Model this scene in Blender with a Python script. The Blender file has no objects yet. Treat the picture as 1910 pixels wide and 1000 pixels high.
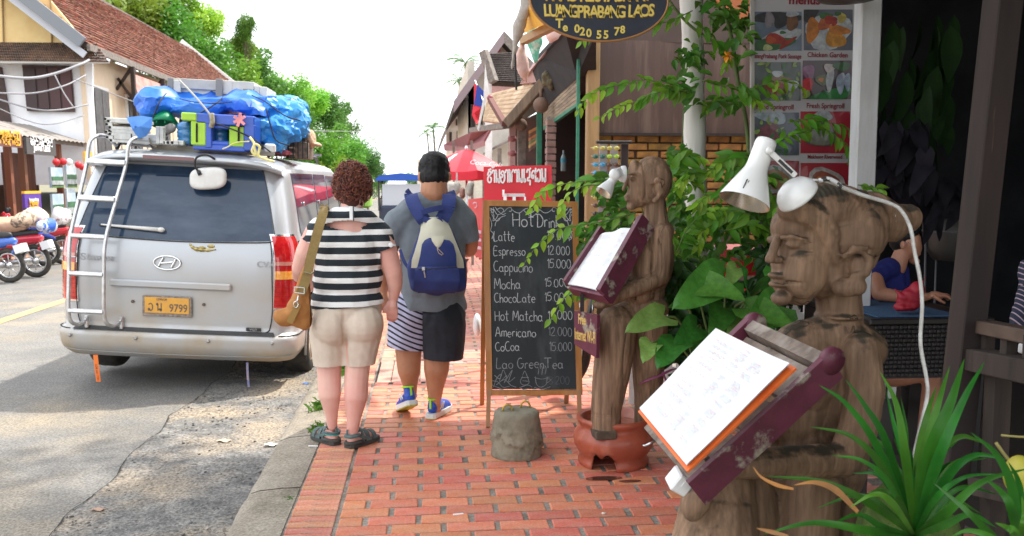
import bpy, bmesh, math, random
import numpy as np
from mathutils import Vector, Matrix, noise, Euler
random.seed(7)
R = math.radians
C = bpy.context.scene.collection
sc = bpy.context.scene
# ------------------------------------------------------------------ camera
F, CX, CY, H = 1727.0, 955.0, 600.0, 1.55
YAW, PITCH = R(5.186), R(8.5616)
cam = bpy.data.cameras.new('camera'); cob = bpy.data.objects.new('camera', cam); C.objects.link(cob)
cam.sensor_width = 36; cam.lens = F / 1910 * 36; cam.shift_y = 100 / 1910
cam.clip_start = .05; cam.clip_end = 2000
cob.location = (0, 0, H); cob.rotation_euler = (R(90) - PITCH, 0, -YAW)
cam.dof.use_dof = True; cam.dof.focus_distance = 3.6; cam.dof.aperture_fstop = 8
sc.camera = cob
# ------------------------------------------------------------------ world and sun
SUN_DIR = Vector((.5, .36, 1.0)).normalized()          # towards the sun
SUN_EL = math.asin(SUN_DIR.z); SUN_AZ = math.atan2(SUN_DIR.x, SUN_DIR.y)
world = bpy.data.worlds.new('World'); sc.world = world; world.use_nodes = True
wn = world.node_tree; wn.nodes.clear()
wo = wn.nodes.new('ShaderNodeOutputWorld'); bg = wn.nodes.new('ShaderNodeBackground')
sky = wn.nodes.new('ShaderNodeTexSky'); sky.sky_type = 'NISHITA'; sky.sun_disc = False
sky.sun_elevation = SUN_EL; sky.sun_rotation = SUN_AZ; sky.dust_density = 5; sky.air_density = 1.0; sky.ozone_density = 1
mixw = wn.nodes.new('ShaderNodeMix'); mixw.data_type = 'RGBA'
mixw.inputs[0].default_value = .82                      # thin bright overcast over the blue
mixw.inputs[7].default_value = (6.7, 6.9, 7.1, 1)
wn.links.new(sky.outputs[0], mixw.inputs[6]); wn.links.new(mixw.outputs[2], bg.inputs[0])
bg.inputs[1].default_value = .145
wn.links.new(bg.outputs[0], wo.inputs[0])
sl = bpy.data.lights.new('sun', 'SUN'); sl.energy = 2.25; sl.angle = R(.9); sl.color = (1, .95, .86)
so = bpy.data.objects.new('sun', sl); C.objects.link(so); so.rotation_euler = SUN_DIR.to_track_quat('Z', 'Y').to_euler()
so.location = (5, 5, 20)
sc.view_settings.view_transform = 'Standard'; sc.view_settings.look = 'None'
sc.view_settings.exposure = 1.36; sc.view_settings.gamma = 1; sc.view_settings.use_curve_mapping = False
sc.cycles.max_bounces = 8; sc.cycles.use_denoising = True
# ------------------------------------------------------------------ helpers
_cy, _sy, _cp, _sp = math.cos(YAW), math.sin(YAW), math.cos(PITCH), math.sin(PITCH)
def ray(px, py):
 x, u = (px - CX) / F, -(py - CY) / F
 f, z = _cp + u * _sp, -_sp + u * _cp
 return Vector((x * _cy + f * _sy, -x * _sy + f * _cy, z))
def at(px, py, Y):
 r = ray(px, py); r = r * (Y / r.y); return Vector((r.x, r.y, r.z + H))
def gr(px, py, z=0.):
 r = ray(px, py); r = r * ((z - H) / r.z); return Vector((r.x, r.y, z))
def mpx(Y): return Y / F                                # metres per photograph pixel at depth Y
def tag(o, label=None, cat=None, group=None, kind=None):
 if label: o['label'] = label
 if cat: o['category'] = cat
 if group: o['group'] = group
 if kind: o['kind'] = kind
 return o
def thing(name, label, cat, loc=(0, 0, 0), group=None):
 o = bpy.data.objects.new(name, None); C.objects.link(o); o.location = loc
 o.empty_display_size = .1
 return tag(o, label, cat, group)
def link(o, parent=None):
 C.objects.link(o)
 if parent is not None:
  o.parent = parent
  if parent.type == 'EMPTY': o.matrix_parent_inverse = Matrix.Translation(-Vector(parent.location))
 return o
class MB:
 """collects shapes, then becomes ONE mesh object"""
 def __init__(s): s.v = []; s.f = []; s.m = []; s.sm = []; s.mi = 0; s.smooth = False
 def add(s, vs, fs, smooth=None):
  n = len(s.v); s.v += [tuple(p) for p in vs]
  s.f += [tuple(i + n for i in f) for f in fs]
  s.m += [s.mi] * len(fs); s.sm += [s.smooth if smooth is None else smooth] * len(fs)
  return s
 def box(s, c, size, rot=None, bev=0):
  x, y, z = [a / 2 for a in size]; c = Vector(c)
  if bev > 0:
   b = min(bev, x * .9, y * .9, z * .9); vs = []; idx = {}
   for sx in (-1, 1):
    for sy in (-1, 1):
     for sz in (-1, 1):
      for k in range(3):
       p = [sx * x, sy * y, sz * z]
       for q in range(3):
        if q != k: p[q] -= (sx, sy, sz)[q] * b
       idx[(sx, sy, sz, k)] = len(vs); vs.append(Vector(p))
   fs = []
   for k in range(3):
    a, b2 = [q for q in range(3) if q != k]
    for sg in (-1, 1):
     q = []
     for (u, w) in ((-1, -1), (1, -1), (1, 1), (-1, 1)):
      t = [0, 0, 0]; t[k] = sg; t[a] = u; t[b2] = w; q.append(idx[(*t, k)])
     if (sg > 0) == (k == 1): q.reverse()
     fs.append(q)
    for u in (-1, 1):
     for w in (-1, 1):
      q = []
      t0 = [0, 0, 0]; t0[k] = -1; t0[a] = u; t0[b2] = w
      t1 = list(t0); t1[k] = 1
      fs.append([idx[(*t0, a)], idx[(*t1, a)], idx[(*t1, b2)], idx[(*t0, b2)]])
   for sx in (-1, 1):
    for sy in (-1, 1):
     for sz in (-1, 1): fs.append([idx[(sx, sy, sz, k)] for k in range(3)])
  else:
   vs = [Vector((i * x, j * y, k * z)) for i in (-1, 1) for j in (-1, 1) for k in (-1, 1)]
   fs = [(0, 1, 3, 2), (4, 6, 7, 5), (0, 4, 5, 1), (2, 3, 7, 6), (0, 2, 6, 4), (1, 5, 7, 3)]
  if rot is not None:
   Rm = rot.to_matrix() if isinstance(rot, Euler) else rot
   vs = [Rm @ p for p in vs]
  return s.add([p + c for p in vs], fs)
 def bar(s, a, b, w, t=None, up=(0, 0, 1), bev=0):
  """box running from a to b, w wide (sideways), t thick (along up)"""
  a, b = Vector(a), Vector(b); d = b - a; L = d.length
  if L < 1e-6: return s
  d = d.normalized(); u = Vector(up); sdir = d.cross(u)
  if sdir.length < 1e-4: sdir = d.cross(Vector((1, 0, 0)))
  sdir.normalize(); u = sdir.cross(d)
  Rm = Matrix((d, sdir, u)).transposed()
  return s.box((a + b) / 2, (L, w, t if t else w), Rm, bev)
 def tube(s, pts, r, n=8, caps=True, closed=False, smooth=True, flat=1.0):
  pts = [Vector(p) for p in pts]; m = len(pts)
  rr = r if isinstance(r, (list, tuple)) else [r] * m
  vs, fs = [], []; prev = None
  for i, p in enumerate(pts):
   if closed: t = pts[(i + 1) % m] - pts[i - 1]
   else: t = pts[min(i + 1, m - 1)] - pts[max(i - 1, 0)]
   if t.length < 1e-9: t = Vector((0, 0, 1))
   t.normalize()
   if prev is None:
    a = t.orthogonal().normalized()
   else:
    a = prev - t * prev.dot(t)
    a = a.normalized() if a.length > 1e-6 else t.orthogonal().normalized()
   prev = a; b = t.cross(a)
   for k in range(n):
    an = 2 * math.pi * k / n
    vs.append(p + (a * math.cos(an) + b * math.sin(an) * flat) * rr[i])
  for i in range(m if closed else m - 1):
   j = (i + 1) % m
   for k in range(n):
    l = (k + 1) % n
    fs.append((i * n + k, i * n + l, j * n + l, j * n + k))
  if caps and not closed:
   fs.append(tuple(range(n))[::-1]); fs.append(tuple((m - 1) * n + k for k in range(n)))
  return s.add(vs, fs, smooth)
 def lathe(s, prof, c=(0, 0, 0), n=24, rot=None, smooth=True, cap=True):
  c = Vector(c); vs, fs = [], []
  for r, z in prof:
   for k in range(n):
    a = 2 * math.pi * k / n; p = Vector((r * math.cos(a), r * math.sin(a), z))
    vs.append((rot @ p if rot is not None else p) + c)
  for i in range(len(prof) - 1):
   for k in range(n):
    l = (k + 1) % n; fs.append((i * n + k, i * n + l, (i + 1) * n + l, (i + 1) * n + k))
  if cap:
   fs.append(tuple(range(n))[::-1]); fs.append(tuple((len(prof) - 1) * n + k for k in range(n)))
  return s.add(vs, fs, smooth)
 def ball(s, c, r, rot=None, n=12, m=8):
  r = r if isinstance(r, (list, tuple, Vector)) else (r, r, r); c = Vector(c)
  vs, fs = [], []
  T = lambda p: (rot @ p if rot is not None else p) + c
  vs.append(T(Vector((0, 0, r[2]))))
  for j in range(1, m):
   ph = math.pi * j / m
   for k in range(n):
    a = 2 * math.pi * k / n
    vs.append(T(Vector((r[0] * math.sin(ph) * math.cos(a), r[1] * math.sin(ph) * math.sin(a), r[2] * math.cos(ph)))))
  vs.append(T(Vector((0, 0, -r[2])))); L = len(vs) - 1
  for k in range(n):
   l = (k + 1) % n
   fs.append((0, 1 + k, 1 + l)); fs.append((L, L - n + l, L - n + k))
   for j in range(m - 2):
    a = 1 + j * n; fs.append((a + k, a + n + k, a + n + l, a + l))
  return s.add(vs, fs, True)
 def prism(s, poly, off):
  """extrudes a 3-D polygon by the vector off"""
  n = len(poly); off = Vector(off); poly = [Vector(p) for p in poly]
  vs = poly + [p + off for p in poly]
  fs = [tuple(range(n)), tuple(range(2 * n - 1, n - 1, -1))] + [(i, i + n, (i + 1) % n + n, (i + 1) % n) for i in range(n)]
  return s.add(vs, fs)
 def grid(s, nu, nv, fn, smooth=True, closed_u=False):
  vs = [fn(i / (nu if closed_u else nu - 1), j / (nv - 1)) for j in range(nv) for i in range(nu)]
  fs = []
  for j in range(nv - 1):
   for i in range(nu if closed_u else nu - 1):
    k = (i + 1) % nu
    fs.append((j * nu + i, j * nu + k, (j + 1) * nu + k, (j + 1) * nu + i))
  return s.add(vs, fs, smooth)
 def mesh(s, name, mats):
  me = bpy.data.meshes.new(name); me.from_pydata(s.v, [], s.f)
  for m in (mats if isinstance(mats, (list, tuple)) else [mats]): me.materials.append(m)
  me.polygons.foreach_set('use_smooth', s.sm); me.polygons.foreach_set('material_index', s.m)
  me.update(); return me
 def build(s, name, mats, parent=None, fix=True, **kw):
  me = s.mesh(name, mats)
  if fix:
   bm = bmesh.new(); bm.from_mesh(me); bmesh.ops.recalc_face_normals(bm, faces=bm.faces); bm.to_mesh(me); bm.free()
  o = bpy.data.objects.new(name, me); link(o, parent)
  return tag(o, **kw) if kw else o
def spline(pts, n=6):
 """Catmull-Rom through pts"""
 P = [Vector(p) for p in pts]; out = []
 if len(P) < 3: return P
 Q = [P[0] * 2 - P[1]] + P + [P[-1] * 2 - P[-2]]
 for i in range(1, len(Q) - 2):
  for k in range(n):
   t = k / n; a, b, c, d = Q[i - 1], Q[i], Q[i + 1], Q[i + 2]
   out.append(.5 * ((2 * b) + (c - a) * t + (2 * a - 5 * b + 4 * c - d) * t * t + (3 * b - a - 3 * c + d) * t ** 3))
 out.append(P[-1]); return out
# ------------------------------------------------------------------ materials
def mat(name, c1, c2=None, rough=.6, scale=6, detail=5, stretch=(1, 1, 1), bump=0, bscale=None, metal=0, spec=.5,
  pos=(.38, .62), c3=None, scale3=2, pos3=(.5, .65), coat=0, trans=0, sheen=0, emit=0, alpha=1, sss=0, speck=0, sps=75):
 m = bpy.data.materials.new(name); m.use_nodes = True; nt = m.node_tree; N = nt.nodes; Lk = nt.links
 b = N['Principled BSDF']; b.inputs['Roughness'].default_value = rough; b.inputs['Metallic'].default_value = metal
 b.inputs['Specular IOR Level'].default_value = spec; b.inputs['Coat Weight'].default_value = coat
 b.inputs['Transmission Weight'].default_value = trans; b.inputs['Sheen Weight'].default_value = sheen
 b.inputs['Alpha'].default_value = alpha
 if sss: b.inputs['Subsurface Weight'].default_value = sss; b.inputs['Subsurface Radius'].default_value = (.02, .008, .004); b.inputs['Subsurface Scale'].default_value = .5
 b.inputs['Base Color'].default_value = (*c1, 1)
 if emit: b.inputs['Emission Color'].default_value = (*c1, 1); b.inputs['Emission Strength'].default_value = emit
 if c2 is not None or bump or c3 is not None or speck:
  tc = N.new('ShaderNodeTexCoord'); mp = N.new('ShaderNodeMapping'); mp.inputs['Scale'].default_value = stretch
  Lk.new(tc.outputs['Object'], mp.inputs[0])
 def ramp(sc_, p, det=detail):
  n = N.new('ShaderNodeTexNoise'); n.inputs['Scale'].default_value = sc_; n.inputs['Detail'].default_value = det
  n.inputs['Roughness'].default_value = .62; Lk.new(mp.outputs[0], n.inputs['Vector'])
  r = N.new('ShaderNodeMapRange'); r.inputs[1].default_value = p[0]; r.inputs[2].default_value = p[1]; Lk.new(n.outputs[0], r.inputs[0])
  return r, n
 col = None
 if c2 is not None:
  r, n = ramp(scale, pos); mx = N.new('ShaderNodeMix'); mx.data_type = 'RGBA'
  mx.inputs[6].default_value = (*c1, 1); mx.inputs[7].default_value = (*c2, 1)
  Lk.new(r.outputs[0], mx.inputs[0]); col = mx.outputs[2]
 if c3 is not None:
  r, n = ramp(scale3, pos3); mx = N.new('ShaderNodeMix'); mx.data_type = 'RGBA'
  if col: Lk.new(col, mx.inputs[6])
  else: mx.inputs[6].default_value = (*c1, 1)
  mx.inputs[7].default_value = (*c3, 1); Lk.new(r.outputs[0], mx.inputs[0]); col = mx.outputs[2]
 if speck and col:
  r, n = ramp(sps, (.3, .7), 2); r.inputs[3].default_value = 1 - speck; r.inputs[4].default_value = 1 + speck
  vm = N.new('ShaderNodeVectorMath'); vm.operation = 'SCALE'; Lk.new(col, vm.inputs[0]); Lk.new(r.outputs[0], vm.inputs['Scale']); col = vm.outputs[0]
 if col: Lk.new(col, b.inputs['Base Color'])
 if bump:
  n = N.new('ShaderNodeTexNoise'); n.inputs['Scale'].default_value = bscale or scale * 4; n.inputs['Detail'].default_value = 6
  Lk.new(mp.outputs[0], n.inputs['Vector'])
  bp = N.new('ShaderNodeBump'); bp.inputs['Strength'].default_value = 1; bp.inputs['Distance'].default_value = bump
  Lk.new(n.outputs[0], bp.inputs['Height']); Lk.new(bp.outputs[0], b.inputs['Normal'])
 return m
def vary(m, amount=.5, hue=.03, island=False):
 """per object (or per island) change of value and hue"""
 nt = m.node_tree; N = nt.nodes; b = N['Principled BSDF']; i = b.inputs['Base Color']
 h = N.new('ShaderNodeHueSaturation')
 if i.is_linked: nt.links.new(i.links[0].from_socket, h.inputs['Color'])
 else: h.inputs['Color'].default_value = i.default_value
 if island: src = N.new('ShaderNodeNewGeometry').outputs['Random Per Island']
 else: src = N.new('ShaderNodeObjectInfo').outputs['Random']
 r = N.new('ShaderNodeMapRange'); r.inputs[3].default_value = 1 - amount; r.inputs[4].default_value = 1 + amount * .6
 nt.links.new(src, r.inputs[0]); nt.links.new(r.outputs[0], h.inputs['Value'])
 w = N.new('ShaderNodeTexWhiteNoise'); w.noise_dimensions = '1D'; nt.links.new(src, w.inputs['W'])
 r2 = N.new('ShaderNodeMapRange'); r2.inputs[3].default_value = .5 - hue; r2.inputs[4].default_value = .5 + hue
 nt.links.new(w.outputs[0], r2.inputs[0]); nt.links.new(r2.outputs[0], h.inputs['Hue'])
 nt.links.new(h.outputs[0], i); return m
# ------------------------------------------------------------------ blobs: overlapping solids grown into one skin
class Blob(MB):
 def cap(s, a, b, ra, rb, n=14):
  a, b = Vector(a), Vector(b); d = (b - a); L = max(d.length, 1e-5); d.normalize()
  pts, rr = [], []
  for k in range(1, 5):
   t = math.pi / 2 * (k / 4); pts.append(a - d * ra * math.cos(t)); rr.append(max(ra * math.sin(t), .0008))
  for k in range(4):
   t = math.pi / 2 * (k / 4); pts.append(b + d * rb * math.sin(t)); rr.append(max(rb * math.cos(t), .0008))
  return s.tube(pts, rr, n)
 def chain(s, pts, rr):
  for i in range(len(pts) - 1): s.cap(pts[i], pts[i + 1], rr[i], rr[i + 1])
  return s
 def skin(s, name, mats, parent=None, voxel=.01, smooth=4, sf=.6, disp=None, cuts=(), drop=None, facet=0, **kw):
  me = s.mesh(name + '_raw', mats); o = bpy.data.objects.new(name, me); C.objects.link(o)
  r = o.modifiers.new('r', 'REMESH'); r.mode = 'VOXEL'; r.voxel_size = voxel; r.use_smooth_shade = True
  if smooth: m = o.modifiers.new('s', 'SMOOTH'); m.factor = sf; m.iterations = smooth
  dg = bpy.context.evaluated_depsgraph_get(); me2 = bpy.data.meshes.new_from_object(o.evaluated_get(dg))
  bpy.data.objects.remove(o); bpy.data.meshes.remove(me)
  bm = bmesh.new(); bm.from_mesh(me2)
  for ct in cuts:
   if len(ct) == 2: g = bm.verts[:] + bm.edges[:] + bm.faces[:]
   else:
    vv = set(v for v in bm.verts if ct[2](v.co)); g = list(vv) + [e for e in bm.edges if all(v in vv for v in e.verts)] + [f for f in bm.faces if all(v in vv for v in f.verts)]
   bmesh.ops.bisect_plane(bm, geom=g, plane_co=ct[0], plane_no=ct[1], clear_outer=True)
  if drop:
   bm.normal_update()
   bmesh.ops.delete(bm, geom=[f for f in bm.faces if drop(f.calc_center_median(), f.normal)], context='FACES')
  if disp:
   bm.normal_update(); ds = [(v, v.normal.copy(), disp(v.co, v.normal)) for v in bm.verts]
   for v, nn, d in ds:
    v.co += nn * d if not isinstance(d, Vector) else d
  for f in bm.faces: f.smooth = not facet
  bm.to_mesh(me2); bm.free(); me2.name = name
  if facet:
   o = bpy.data.objects.new(name, me2); C.objects.link(o); m = o.modifiers.new('d', 'DECIMATE'); m.ratio = facet / max(1, len(me2.polygons) * 2)
   me3 = bpy.data.meshes.new_from_object(o.evaluated_get(bpy.context.evaluated_depsgraph_get())); bpy.data.objects.remove(o); me2 = me3; me2.name = name; me2.shade_smooth(); me2.set_sharp_from_angle(angle=R(24))
  me2.materials.clear()
  for m in (mats if isinstance(mats, (list, tuple)) else [mats]): me2.materials.append(m)
  o = bpy.data.objects.new(name, me2); link(o, parent)
  return tag(o, **kw) if kw else o
class Plane2:
 """photograph tracing kept at a real depth: P(px, py, dy) is the point seen there, dy metres behind depth Y"""
 def __init__(s, Y): s.Y = Y; s.k = mpx(Y)
 def __call__(s, px, py, dy=0): return at(px, py, s.Y + dy)
 def ell(s, B, px, py, dy, rx, rz, ry, ang=0, yaw=0, n=14, m=10):
  """ellipsoid: rx, rz in pixels, ry in metres, ang = clockwise tilt in the picture"""
  rot = Matrix.Rotation(yaw, 3, 'Z') @ Matrix.Rotation(R(ang), 3, 'Y')
  B.ball(s(px, py, dy), (rx * s.k, ry, rz * s.k), rot, n, m)
 def chain(s, B, pts):
  """pts: (px, py, dy, radius in px)"""
  B.chain([s(p[0], p[1], p[2]) for p in pts], [p[3] * s.k for p in pts])
ORD = 'first second third fourth fifth sixth seventh eighth ninth tenth eleventh twelfth thirteenth fourteenth'.split()
def nz(p, f, seed=0): return noise.noise(Vector((p[0] * f + seed, p[1] * f + seed * 2, p[2] * f)))
# ------------------------------------------------------------------ writing
def text(name, s, loc, size, m, parent, rot=(R(90), 0, 0), align='CENTER', ext=.0005, sx=1, shear=0, bold=0, space=1, basis=None, **kw):
 cu = bpy.data.curves.new(name, 'FONT'); cu.body = s; cu.size = size; cu.extrude = ext; cu.align_x = align; cu.offset = bold
 cu.shear = shear; cu.space_character = space; cu.resolution_u = 3; cu.materials.append(m)
 tmp = bpy.data.objects.new('tmp', cu); C.objects.link(tmp)
 me = bpy.data.meshes.new_from_object(tmp.evaluated_get(bpy.context.evaluated_depsgraph_get())); bpy.data.objects.remove(tmp); bpy.data.curves.remove(cu)
 me.name = name; o = bpy.data.objects.new(name, me); o.location = loc
 if basis is not None: o.matrix_world = Matrix.Translation(loc) @ basis.to_4x4() @ Matrix.Diagonal((sx, 1, 1, 1))
 else: o.rotation_euler = rot; o.scale = (sx, 1, 1)
 link(o, parent); return tag(o, **kw) if kw else o
def _c(cx, cy, rx, ry, a0, a1, n=8):
 return [(cx + rx * math.cos(R(a0 + (a1 - a0) * k / n)), cy + ry * math.sin(R(a0 + (a1 - a0) * k / n))) for k in range(n + 1)]
G = {
 'H': [[(0, 1), (.02, 0)], [(.5, 1.02), (.48, 0)], [(0, .5), (.5, .53)]], 'L': [[(.05, 1), (0, 0), (.45, .02)]],
 'D': [[(.08, 1), (.05, 0)], [(-.05, .98), (.3, .98), (.6, .6), (.45, .1), (.05, 0)]], 'K': [[(.05, 1), (.03, 0)], [(.6, 1.05), (.05, .45), (.7, 0)]],
 'E': [[(.45, .98), (.05, 1), (0, 0), (.45, 0)], [(.02, .52), (.38, .54)]], 'C': [_c(.3, .5, .3, .5, 60, 310, 10)],
 'M': [[(0, 0), (.08, 1), (.32, .3), (.58, 1), (.64, 0)]], 'A': [[(0, 0), (.28, 1), (.55, 0)], [(.1, .35), (.47, .35)]],
 'G': [_c(.3, .5, .3, .5, 60, 350, 10) + [(.6, .45), (.32, .45)]], 'T': [[(-.05, 1), (.65, 1.02)], [(.3, 1), (.3, 0)]],
 'a': [_c(.2, .27, .2, .27, 30, 390, 10), [(.4, .52), (.4, .1), (.48, 0)]], 'b': [[(.03, 1), (.03, 0)], _c(.2, .27, .2, .27, 150, -150, 8)],
 'c': [_c(.22, .27, .22, .28, 50, 310, 8)], 'e': [[(.02, .3), (.4, .3)] + _c(.21, .27, .2, .27, 10, 310, 9)],
 'h': [[(.03, 1), (.03, 0)], [(.03, .35), (.2, .55), (.36, .4), (.36, 0)]], 'i': [[(.05, .52), (.05, 0)], [(.05, .72), (.06, .75)]],
 'k': [[(.03, 1), (.03, 0)], [(.36, .5), (.05, .22), (.4, 0)]], 'm': [[(.02, .52), (.02, 0)], [(.02, .4), (.16, .54), (.28, .4), (.28, 0)], [(.28, .4), (.42, .54), (.55, .4), (.55, 0)]],
 'n': [[(.03, .52), (.03, 0)], [(.03, .38), (.2, .55), (.36, .4), (.37, 0)]], 'o': [_c(.21, .27, .21, .27, 90, 450, 10)],
 'p': [[(.03, .52), (.03, -.38)], _c(.2, .27, .2, .27, 150, -150, 8)], 'r': [[(.03, .52), (.03, 0)], [(.03, .35), (.15, .52), (.3, .5)]],
 's': [[(.34, .48), (.15, .54), (.05, .42), (.3, .2), (.28, .04), (.02, .03)]], 't': [[(.15, .95), (.15, .08), (.3, .02)], [(-.02, .62), (.34, .64)]],
 'u': [[(.03, .52), (.05, .1), (.2, 0), (.34, .12), (.35, .52)], [(.35, .3), (.38, 0)]], 'l': [[(.04, 1), (.04, 0)]],
 '0': [_c(.22, .45, .22, .47, 90, 450, 12)], '1': [[(.0, .75), (.14, .95), (.14, 0)]], '2': [[(.02, .75), (.15, .95), (.38, .85), (.35, .55), (.02, .02), (.45, .02)]],
 '3': [[(.02, .85), (.2, .95), (.38, .75), (.18, .52), (.4, .3), (.22, .02), (0, .1)]],
 '5': [[(.42, .92), (.08, .92), (.05, .55), (.3, .58), (.42, .3), (.25, .02), (0, .06)]], '.': [[(.05, .02), (.07, .05)]],
 '7': [[(0, .93), (.42, .93), (.15, 0)]], '9': [_c(.2, .68, .2, .25, 0, 360, 10) + [(.38, .3), (.2, 0)]],
 # Lao letters
 'HH': [[(.05, .55), (.12, .75), (.3, .9), (.5, .72), (.3, .55), (.1, .42), (.05, .2), (.25, .02), (.5, .1), (.52, .35), (.35, .42)], [(.1, .95), (.55, 1.05)]],
 'mai': [_c(.1, 1.22, .07, .08, 0, 360, 6) + [(.25, 1.18), (.32, 1.4)]],
 'aa': [[(0, .7), (.05, .9), (.25, .92), (.33, .75), (.33, 0)]],
 'nn': [_c(.08, .85, .08, .1, 0, 360, 6) + [(.17, .8), (.17, .0)], [(.17, .1), (.4, .28)] + _c(.52, .12, .1, .12, 160, -200, 7), [(.58, 1), (.58, .05)]],
 'oo': [[(.12, .55), (.28, .6), (.25, .4), (.08, .42), (.0, .25)] + _c(.28, .42, .28, .44, 210, 510, 12)],
 'ho': [_c(.08, .85, .08, .1, 0, 360, 6) + [(.17, .8), (.17, 0), (.42, .7), (.42, 0)], [(.42, .7), (.62, .95), (.72, .85)]],
 'ee': [[(.12, 1), (.12, .1)] + _c(.22, .12, .1, .11, 180, 530, 7)],
 'so': [[(.05, .7), (.2, .95), (.45, .8), (.42, .35), (.2, .3), (.22, .1), (.5, .12), (.5, -.25)], [(.4, .9), (.6, 1.05)]],
 'ss': [[(.1, .45), (.28, .5), (.25, .28), (.05, .3)] + _c(.28, .42, .27, .42, 200, 20, 10) + [(.55, 1.05)], [(.55, .5), (.55, 0)]],
 'wo': [_c(.1, .15, .09, .12, 0, 360, 6) + [(.3, .0), (.52, .2), (.52, .7), (.3, .93), (.05, .75)]],
}
def strokes(B, glyphs, O, U, V, size, w, adv=.16, jit=0, width=None, wob=0, lift=None):
 """hand-drawn letters as flat ribbons lying in the plane O + a*U + b*V; returns the width used"""
 U = Vector(U).normalized(); V = Vector(V).normalized(); Nn = U.cross(V)
 x = 0; tot = 0; cells = []
 for g in glyphs:
  if g == ' ': x += .35; continue
  st = G.get(g)
  if not st: x += .4; continue
  mx = max(p[0] for s_ in st for p in s_)
  cells.append((x, st)); x += (0 if g == 'mai' else mx + adv)
 k = size if width is None else width / max(x, .01)
 for (x0, st) in cells:
  dy = random.uniform(-jit, jit); ky = size * random.uniform(1 - jit, 1 + jit)
  for s_ in st:
   P = [Vector((x0 * k + a * k, b * ky + dy * size, 0)) for a, b in s_]
   ribbon(B, [Vector(O) + U * p.x + V * p.y for p in (spline(P, 4) if len(P) > 2 and wob >= 0 else P)], Nn, w)
 return x * k
def ribbon(B, pts, Nn, w, taper=0):
 vs = []; m = len(pts)
 for i, p in enumerate(pts):
  t = pts[min(i + 1, m - 1)] - pts[max(i - 1, 0)]
  if t.length < 1e-9: t = Vector((1, 0, 0))
  sd = Nn.cross(t).normalized() * (w / 2 if not taper else w / 2 * (1 - taper * i / (m - 1)))
  vs += [p - sd, p + sd]
 B.add(vs, [(2 * i, 2 * i + 1, 2 * i + 3, 2 * i + 2) for i in range(m - 1)], False)
# ------------------------------------------------------------------ shared materials
M = {}
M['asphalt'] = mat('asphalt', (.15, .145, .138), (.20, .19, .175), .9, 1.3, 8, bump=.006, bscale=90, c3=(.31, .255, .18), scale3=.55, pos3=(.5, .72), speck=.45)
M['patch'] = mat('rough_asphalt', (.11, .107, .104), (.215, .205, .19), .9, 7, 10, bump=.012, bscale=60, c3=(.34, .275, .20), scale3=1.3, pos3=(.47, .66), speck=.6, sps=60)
M['concrete'] = mat('kerb_concrete', (.235, .20, .155), (.31, .27, .215), .9, 4, 8, bump=.004, bscale=40, c3=(.16, .14, .10), scale3=2.2, pos3=(.56, .68), speck=.35)
M['mortar'] = mat('mortar', (.23, .20, .165), (.33, .29, .25), .95, 9, 6, bump=.004, bscale=80, c3=(.12, .10, .08), scale3=2.5, speck=.3)
M['brick'] = vary(mat('paving_brick', (.60, .165, .085), (.64, .23, .145), .6, 12, 5, bump=.0015, bscale=70, c3=(.48, .225, .15), scale3=2.3, pos3=(.5, .7), speck=.16, sps=90), .17, .014)
M['brick_far'] = vary(mat('paving_brick_joined', (.60, .19, .11), (.66, .28, .20), .62, 12, 5, c3=(.55, .33, .27), scale3=1.6, pos3=(.45, .7)), .16, .014, island=True)
M['brick_edge'] = vary(mat('kerb_brick', (.53, .19, .105), (.60, .28, .19), .7, 14, 5, bump=.0015, bscale=70, c3=(.33, .22, .15), scale3=3, pos3=(.52, .7), speck=.2), .18, .015)
M['dark'] = mat('dark_gap', (.012, .011, .01), rough=.9)
M['black'] = mat('black_plastic', (.02, .02, .022), rough=.45)
M['white'] = mat('white_paint', (.78, .78, .76), (.66, .65, .62), .55, 9, 5, bump=.001)
M['white_plain'] = mat('white_plain', (.8, .8, .8), rough=.5)
M['chrome'] = mat('chrome', (.78, .79, .8), rough=.18, metal=1)
M['steel'] = mat('brushed_steel', (.62, .63, .65), (.5, .5, .5), .32, 30, metal=1)
M['rubber'] = mat('tyre_rubber', (.025, .024, .023), (.06, .052, .042), .85, 12, bump=.002)
M['rope'] = mat('dark_cord', (.02, .02, .025), rough=.8)
M['yellow_line'] = mat('road_paint_yellow', (.62, .38, .12), (.45, .33, .18), .8, 12, 6)
M['weed_green'] = vary(mat('leaf_bright', (.16, .33, .035), (.09, .22, .03), .45, 9, 3), .25, .02, island=True)  # plain bright green of the weeds
# ------------------------------------------------------------------ ground, road, kerb
tag(MB().add([(-400, -60, -.17), (400, -60, -.17), (400, 900, -.17), (-400, 900, -.17)], [(0, 1, 2, 3)]).build('ground', mat('earth', (.2, .16, .11), (.12, .13, .06), .95, .4)), kind='structure')
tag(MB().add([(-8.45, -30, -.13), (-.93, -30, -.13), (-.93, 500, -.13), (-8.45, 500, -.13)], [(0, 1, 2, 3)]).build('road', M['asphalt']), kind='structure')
rp = MB()
def seam_x(y): return -1.82 + .03 * math.sin(y * 1.7) + .022 * math.sin(y * 6.1 + 1) + .018 * nz((y, 0, 0), 5) - .02 * max(0, 6 - y)
NY, NX = 330, 40
def patch_pt(u, v):
 y = 3.2 + 12.5 * v ** 1.35; a = seam_x(y); x = a + (-.93 - a) * u
 e = min(1, u / .04) * min(1, (1 - u) / .03)
 return (x, y, -.122 + e * (.007 * nz((x, y, 0), 9) + .006 * nz((x, y, 3), 28) + .012 * nz((x, y, 7), 2.2)))
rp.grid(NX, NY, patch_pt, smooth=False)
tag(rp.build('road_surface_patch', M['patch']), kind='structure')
ck = MB(); pts = []
yy = 3.2
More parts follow.
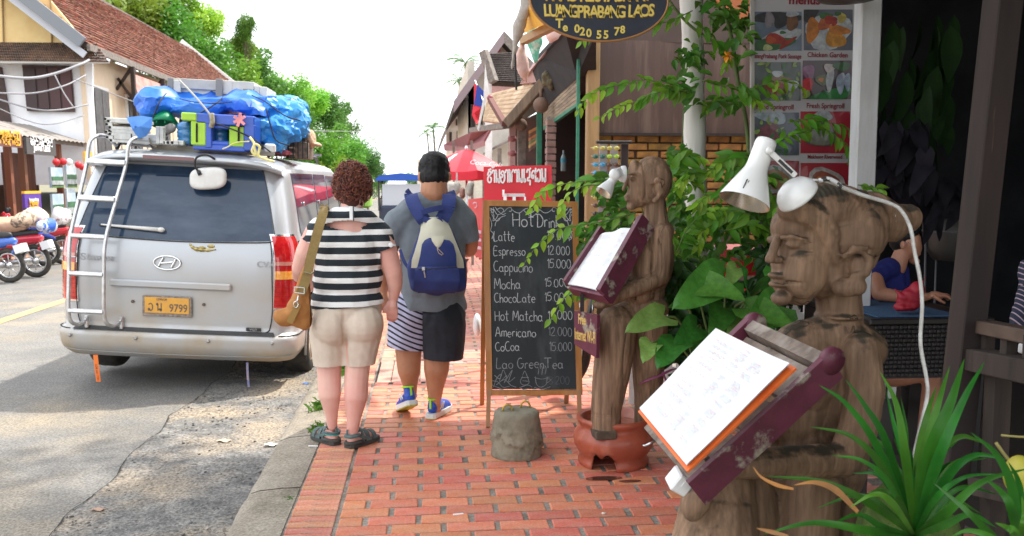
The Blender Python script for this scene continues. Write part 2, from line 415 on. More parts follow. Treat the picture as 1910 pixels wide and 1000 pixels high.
while yy < 12:
 w = .002 + .007 * abs(nz((yy, 1, 1), 6)); pts.append((yy, w)); yy += .035
for i in range(len(pts) - 1):
 (a, wa), (b, wb) = pts[i], pts[i + 1]
 xa, xb = seam_x(a) + .004 * random.uniform(-1, 1), seam_x(b)
 ck.add([(xa - wa, a, -.1165), (xa + wa, a, -.1165), (xb + wb, b, -.1165), (xb - wb, b, -.1165)], [(0, 1, 2, 3)])
tag(ck.build('road_crack', mat('crack', (.03, .028, .026), rough=.95)), kind='structure')
tag(MB().add([(-5.29, 4, -.125), (-5.12, 4, -.125), (-5.12, 120, -.125), (-5.29, 120, -.125)], [(0, 1, 2, 3)]).build('road_marking', M['yellow_line']), kind='structure')
# loose stones and litter on the patch
st = MB()
for i in range(900):
 y = 3.6 + 6 * random.random() ** 1.3; x = random.uniform(seam_x(y), -.97); r = random.uniform(.003, .011)
 st.ball((x, y, -.121), (r, r * random.uniform(.6, 1.3), r * .6), n=5, m=3)
tag(st.build('gravel', vary(mat('loose_stone', (.22, .2, .18), (.1, .1, .1), .9, 20), .5, .02, island=True)), 'loose grey stones scattered on the rough strip of road beside the kerb', kind='stuff')
kerb = tag(thing('kerb', None, None, (-.8, 4, -.13)), kind='structure')
ks = [3.0, 3.62, 4.66, 5.66, 6.9, 8.1, 9.3, 10.5, 11.7, 12.9, 14.1, 15.3, 16.5, 18, 20, 24, 30, 40, 60, 100, 200]
for a, b in zip(ks, ks[1:]):
 n = max(2, int((b - a) / .06)) if b < 13 else 2
 def kf(u, v, a=a, b=b):
  y = a + .006 + (b - a - .012) * v
  prof = [(-.962, -.16), (-.955, -.075), (-.925, -.03), (-.87, -.012), (-.76, -.003), (-.67, -.002)]
  i = u * 5; k = min(int(i), 4); t = i - k; x = prof[k][0] + (prof[k + 1][0] - prof[k][0]) * t; z = prof[k][1] + (prof[k + 1][1] - prof[k][1]) * t
  w = .014 * nz((0, y, k), 5) + .008 * nz((x, y, 1), 22); e = min(1, max(0, (-.70 - x) / .1))
  return (x + w * e, y, z + w * .45 * e)
 link(bpy.data.objects.new('kerb_stone', MB().grid(11, n, kf).mesh('kerb_stone', M['concrete'])), kerb)
# ------------------------------------------------------------------ brick pavement
walk = tag(thing('sidewalk', None, None, (0, 4, 0)), kind='structure')
MB().add([(-.67, 1.5, -.007), (5.2, 1.5, -.007), (5.2, 40, -.007), (-.67, 40, -.007)], [(0, 1, 2, 3)]).build('mortar_bed', M['mortar'], walk)
MB().add([(-.67, 40, -.007), (2.4, 40, -.007), (2.4, 300, -.007), (-.67, 300, -.007)], [(0, 1, 2, 3)]).build('far_paving', M['brick_far'], walk)
def brick_mesh(L, W, m, k):
 b = MB(); b.box((0, 0, -.02), (L, W, .04), bev=.004)
 b.v = [(x + .002 * random.uniform(-1, 1), y + .0018 * random.uniform(-1, 1), z + (.0012 * random.uniform(-1, 1) if z > -.02 else 0)) for x, y, z in b.v]
 return b.mesh('brick_%s' % k, m)
FB = [brick_mesh(.222 + random.uniform(-.004, .004), .1015, M['brick'], i) for i in range(6)]
HB = [brick_mesh(.108, .1015, M['brick'], 'h%d' % i) for i in range(3)]
EB = [brick_mesh(.212, .066, M['brick_edge'], 'e%d' % i) for i in range(4)]
cells = []
row = 0; y = 3.35
while y < 26:
 off = (.1245 if row % 2 else 0) + random.uniform(-.008, .008) + .02 * math.sin(y * 1.3)
 xmax = 2.25 if y < 6.35 else (1.72 if y < 11 else 1.9)
 x = -.425
 first = True
 while x < xmax:
  L = .222
  if first and row % 2: L = .108;
  sk = .0
  cx = x + L / 2
  mh = -.41 < cx < .02 + .1 and 7.16 < y < 8.02
  if not mh: cells.append((cx, y + .006 * math.sin(x * 2.1), L, 0))
  x += L + .026 + random.uniform(-.005, .005); first = False
 y += .1144; row += 1
y = 3.3
while y < 26:
 cells.append((-.552, y, .212, 1)); y += .0752 + random.uniform(-.001, .001)
def infront(c):
 v = Vector((c[0], c[1], 0 - H)); f = v.x * _sy + v.y * _cy
 X = v.x * _cy - v.y * _sy; ff = f * _cp + 1.55 * _sp
 px = CX + F * X / ff
 return c[1] > 3.9 and px < 1300 and not (c[0] > .95 and c[1] > 5.4)
near = [c for c in sorted(cells, key=lambda c: c[1]) if infront(c)]
nf = [c for c in near if c[3] == 0][:215]; ne = [c for c in near if c[3] == 1][:80]
chosen = set(nf + ne)
for c in nf + ne:
 me = random.choice(EB if c[3] else (FB if c[2] > .2 else HB))
 o = bpy.data.objects.new('brick', me); o.location = (c[0], c[1], random.uniform(-.0015, .0012))
 o.rotation_euler = (random.uniform(-.01, .01), random.uniform(-.006, .006), random.uniform(-.012, .012)); link(o, walk)
fb = MB(); fe = MB()
for c in cells:
 if c in chosen: continue
 b = fe if c[3] else fb; z = random.uniform(-.002, .001)
 b.box((c[0] + random.uniform(-.002, .002), c[1], -.02 + z), (c[2], .066 if c[3] else .1015, .04), Euler((random.uniform(-.012, .012), 0, random.uniform(-.01, .01))), bev=.004 if c[1] < 11 else 0)
tag(fb.build('distant_bricks', M['brick_far'], walk, fix=False), kind='stuff'); tag(fe.build('distant_edge_bricks', M['brick_edge'], walk, fix=False), kind='stuff')
# tiled access cover let into the pavement
cv = tag(thing('pavement_cover', None, None, (-.2, 7.6, 0)), kind='structure')
MB().box((-.19, 7.59, -.012), (.48, .9, .018)).build('cover_frame', M['dark'], cv)
ct = mat('cover_tile', (.55, .27, .19), (.62, .36, .29), .6, 10)
tb = MB().box((0, 0, 0), (.108, .05, .012), bev=.003).mesh('tile', vary(ct, .12, .01))
for i in range(4):
 for j in range(15):
  o = bpy.data.objects.new('tile', tb); o.location = (-.36 + i * .113, 7.19 + j * .0565, -.004); link(o, cv)
# far pavement on the other side
MB().box((-10.2, 60, -.08), (3.5, 160, .155)).build('left_pavement', mat('worn_orange_paving', (.5, .27, .17), (.4, .25, .17), .85, 3, bump=.004), kind='structure')
MB().box((-8.48, 60, -.09), (.1, 160, .14)).build('left_kerb', M['concrete'], kind='structure')
# litter
LIT = [((505, 830), .045, 'crumpled white paper scrap on the rough asphalt', (.75, .75, .72)), ((418, 823), .05, 'flat beige scrap lying on the sunlit asphalt', (.6, .45, .33)),
       ((570, 716), .03, 'small blue plastic scrap on the asphalt near the wheel', (.05, .2, .6)), ((470, 902), .02, 'dark bottle cap on the asphalt beside the kerb', (.04, .05, .06)),
       ((183, 951), .035, 'flattened brown wrapper on the asphalt nearest the camera', (.4, .25, .18))]
for (p, s_, lab, col) in LIT:
 q = gr(*p, -.116); b = MB(); n = 9
 b.grid(5, 4, lambda u, v: (q.x + (u - .5) * s_ * 1.7 + .1 * s_ * math.sin(v * 9), q.y + (v - .5) * s_, q.z + .1 * s_ + .16 * s_ * math.sin(u * 7 + v * 5)))
 o = b.build('litter', mat('scrap', col, rough=.7)); tag(o, lab, 'litter', 'scraps of litter on the road')
for (p, s_, lab, a) in [((855, 959), .05, 'thin white paper strip lying on the pavement bricks', .35), ((584, 832), .055, 'white paper scrap on the kerb by the sandals', .1)]:
 q = gr(*p, .002); b = MB().box(q, (s_, .014, .003), Euler((0, .06, a))); o = b.build('litter', M['white_plain']); tag(o, lab, 'litter', 'scraps of litter on the pavement')
q = gr(1056, 837); o = MB().ball((q.x, q.y, .008), (.014, .01, .009)).build('pebble', mat('pebble', (.45, .2, .13), rough=.8)); tag(o, 'small reddish pebble on bricks beside the concrete weight', 'pebble')
q = gr(1126, 959); o = MB().ball((q.x, q.y, .004), (.012, .009, .006)).build('litter', mat('cap', (.6, .5, .42), rough=.6)); tag(o, 'pale bottle cap lying on an orange brick in front of the clay pot', 'bottle cap')
# weeds growing in the kerb joint
def weed(cx, cy, n, s_, lab):
 b = MB()
 for i in range(n):
  a = random.uniform(0, 6.3); l = s_ * random.uniform(.4, 1); x, y = cx + random.gauss(0, s_ * .5), cy + random.gauss(0, s_ * 1.1)
  d = Vector((math.cos(a), math.sin(a), 0)); w = d.cross(Vector((0, 0, 1))) * l * .09
  p0 = Vector((x, y, -.012)); p1 = p0 + d * l * .3 + Vector((0, 0, l * .6)); p2 = p0 + d * l * .8 + Vector((0, 0, l * .75))
  b.add([p0 - w, p0 + w, p1 + w, p2, p1 - w], [(0, 1, 2, 3, 4)])
 tag(b.build('weed', M['weed_green']), lab, 'weed', 'weeds in the kerb joint')
weed(-.71, 5.8, 120, .05, 'green weed tuft at the kerb beneath the left sandal')
weed(-.76, 6.4, 110, .07, 'bushy green weed growing at the kerb behind the sandals')
weed(-.71, 7.6, 160, .09, 'tall bright weed in the kerb joint beside the van wheel')
weed(-.70, 4.5, 50, .022, 'low dry weeds in the kerb joint nearest the camera')
# ------------------------------------------------------------------ the van (built about its own origin, then set on the road)
def paint():
 m = mat('silver_paint', (.52, .53, .54), None, .34, metal=.35, coat=.6)
 nt = m.node_tree; N = nt.nodes; L = nt.links; b = N['Principled BSDF']; b.inputs['Coat Roughness'].default_value = .12
 tc = N.new('ShaderNodeTexCoord'); sp = N.new('ShaderNodeSeparateXYZ'); L.new(tc.outputs['Object'], sp.inputs[0])
 mr = N.new('ShaderNodeMapRange'); mr.inputs[1].default_value = 1.15; mr.inputs[2].default_value = .28; mr.inputs[3].default_value = .02; mr.inputs[4].default_value = .95; L.new(sp.outputs[2], mr.inputs[0])
 no = N.new('ShaderNodeTexNoise'); no.inputs['Scale'].default_value = 3; no.inputs['Detail'].default_value = 9; L.new(tc.outputs['Object'], no.inputs['Vector'])
 mu = N.new('ShaderNodeMath'); mu.operation = 'MULTIPLY'; L.new(mr.outputs[0], mu.inputs[0]);
 m2 = N.new('ShaderNodeMapRange'); m2.inputs[1].default_value = .3; m2.inputs[2].default_value = .62; L.new(no.outputs[0], m2.inputs[0]); L.new(m2.outputs[0], mu.inputs[1])
 mx = N.new('ShaderNodeMix'); mx.data_type = 'RGBA'; mx.inputs[6].default_value = (.43, .45, .475, 1); mx.inputs[7].default_value = (.42, .33, .22, 1)
 L.new(mu.outputs[0], mx.inputs[0]); L.new(mx.outputs[2], b.inputs['Base Color'])
 ro = N.new('ShaderNodeMapRange'); ro.inputs[3].default_value = .32; ro.inputs[4].default_value = .8; L.new(mu.outputs[0], ro.inputs[0]); L.new(ro.outputs[0], b.inputs['Roughness'])
 cw = N.new('ShaderNodeMapRange'); cw.inputs[3].default_value = .6; cw.inputs[4].default_value = 0; L.new(mu.outputs[0], cw.inputs[0]); L.new(cw.outputs[0], b.inputs['Coat Weight'])
 return m
M['paint'] = paint()
M['glass'] = mat('tinted_glass_sky_streaks', (.010, .028, .062), (.022, .045, .085), .04, 3, spec=.4, coat=.2, c3=(.09, .12, .17), scale3=1.6, pos3=(.46, .8), stretch=(.6, 1, 1.6))  # pale streaks paint cloud reflections into the glass colour
M['red_lens'] = mat('red_lens', (.42, .008, .012), (.55, .02, .02), .12, 30, coat=1)
M['amber_lens'] = mat('amber_lens', (.85, .30, .03), (.9, .5, .12), .15, 40, coat=1, emit=0)
M['clear_lens'] = mat('pink_lens', (.6, .25, .2), rough=.15, coat=1)
VH = [.265, .30, .36, .42, .46, .485, .51, .60, .75, .95, 1.12, 1.23, 1.30, 1.40, 1.55, 1.68, 1.78, 1.85, 1.88, 1.905, 1.92, 1.925]
def lerpt(z, T):
 for (a, x), (b, y) in zip(T, T[1:]):
  if z <= b: return x + (y - x) * max(0, (z - a)) / (b - a)
 return T[-1][1]
TW = [(.265, .90), (.33, .945), (.42, .955), (.46, .955), (.485, .95), (.51, .93), (.75, .93), (1.12, .92), (1.23, .905), (1.30, .885), (1.40, .865), (1.55, .835), (1.68, .805), (1.78, .78), (1.85, .745), (1.88, .69), (1.905, .60), (1.92, .45), (1.925, .2)]
TR = [(.265, .10), (.30, .05), (.36, .01), (.42, 0), (.46, .0), (.485, .02), (.50, .055), (.51, .06), (.95, .055), (1.12, .065), (1.23, .09), (1.30, .12), (1.40, .16), (1.55, .23), (1.68, .29), (1.78, .335), (1.85, .38), (1.88, .42), (1.905, .52), (1.92, .8), (1.925, 1.3)]
TF = [(.265, 4.9), (.5, 5.12), (.95, 5.05), (1.12, 4.7), (1.30, 4.3), (1.55, 3.8), (1.78, 3.4), (1.88, 3.2), (1.905, 3.0), (1.925, 2.2)]
RC = .19
def vsurf(t, z, off=0):
 """t: -1..1 across the rear, 1..2 round the corner, beyond 2 metres forward along the side"""
 w = lerpt(z, TW); r = lerpt(z, TR); s = 1 if t >= 0 else -1; a = abs(t); rc = RC if w > .4 else .12
 fx = w - rc
 if a <= 1: x = a * fx; y = r + .035 * (a * .8) ** 2; nx, ny = 0, -1
 elif a <= 2:
  th = (a - 1) * math.pi / 2; x = fx + rc * math.sin(th); y = r + .0224 + rc * (1 - math.cos(th)); nx, ny = math.sin(th), -math.cos(th)
 else:
  x = w; y = r + .0224 + rc + (a - 2); nx, ny = 1, 0
 return Vector((s * (x + nx * off), y + ny * off, z))
van = thing('van', 'dusty silver van with a ladder on its tailgate, parked beside the kerb', 'van')
body = MB()
ts = [-2 - (4.9 - .3 * i) for i in range(17)] + [-2 + .2 * i for i in range(5)] + [-1 + .2 * i for i in range(1, 10)] + [1 + .2 * i for i in range(6)] + [2 + .3 * i for i in range(1, 17)]
def bp(t, z):
 p = vsurf(t, z); f = lerpt(z, TF)
 if p.y > f: p.y = f;
 if abs(t) > 2:                                        # nose narrows
  k = max(0, (p.y - 3.9) / 1.2); p.x *= 1 - .22 * k * k
 return p
zz = []
for a, b in zip(VH, VH[1:]): zz += [a, (a + b) / 2]
zz.append(VH[-1]); zz = zz
nb = len(ts); vs = [bp(t, z) for z in zz for t in ts]; fs = []
WY = .98
for j in range(len(zz) - 1):
 for i in range(nb - 1):
  q = [j * nb + i, j * nb + i + 1, (j + 1) * nb + i + 1, (j + 1) * nb + i]
  c = sum((vs[k] for k in q), Vector()) / 4
  if abs(c.x) > .8 and any((c.y - wy) ** 2 + (c.z - .33) ** 2 < .40 ** 2 for wy in (WY, 4.1)) and abs(ts[i]) > 2: continue
  fs.append(q)
body.add(vs, fs, True)
body.add([bp(ts[0], z) for z in zz] + [bp(ts[-1], z) for z in zz], [(j, j + 1, len(zz) + j + 1, len(zz) + j) for j in range(len(zz) - 1)], True)
tb = len(zz) - 1
body.add([vs[tb * nb + i] for i in range(nb)], [tuple(range(nb))], True)
body.build('body', M['paint'], van)
# underside and wheel wells
MB().box((0, 2.6, .31), (1.6, 4.7, .12)).box((0, 2.6, .6), (1.5, 4.6, .5)).build('underbody', M['dark'], van)
def patch(name, tl, tr, z0, z1, m, off=.004, n=12, k=8, parent=van, shape=None, thick=.0, **kw):
 """a piece of the skin: tl(z), tr(z) its edges"""
 b = MB()
 f = lambda e, z: e(z) if callable(e) else e
 def g(u, v, o=off):
  z = z0 + (z1 - z0) * v
  t = f(tl, z) + (f(tr, z) - f(tl, z)) * u
  if shape: t, z = shape(u, v, t, z)
  return vsurf(t, z, o)
 b.grid(n, k, g)
 if thick:
  E_ = [(i / (n - 1), 0) for i in range(n)] + [(1, j / (k - 1)) for j in range(1, k)] + [(1 - i / (n - 1), 1) for i in range(1, n)] + [(0, 1 - j / (k - 1)) for j in range(1, k)]
  ring = [g(*e) for e in E_] + [g(*e, off - thick) for e in E_]; q = len(E_)
  b.add(ring, [(i, (i + 1) % q, q + (i + 1) % q, q + i) for i in range(q)], True)
 return b.build(name, m, parent, fix=True, **kw)
def edge_line(name, pts, w, m, parent=van, off=.006, n=None):
 """a line of width w drawn over the skin through (t, z) points"""
 P = spline([Vector((a, b, 0)) for a, b in pts], 8); b = MB(); b.tube([vsurf(p.x, p.y, off) for p in P], w, 6); return b.build(name, m, parent)
def rnd_win(u, v, t, z, kt=.06, kz=.05): return t, z
# rear window
def win_shape(u, v, t, z):
 z -= .035 * (1 - v) * (1 - (2 * u - 1) ** 2) * 1.0 - 0
 return t, z
patch('rear_window', lambda z: -1.12 - .22 * (1.81 - z), lambda z: 1.10 + .18 * (1.81 - z), 1.255, 1.80, M['glass'], .005, 24, 10, shape=win_shape, thick=.006)
edge_line('window_seal', [(-1.26, 1.248), (-.8, 1.226), (0, 1.212), (.8, 1.226), (1.22, 1.248)], .005, M['black'])
edge_line('window_seal', [(-1.26, 1.25), (-1.19, 1.55), (-1.12, 1.80)], .004, M['black']); edge_line('window_seal', [(1.22, 1.25), (1.16, 1.55), (1.10, 1.80)], .004, M['black'])
# tailgate joint
edge_line('tailgate_seam', [(-1.10, 1.24), (-1.10, 1.0), (-1.10, .68), (-1.03, .54), (-.9, .505)], .0045, M['dark'])
edge_line('tailgate_seam', [(1.07, 1.24), (1.07, 1.0), (1.07, .68), (1.0, .53), (.9, .503)], .0045, M['dark'])
edge_line('tailgate_seam', [(-.95, .505), (0, .500), (.9, .503)], .006, M['dark'])
# spoiler over the window
sp_ = MB()
def spf(u, v):
 x = (u - .5) * 2 * .775; e = abs(u - .5) * 2
 prof = [(.42, 1.925), (.30, 1.905), (.21, 1.88), (.195, 1.855), (.24, 1.83), (.36, 1.825)]
 i = v * 5; k = min(int(i), 4); t = i - k; y = prof[k][0] + (prof[k + 1][0] - prof[k][0]) * t; z = prof[k][1] + (prof[k + 1][1] - prof[k][1]) * t
 return (x, y + .10 * e ** 5, z - .045 * e ** 4 - (.02 * e ** 8))
sp_.grid(30, 16, spf); sp_.build('spoiler', M['paint'], van)
MB().grid(14, 4, lambda u, v: ((u - .5) * .40 - .09, -.0 + .192, 1.846 + v * .028)).build('brake_light', mat('dark_red_lens', (.13, .02, .02), rough=.2, coat=1), van)
# rear lamps, wrapped round the corners
for s in (-1, 1):
 def e0(z, s=s): return s * (1.10 + .05 * math.sin((z - .72) * 5))
 def e1(z, s=s): return s * (2.02 + .05 - 1.6 * max(0, (z - 1.15)) * 1.2 - .5 * max(0, .78 - z))
 a, b_ = (e0, e1) if s > 0 else (e1, e0)
 bz = MB(); patch('lamp_bezel', lambda z: e0(z) - s * .035 if s > 0 else e1(z) + s * .0 + s * .04, lambda z: e1(z) + s * .04 if s > 0 else e0(z) - s * .035, .70, 1.30, M['chrome'], .008, 10, 12, thick=.012)
 lamp = patch('tail_lamp', a, b_, .715, 1.285, M['red_lens'], .016, 10, 14, thick=.014)
 patch('indicator', a, b_, .945, 1.01, M['amber_lens'], .024, 10, 4, parent=lamp, thick=.01)
 patch('reversing_lens', a, b_, 1.055, 1.085, M['clear_lens'], .021, 10, 3, parent=lamp, thick=.006)
 lr = MB()
 for q in range(5):
  zq = .735 + q * .036
  lr.tube([vsurf(e0(zq) + (e1(zq) - e0(zq)) * i / 8, zq, .0175) for i in range(9)], .0012, 4)
 lr.build('lens_rib', mat('dark_lens_rib', (.25, .005, .01), rough=.2), lamp)
# bumper details
patch('bumper_step', -1.12, 1.10, .487, .512, mat('step_rubber', (.05, .05, .05), rough=.7), .012, 30, 3, thick=.01)
edge_line('bumper_seam', [(-2.3, .487), (-1.9, .488), (-1.2, .488)], .004, M['dark']); edge_line('bumper_seam', [(2.35, .487), (1.9, .488), (1.2, .488)], .004, M['dark'])
for t in (-1.15, -.38, .36, 1.03):
 p = vsurf(t, .435, .001); o = MB().lathe([(.012, 0), (.016, .004), (.016, .006)], p, 16, Matrix.Rotation(R(90), 3, 'X')).lathe([(.0125, .007), (.0, .0075)], p, 14, Matrix.Rotation(R(90), 3, 'X')).build('parking_sensor', mat('sensor', (.4, .39, .36), rough=.5), van)
edge_line('bumper_crease', [(-1.5, .325), (-.8, .31), (0, .305), (.8, .31), (1.6, .325)], .004, mat('crease', (.3, .29, .27), rough=.6))
# garnish bar, plate
MB().box((-.03, .045, .865), (.95, .03, .06), bev=.012).build('tailgate_handle', M['paint'], van)
pl = MB().box((-.055, .038, .695), (.385, .012, .165), bev=.004).build('licence_plate', mat('plate_frame', (.16, .11, .08), (.3, .26, .22), .6, 30), van)
MB().box((-.055, .030, .702), (.345, .006, .125), bev=.002).build('plate_face', mat('plate_yellow', (.72, .36, .04), (.6, .3, .06), .5, 10), pl)
pk = mat('plate_ink', (.12, .09, .07), rough=.7)
text('plate_number', '9799', (.035, .0262, .655), .088, pk, pl, sx=.82, bold=.001)
B = MB(); strokes(B, ['wo'], (-.20, .0262, .658), (1, 0, 0), (0, 0, 1), .062, .009); strokes(B, ['nn'], (-.135, .0262, .658), (1, 0, 0), (0, 0, 1), .062, .009); B.build('plate_letters', pk, pl)
B = MB(); strokes(B, ['ee', 'so', 'aa', 'ss', 'nn', 'aa', 'wo', 'ho'], (-.135, .0262, .742), (1, 0, 0), (0, 0, 1), .016, .003); B.build('plate_province', pk, pl)
for x in (-.33, .225):
 MB().lathe([(.012, 0), (.012, .012), (.006, .014)], (x, .06, .72), 12, Matrix.Rotation(R(90), 3, 'X')).build('plate_bolt', pk, van)
# emblem: slanted letter in an oval ring
em = MB(); ec = Vector((-.06, .047, 1.005 + .12)); ec = Vector((-.06, 0, 1.04));
def ep(x, z, o=.008):
 q = vsurf((ec.x + x) / (.925 - RC), ec.z + z, o); return q
em.tube([ep(.105 * math.cos(a), .054 * math.sin(a)) for a in [k * math.pi / 16 for k in range(32)]], .0075, 8, closed=True)
em.tube(spline([ep(-.066, -.030), ep(-.052, 0), ep(-.030, .040)], 5), [.009] * 11, 8)
em.tube(spline([ep(.030, -.040), ep(.052, 0), ep(.066, .030)], 5), [.009] * 11, 8)
em.tube(spline([ep(-.050, -.006), ep(-.02, -.002), ep(.02, .004), ep(.050, .008)], 5), [.0085] * 16, 8)
em.build('emblem', M['chrome'], van)
text('model_lettering', 'Starex', (-.60, .045, 1.035), .078, mat('letter_grey', (.33, .33, .34), rough=.35, metal=.6), van, sx=1.25, shear=0, bold=.0008, ext=.003)
MB().box((-.80, .05, 1.055), (.07, .008, .010), bev=.002).build('lettering_dash', M['steel'], van)
text('trim_lettering', 'CVX', (.71, .052, 1.04), .065, mat('letter_grey2', (.36, .36, .37), rough=.35, metal=.6), van, sx=1.1, bold=.0006, ext=.003)
MB().box((.62, .050, .535), (.12, .006, .028), bev=.003).build('badge', M['black'], van)
text('badge_lettering', 'VGT', (.62, .0455, .527), .024, M['steel'], van, sx=1.3, ext=.001)
# gold sticker
gs = MB(); gp = lambda x, z: vsurf((.22 + x) / (.925 - RC) , 1.165 + z, .004)
gold = mat('gold_foil', (.55, .42, .12), (.25, .2, .1), .4, 40, metal=.7)
gs.tube(spline([gp(-.11, .03), gp(-.075, .0), gp(-.03, -.01), gp(.03, -.012), gp(.10, -.004)], 5), [.006, .01, .006, .013, .016, .012, .015, .018, .02, .016, .014, .018, .016, .012, .01, .014, .013, .009, .007, .006, .004], 6)
gs.ball(gp(.06, .02), (.03, .004, .014)); gs.ball(gp(-.01, .006), (.028, .004, .012)); gs.build('gold_sticker', gold, van)
# wiper
wp = MB(); wz = 1.305
a, b_ = vsurf(-.85, wz + .01, .03), vsurf(-.18, wz - .008, .035)
wp.tube([a, a.lerp(b_, .5), b_], [.006, .012, .017], 8); wp.ball(b_ + Vector((.01, 0, 0)), (.03, .022, .02)); wp.build('wiper', M['white'], van)
wb = MB(); wb.bar(a + Vector((-.02, .012, -.006)), b_ + Vector((-.1, .012, -.01)), .006, .014); wb.build('wiper_blade', M['black'], van)
# parking mirror on its hooked arm
mr_ = MB(); mc = Vector((.215, .20, 1.715))
def mirf(u, v):
 a = u * 2 * math.pi; r = 1 if v > .02 else 0
 r = math.sin(v * math.pi / 2) ** .5; e = 3.2
 ca, sa = math.cos(a), math.sin(a); q = (abs(ca) ** e + abs(sa) ** e) ** (-1 / e)
 x, z = q * ca * .145 * r, q * sa * .088 * r
 return mc + Vector((x, -.028 + .045 * v ** 3 + .05 * (z), z + .10 * x))
mr_.grid(32, 9, mirf, closed_u=True); mr_.build('parking_mirror', M['white'], van)
MB().tube(spline([(.27, .20, 1.87), (.215, .16, 1.90), (.14, .16, 1.875), (.125, .165, 1.81), (.15, .18, 1.76)], 6), .009, 8).tube([(.15, .17, 1.77), (.165, .165, 1.74)], .016, 8).build('mirror_arm', M['black'], van)
# ladder
ld = thing('ladder_dummy', None, None) if False else None
LM = mat('ladder_aluminium', (.66, .67, .68), (.5, .5, .5), .3, 20, metal=.75)
def lrail(x0, lean):
 def r(z, o): q = vsurf(x0 / (.925 - RC), z, o); return Vector((x0 + max(0, z - 1.15) * lean, q.y, z))
 P = [Vector((x0 + .085, .05, .545)), Vector((x0 + .04, -.01, .53)), Vector((x0 + .01, -.06, .56)), Vector((x0, -.075, .66)), r(.95, .13), r(1.2, .135), r(1.5, .14), r(1.78, .15)]
 top = P[-1]
 P += [top + Vector((.02, .02, .17)), top + Vector((.05, .09, .225)), top + Vector((.08, .22, .225)), top + Vector((.11, .33, .16))]
 return spline(P, 7)
rails = [lrail(-.775, .07), lrail(-.505, .13)]
for P in rails: MB().tube(P, .0155, 10).build('ladder_rail', LM, van)
def onrail(P, z): return min(P[18:-12], key=lambda p: abs(p.z - z))
for k, z in enumerate((.645, .935, 1.225, 1.515, 1.80)):
 a, b_ = onrail(rails[0], z), onrail(rails[1], z)
 a = Vector((a.x, a.y, z)); b_ = Vector((b_.x, b_.y, z))
 MB().bar(a, b_, .045 if k < 3 else .055, .034 if k < 3 else .042, up=(0, .3, 1), bev=.006).build('ladder_rung', LM, van)
for x in (-.69, -.42):
 MB().box((x + .005, .045, .545), (.03, .03, .10), bev=.006).lathe([(.012, 0), (.012, .01)], (x + .005, .025, .565), 10, Matrix.Rotation(R(90), 3, 'X')).build('ladder_bracket', M['steel'], van)
# side windows (both sides), with joints
for s in (-1, 1):
 def sw(name, a, b_, z0, z1, lean0=0, lean1=0):
  e0 = lambda z: s * (2 + a + lean0 * (z - z0)); e1 = lambda z: s * (2 + b_ + lean1 * (z - z0))
  return patch(name, e0 if s > 0 else e1, e1 if s > 0 else e0, z0, z1, M['glass'], .006, 6, 8, thick=.008)
 sw('side_window', .26, 1.18, 1.27, 1.79, -.30, .05); sw('side_window', 1.23, 1.95, 1.27, 1.79, .05, .02)
 sw('side_window', 2.02, 2.75, 1.27, 1.78); sw('front_side_window', 2.82, 3.6, 1.27, 1.75, 0, -.55)
 for q in (.5, 1.36):
  MB().ball(vsurf(s * (2 + q), 1.53, .012), (.008, .018, .018)).build('window_latch', M['chrome'], van)
 edge_line('door_seam', [(s * 4.78, .5), (s * 4.78, 1.0), (s * 4.78, 1.8)], .004, M['dark'])
 edge_line('beltline_crease', [(s * 2.05, 1.235), (s * 3.5, 1.235), (s * 5.2, 1.235)], .005, M['black'])
 wg = MB().box((s * 1.05, 3.7, 1.3), (.16, .09, .19), bev=.04).build('wing_mirror', M['paint'], van)
# wheels
dusty = mat('dusty_alloy', (.42, .33, .25), (.3, .2, .14), .6, 8, metal=.3)
tread = MB(); tyre = MB(); RW = Matrix.Rotation(R(90), 3, 'Y')
tyre.lathe([(.20, -.10), (.235, -.115), (.30, -.115), (.325, -.09), (.333, -.05), (.333, .05), (.325, .09), (.30, .115), (.235, .115), (.20, .10)], (0, 0, 0), 40, RW, cap=False)
tyre_me = tyre.mesh('tyre', M['rubber'])
rim = MB(); rim.lathe([(.205, -.09), (.215, .10), (.20, .105), (.185, .06), (.04, .05)], (0, 0, 0), 40, RW, cap=False)
rim.lathe([(.05, .05), (.05, .085), (.03, .095)], (0, 0, 0), 16, RW)
for k in range(10):
 a = 2 * math.pi * k / 10; rim.bar((.082, .03 * math.cos(a), .03 * math.sin(a)), (.098, .20 * math.cos(a), .20 * math.sin(a)), .034, .02, up=(1, 0, 0), bev=.005)
rim_me = rim.mesh('rim', dusty)
for s in (-1, 1):
 for wy in (WY, 4.1):
  w = bpy.data.objects.new('wheel', tyre_me); C.objects.link(w); w.parent = van; w.location = (s * .835, wy, .333); w.rotation_euler = (0, 0, 0 if s > 0 else math.pi)
  r_ = bpy.data.objects.new('rim', rim_me); C.objects.link(r_); r_.parent = w
 MB().box((s * .86, .64, .34), (.18, .012, .34)).build('mud_flap', M['rubber'], van)
 arch = MB(); arch.tube([(s * .945, WY + .40 * math.cos(a), .33 + .40 * math.sin(a)) for a in [math.pi * k / 14 for k in range(-1, 16)]], .012, 6); arch.build('arch_lip', M['paint'], van)
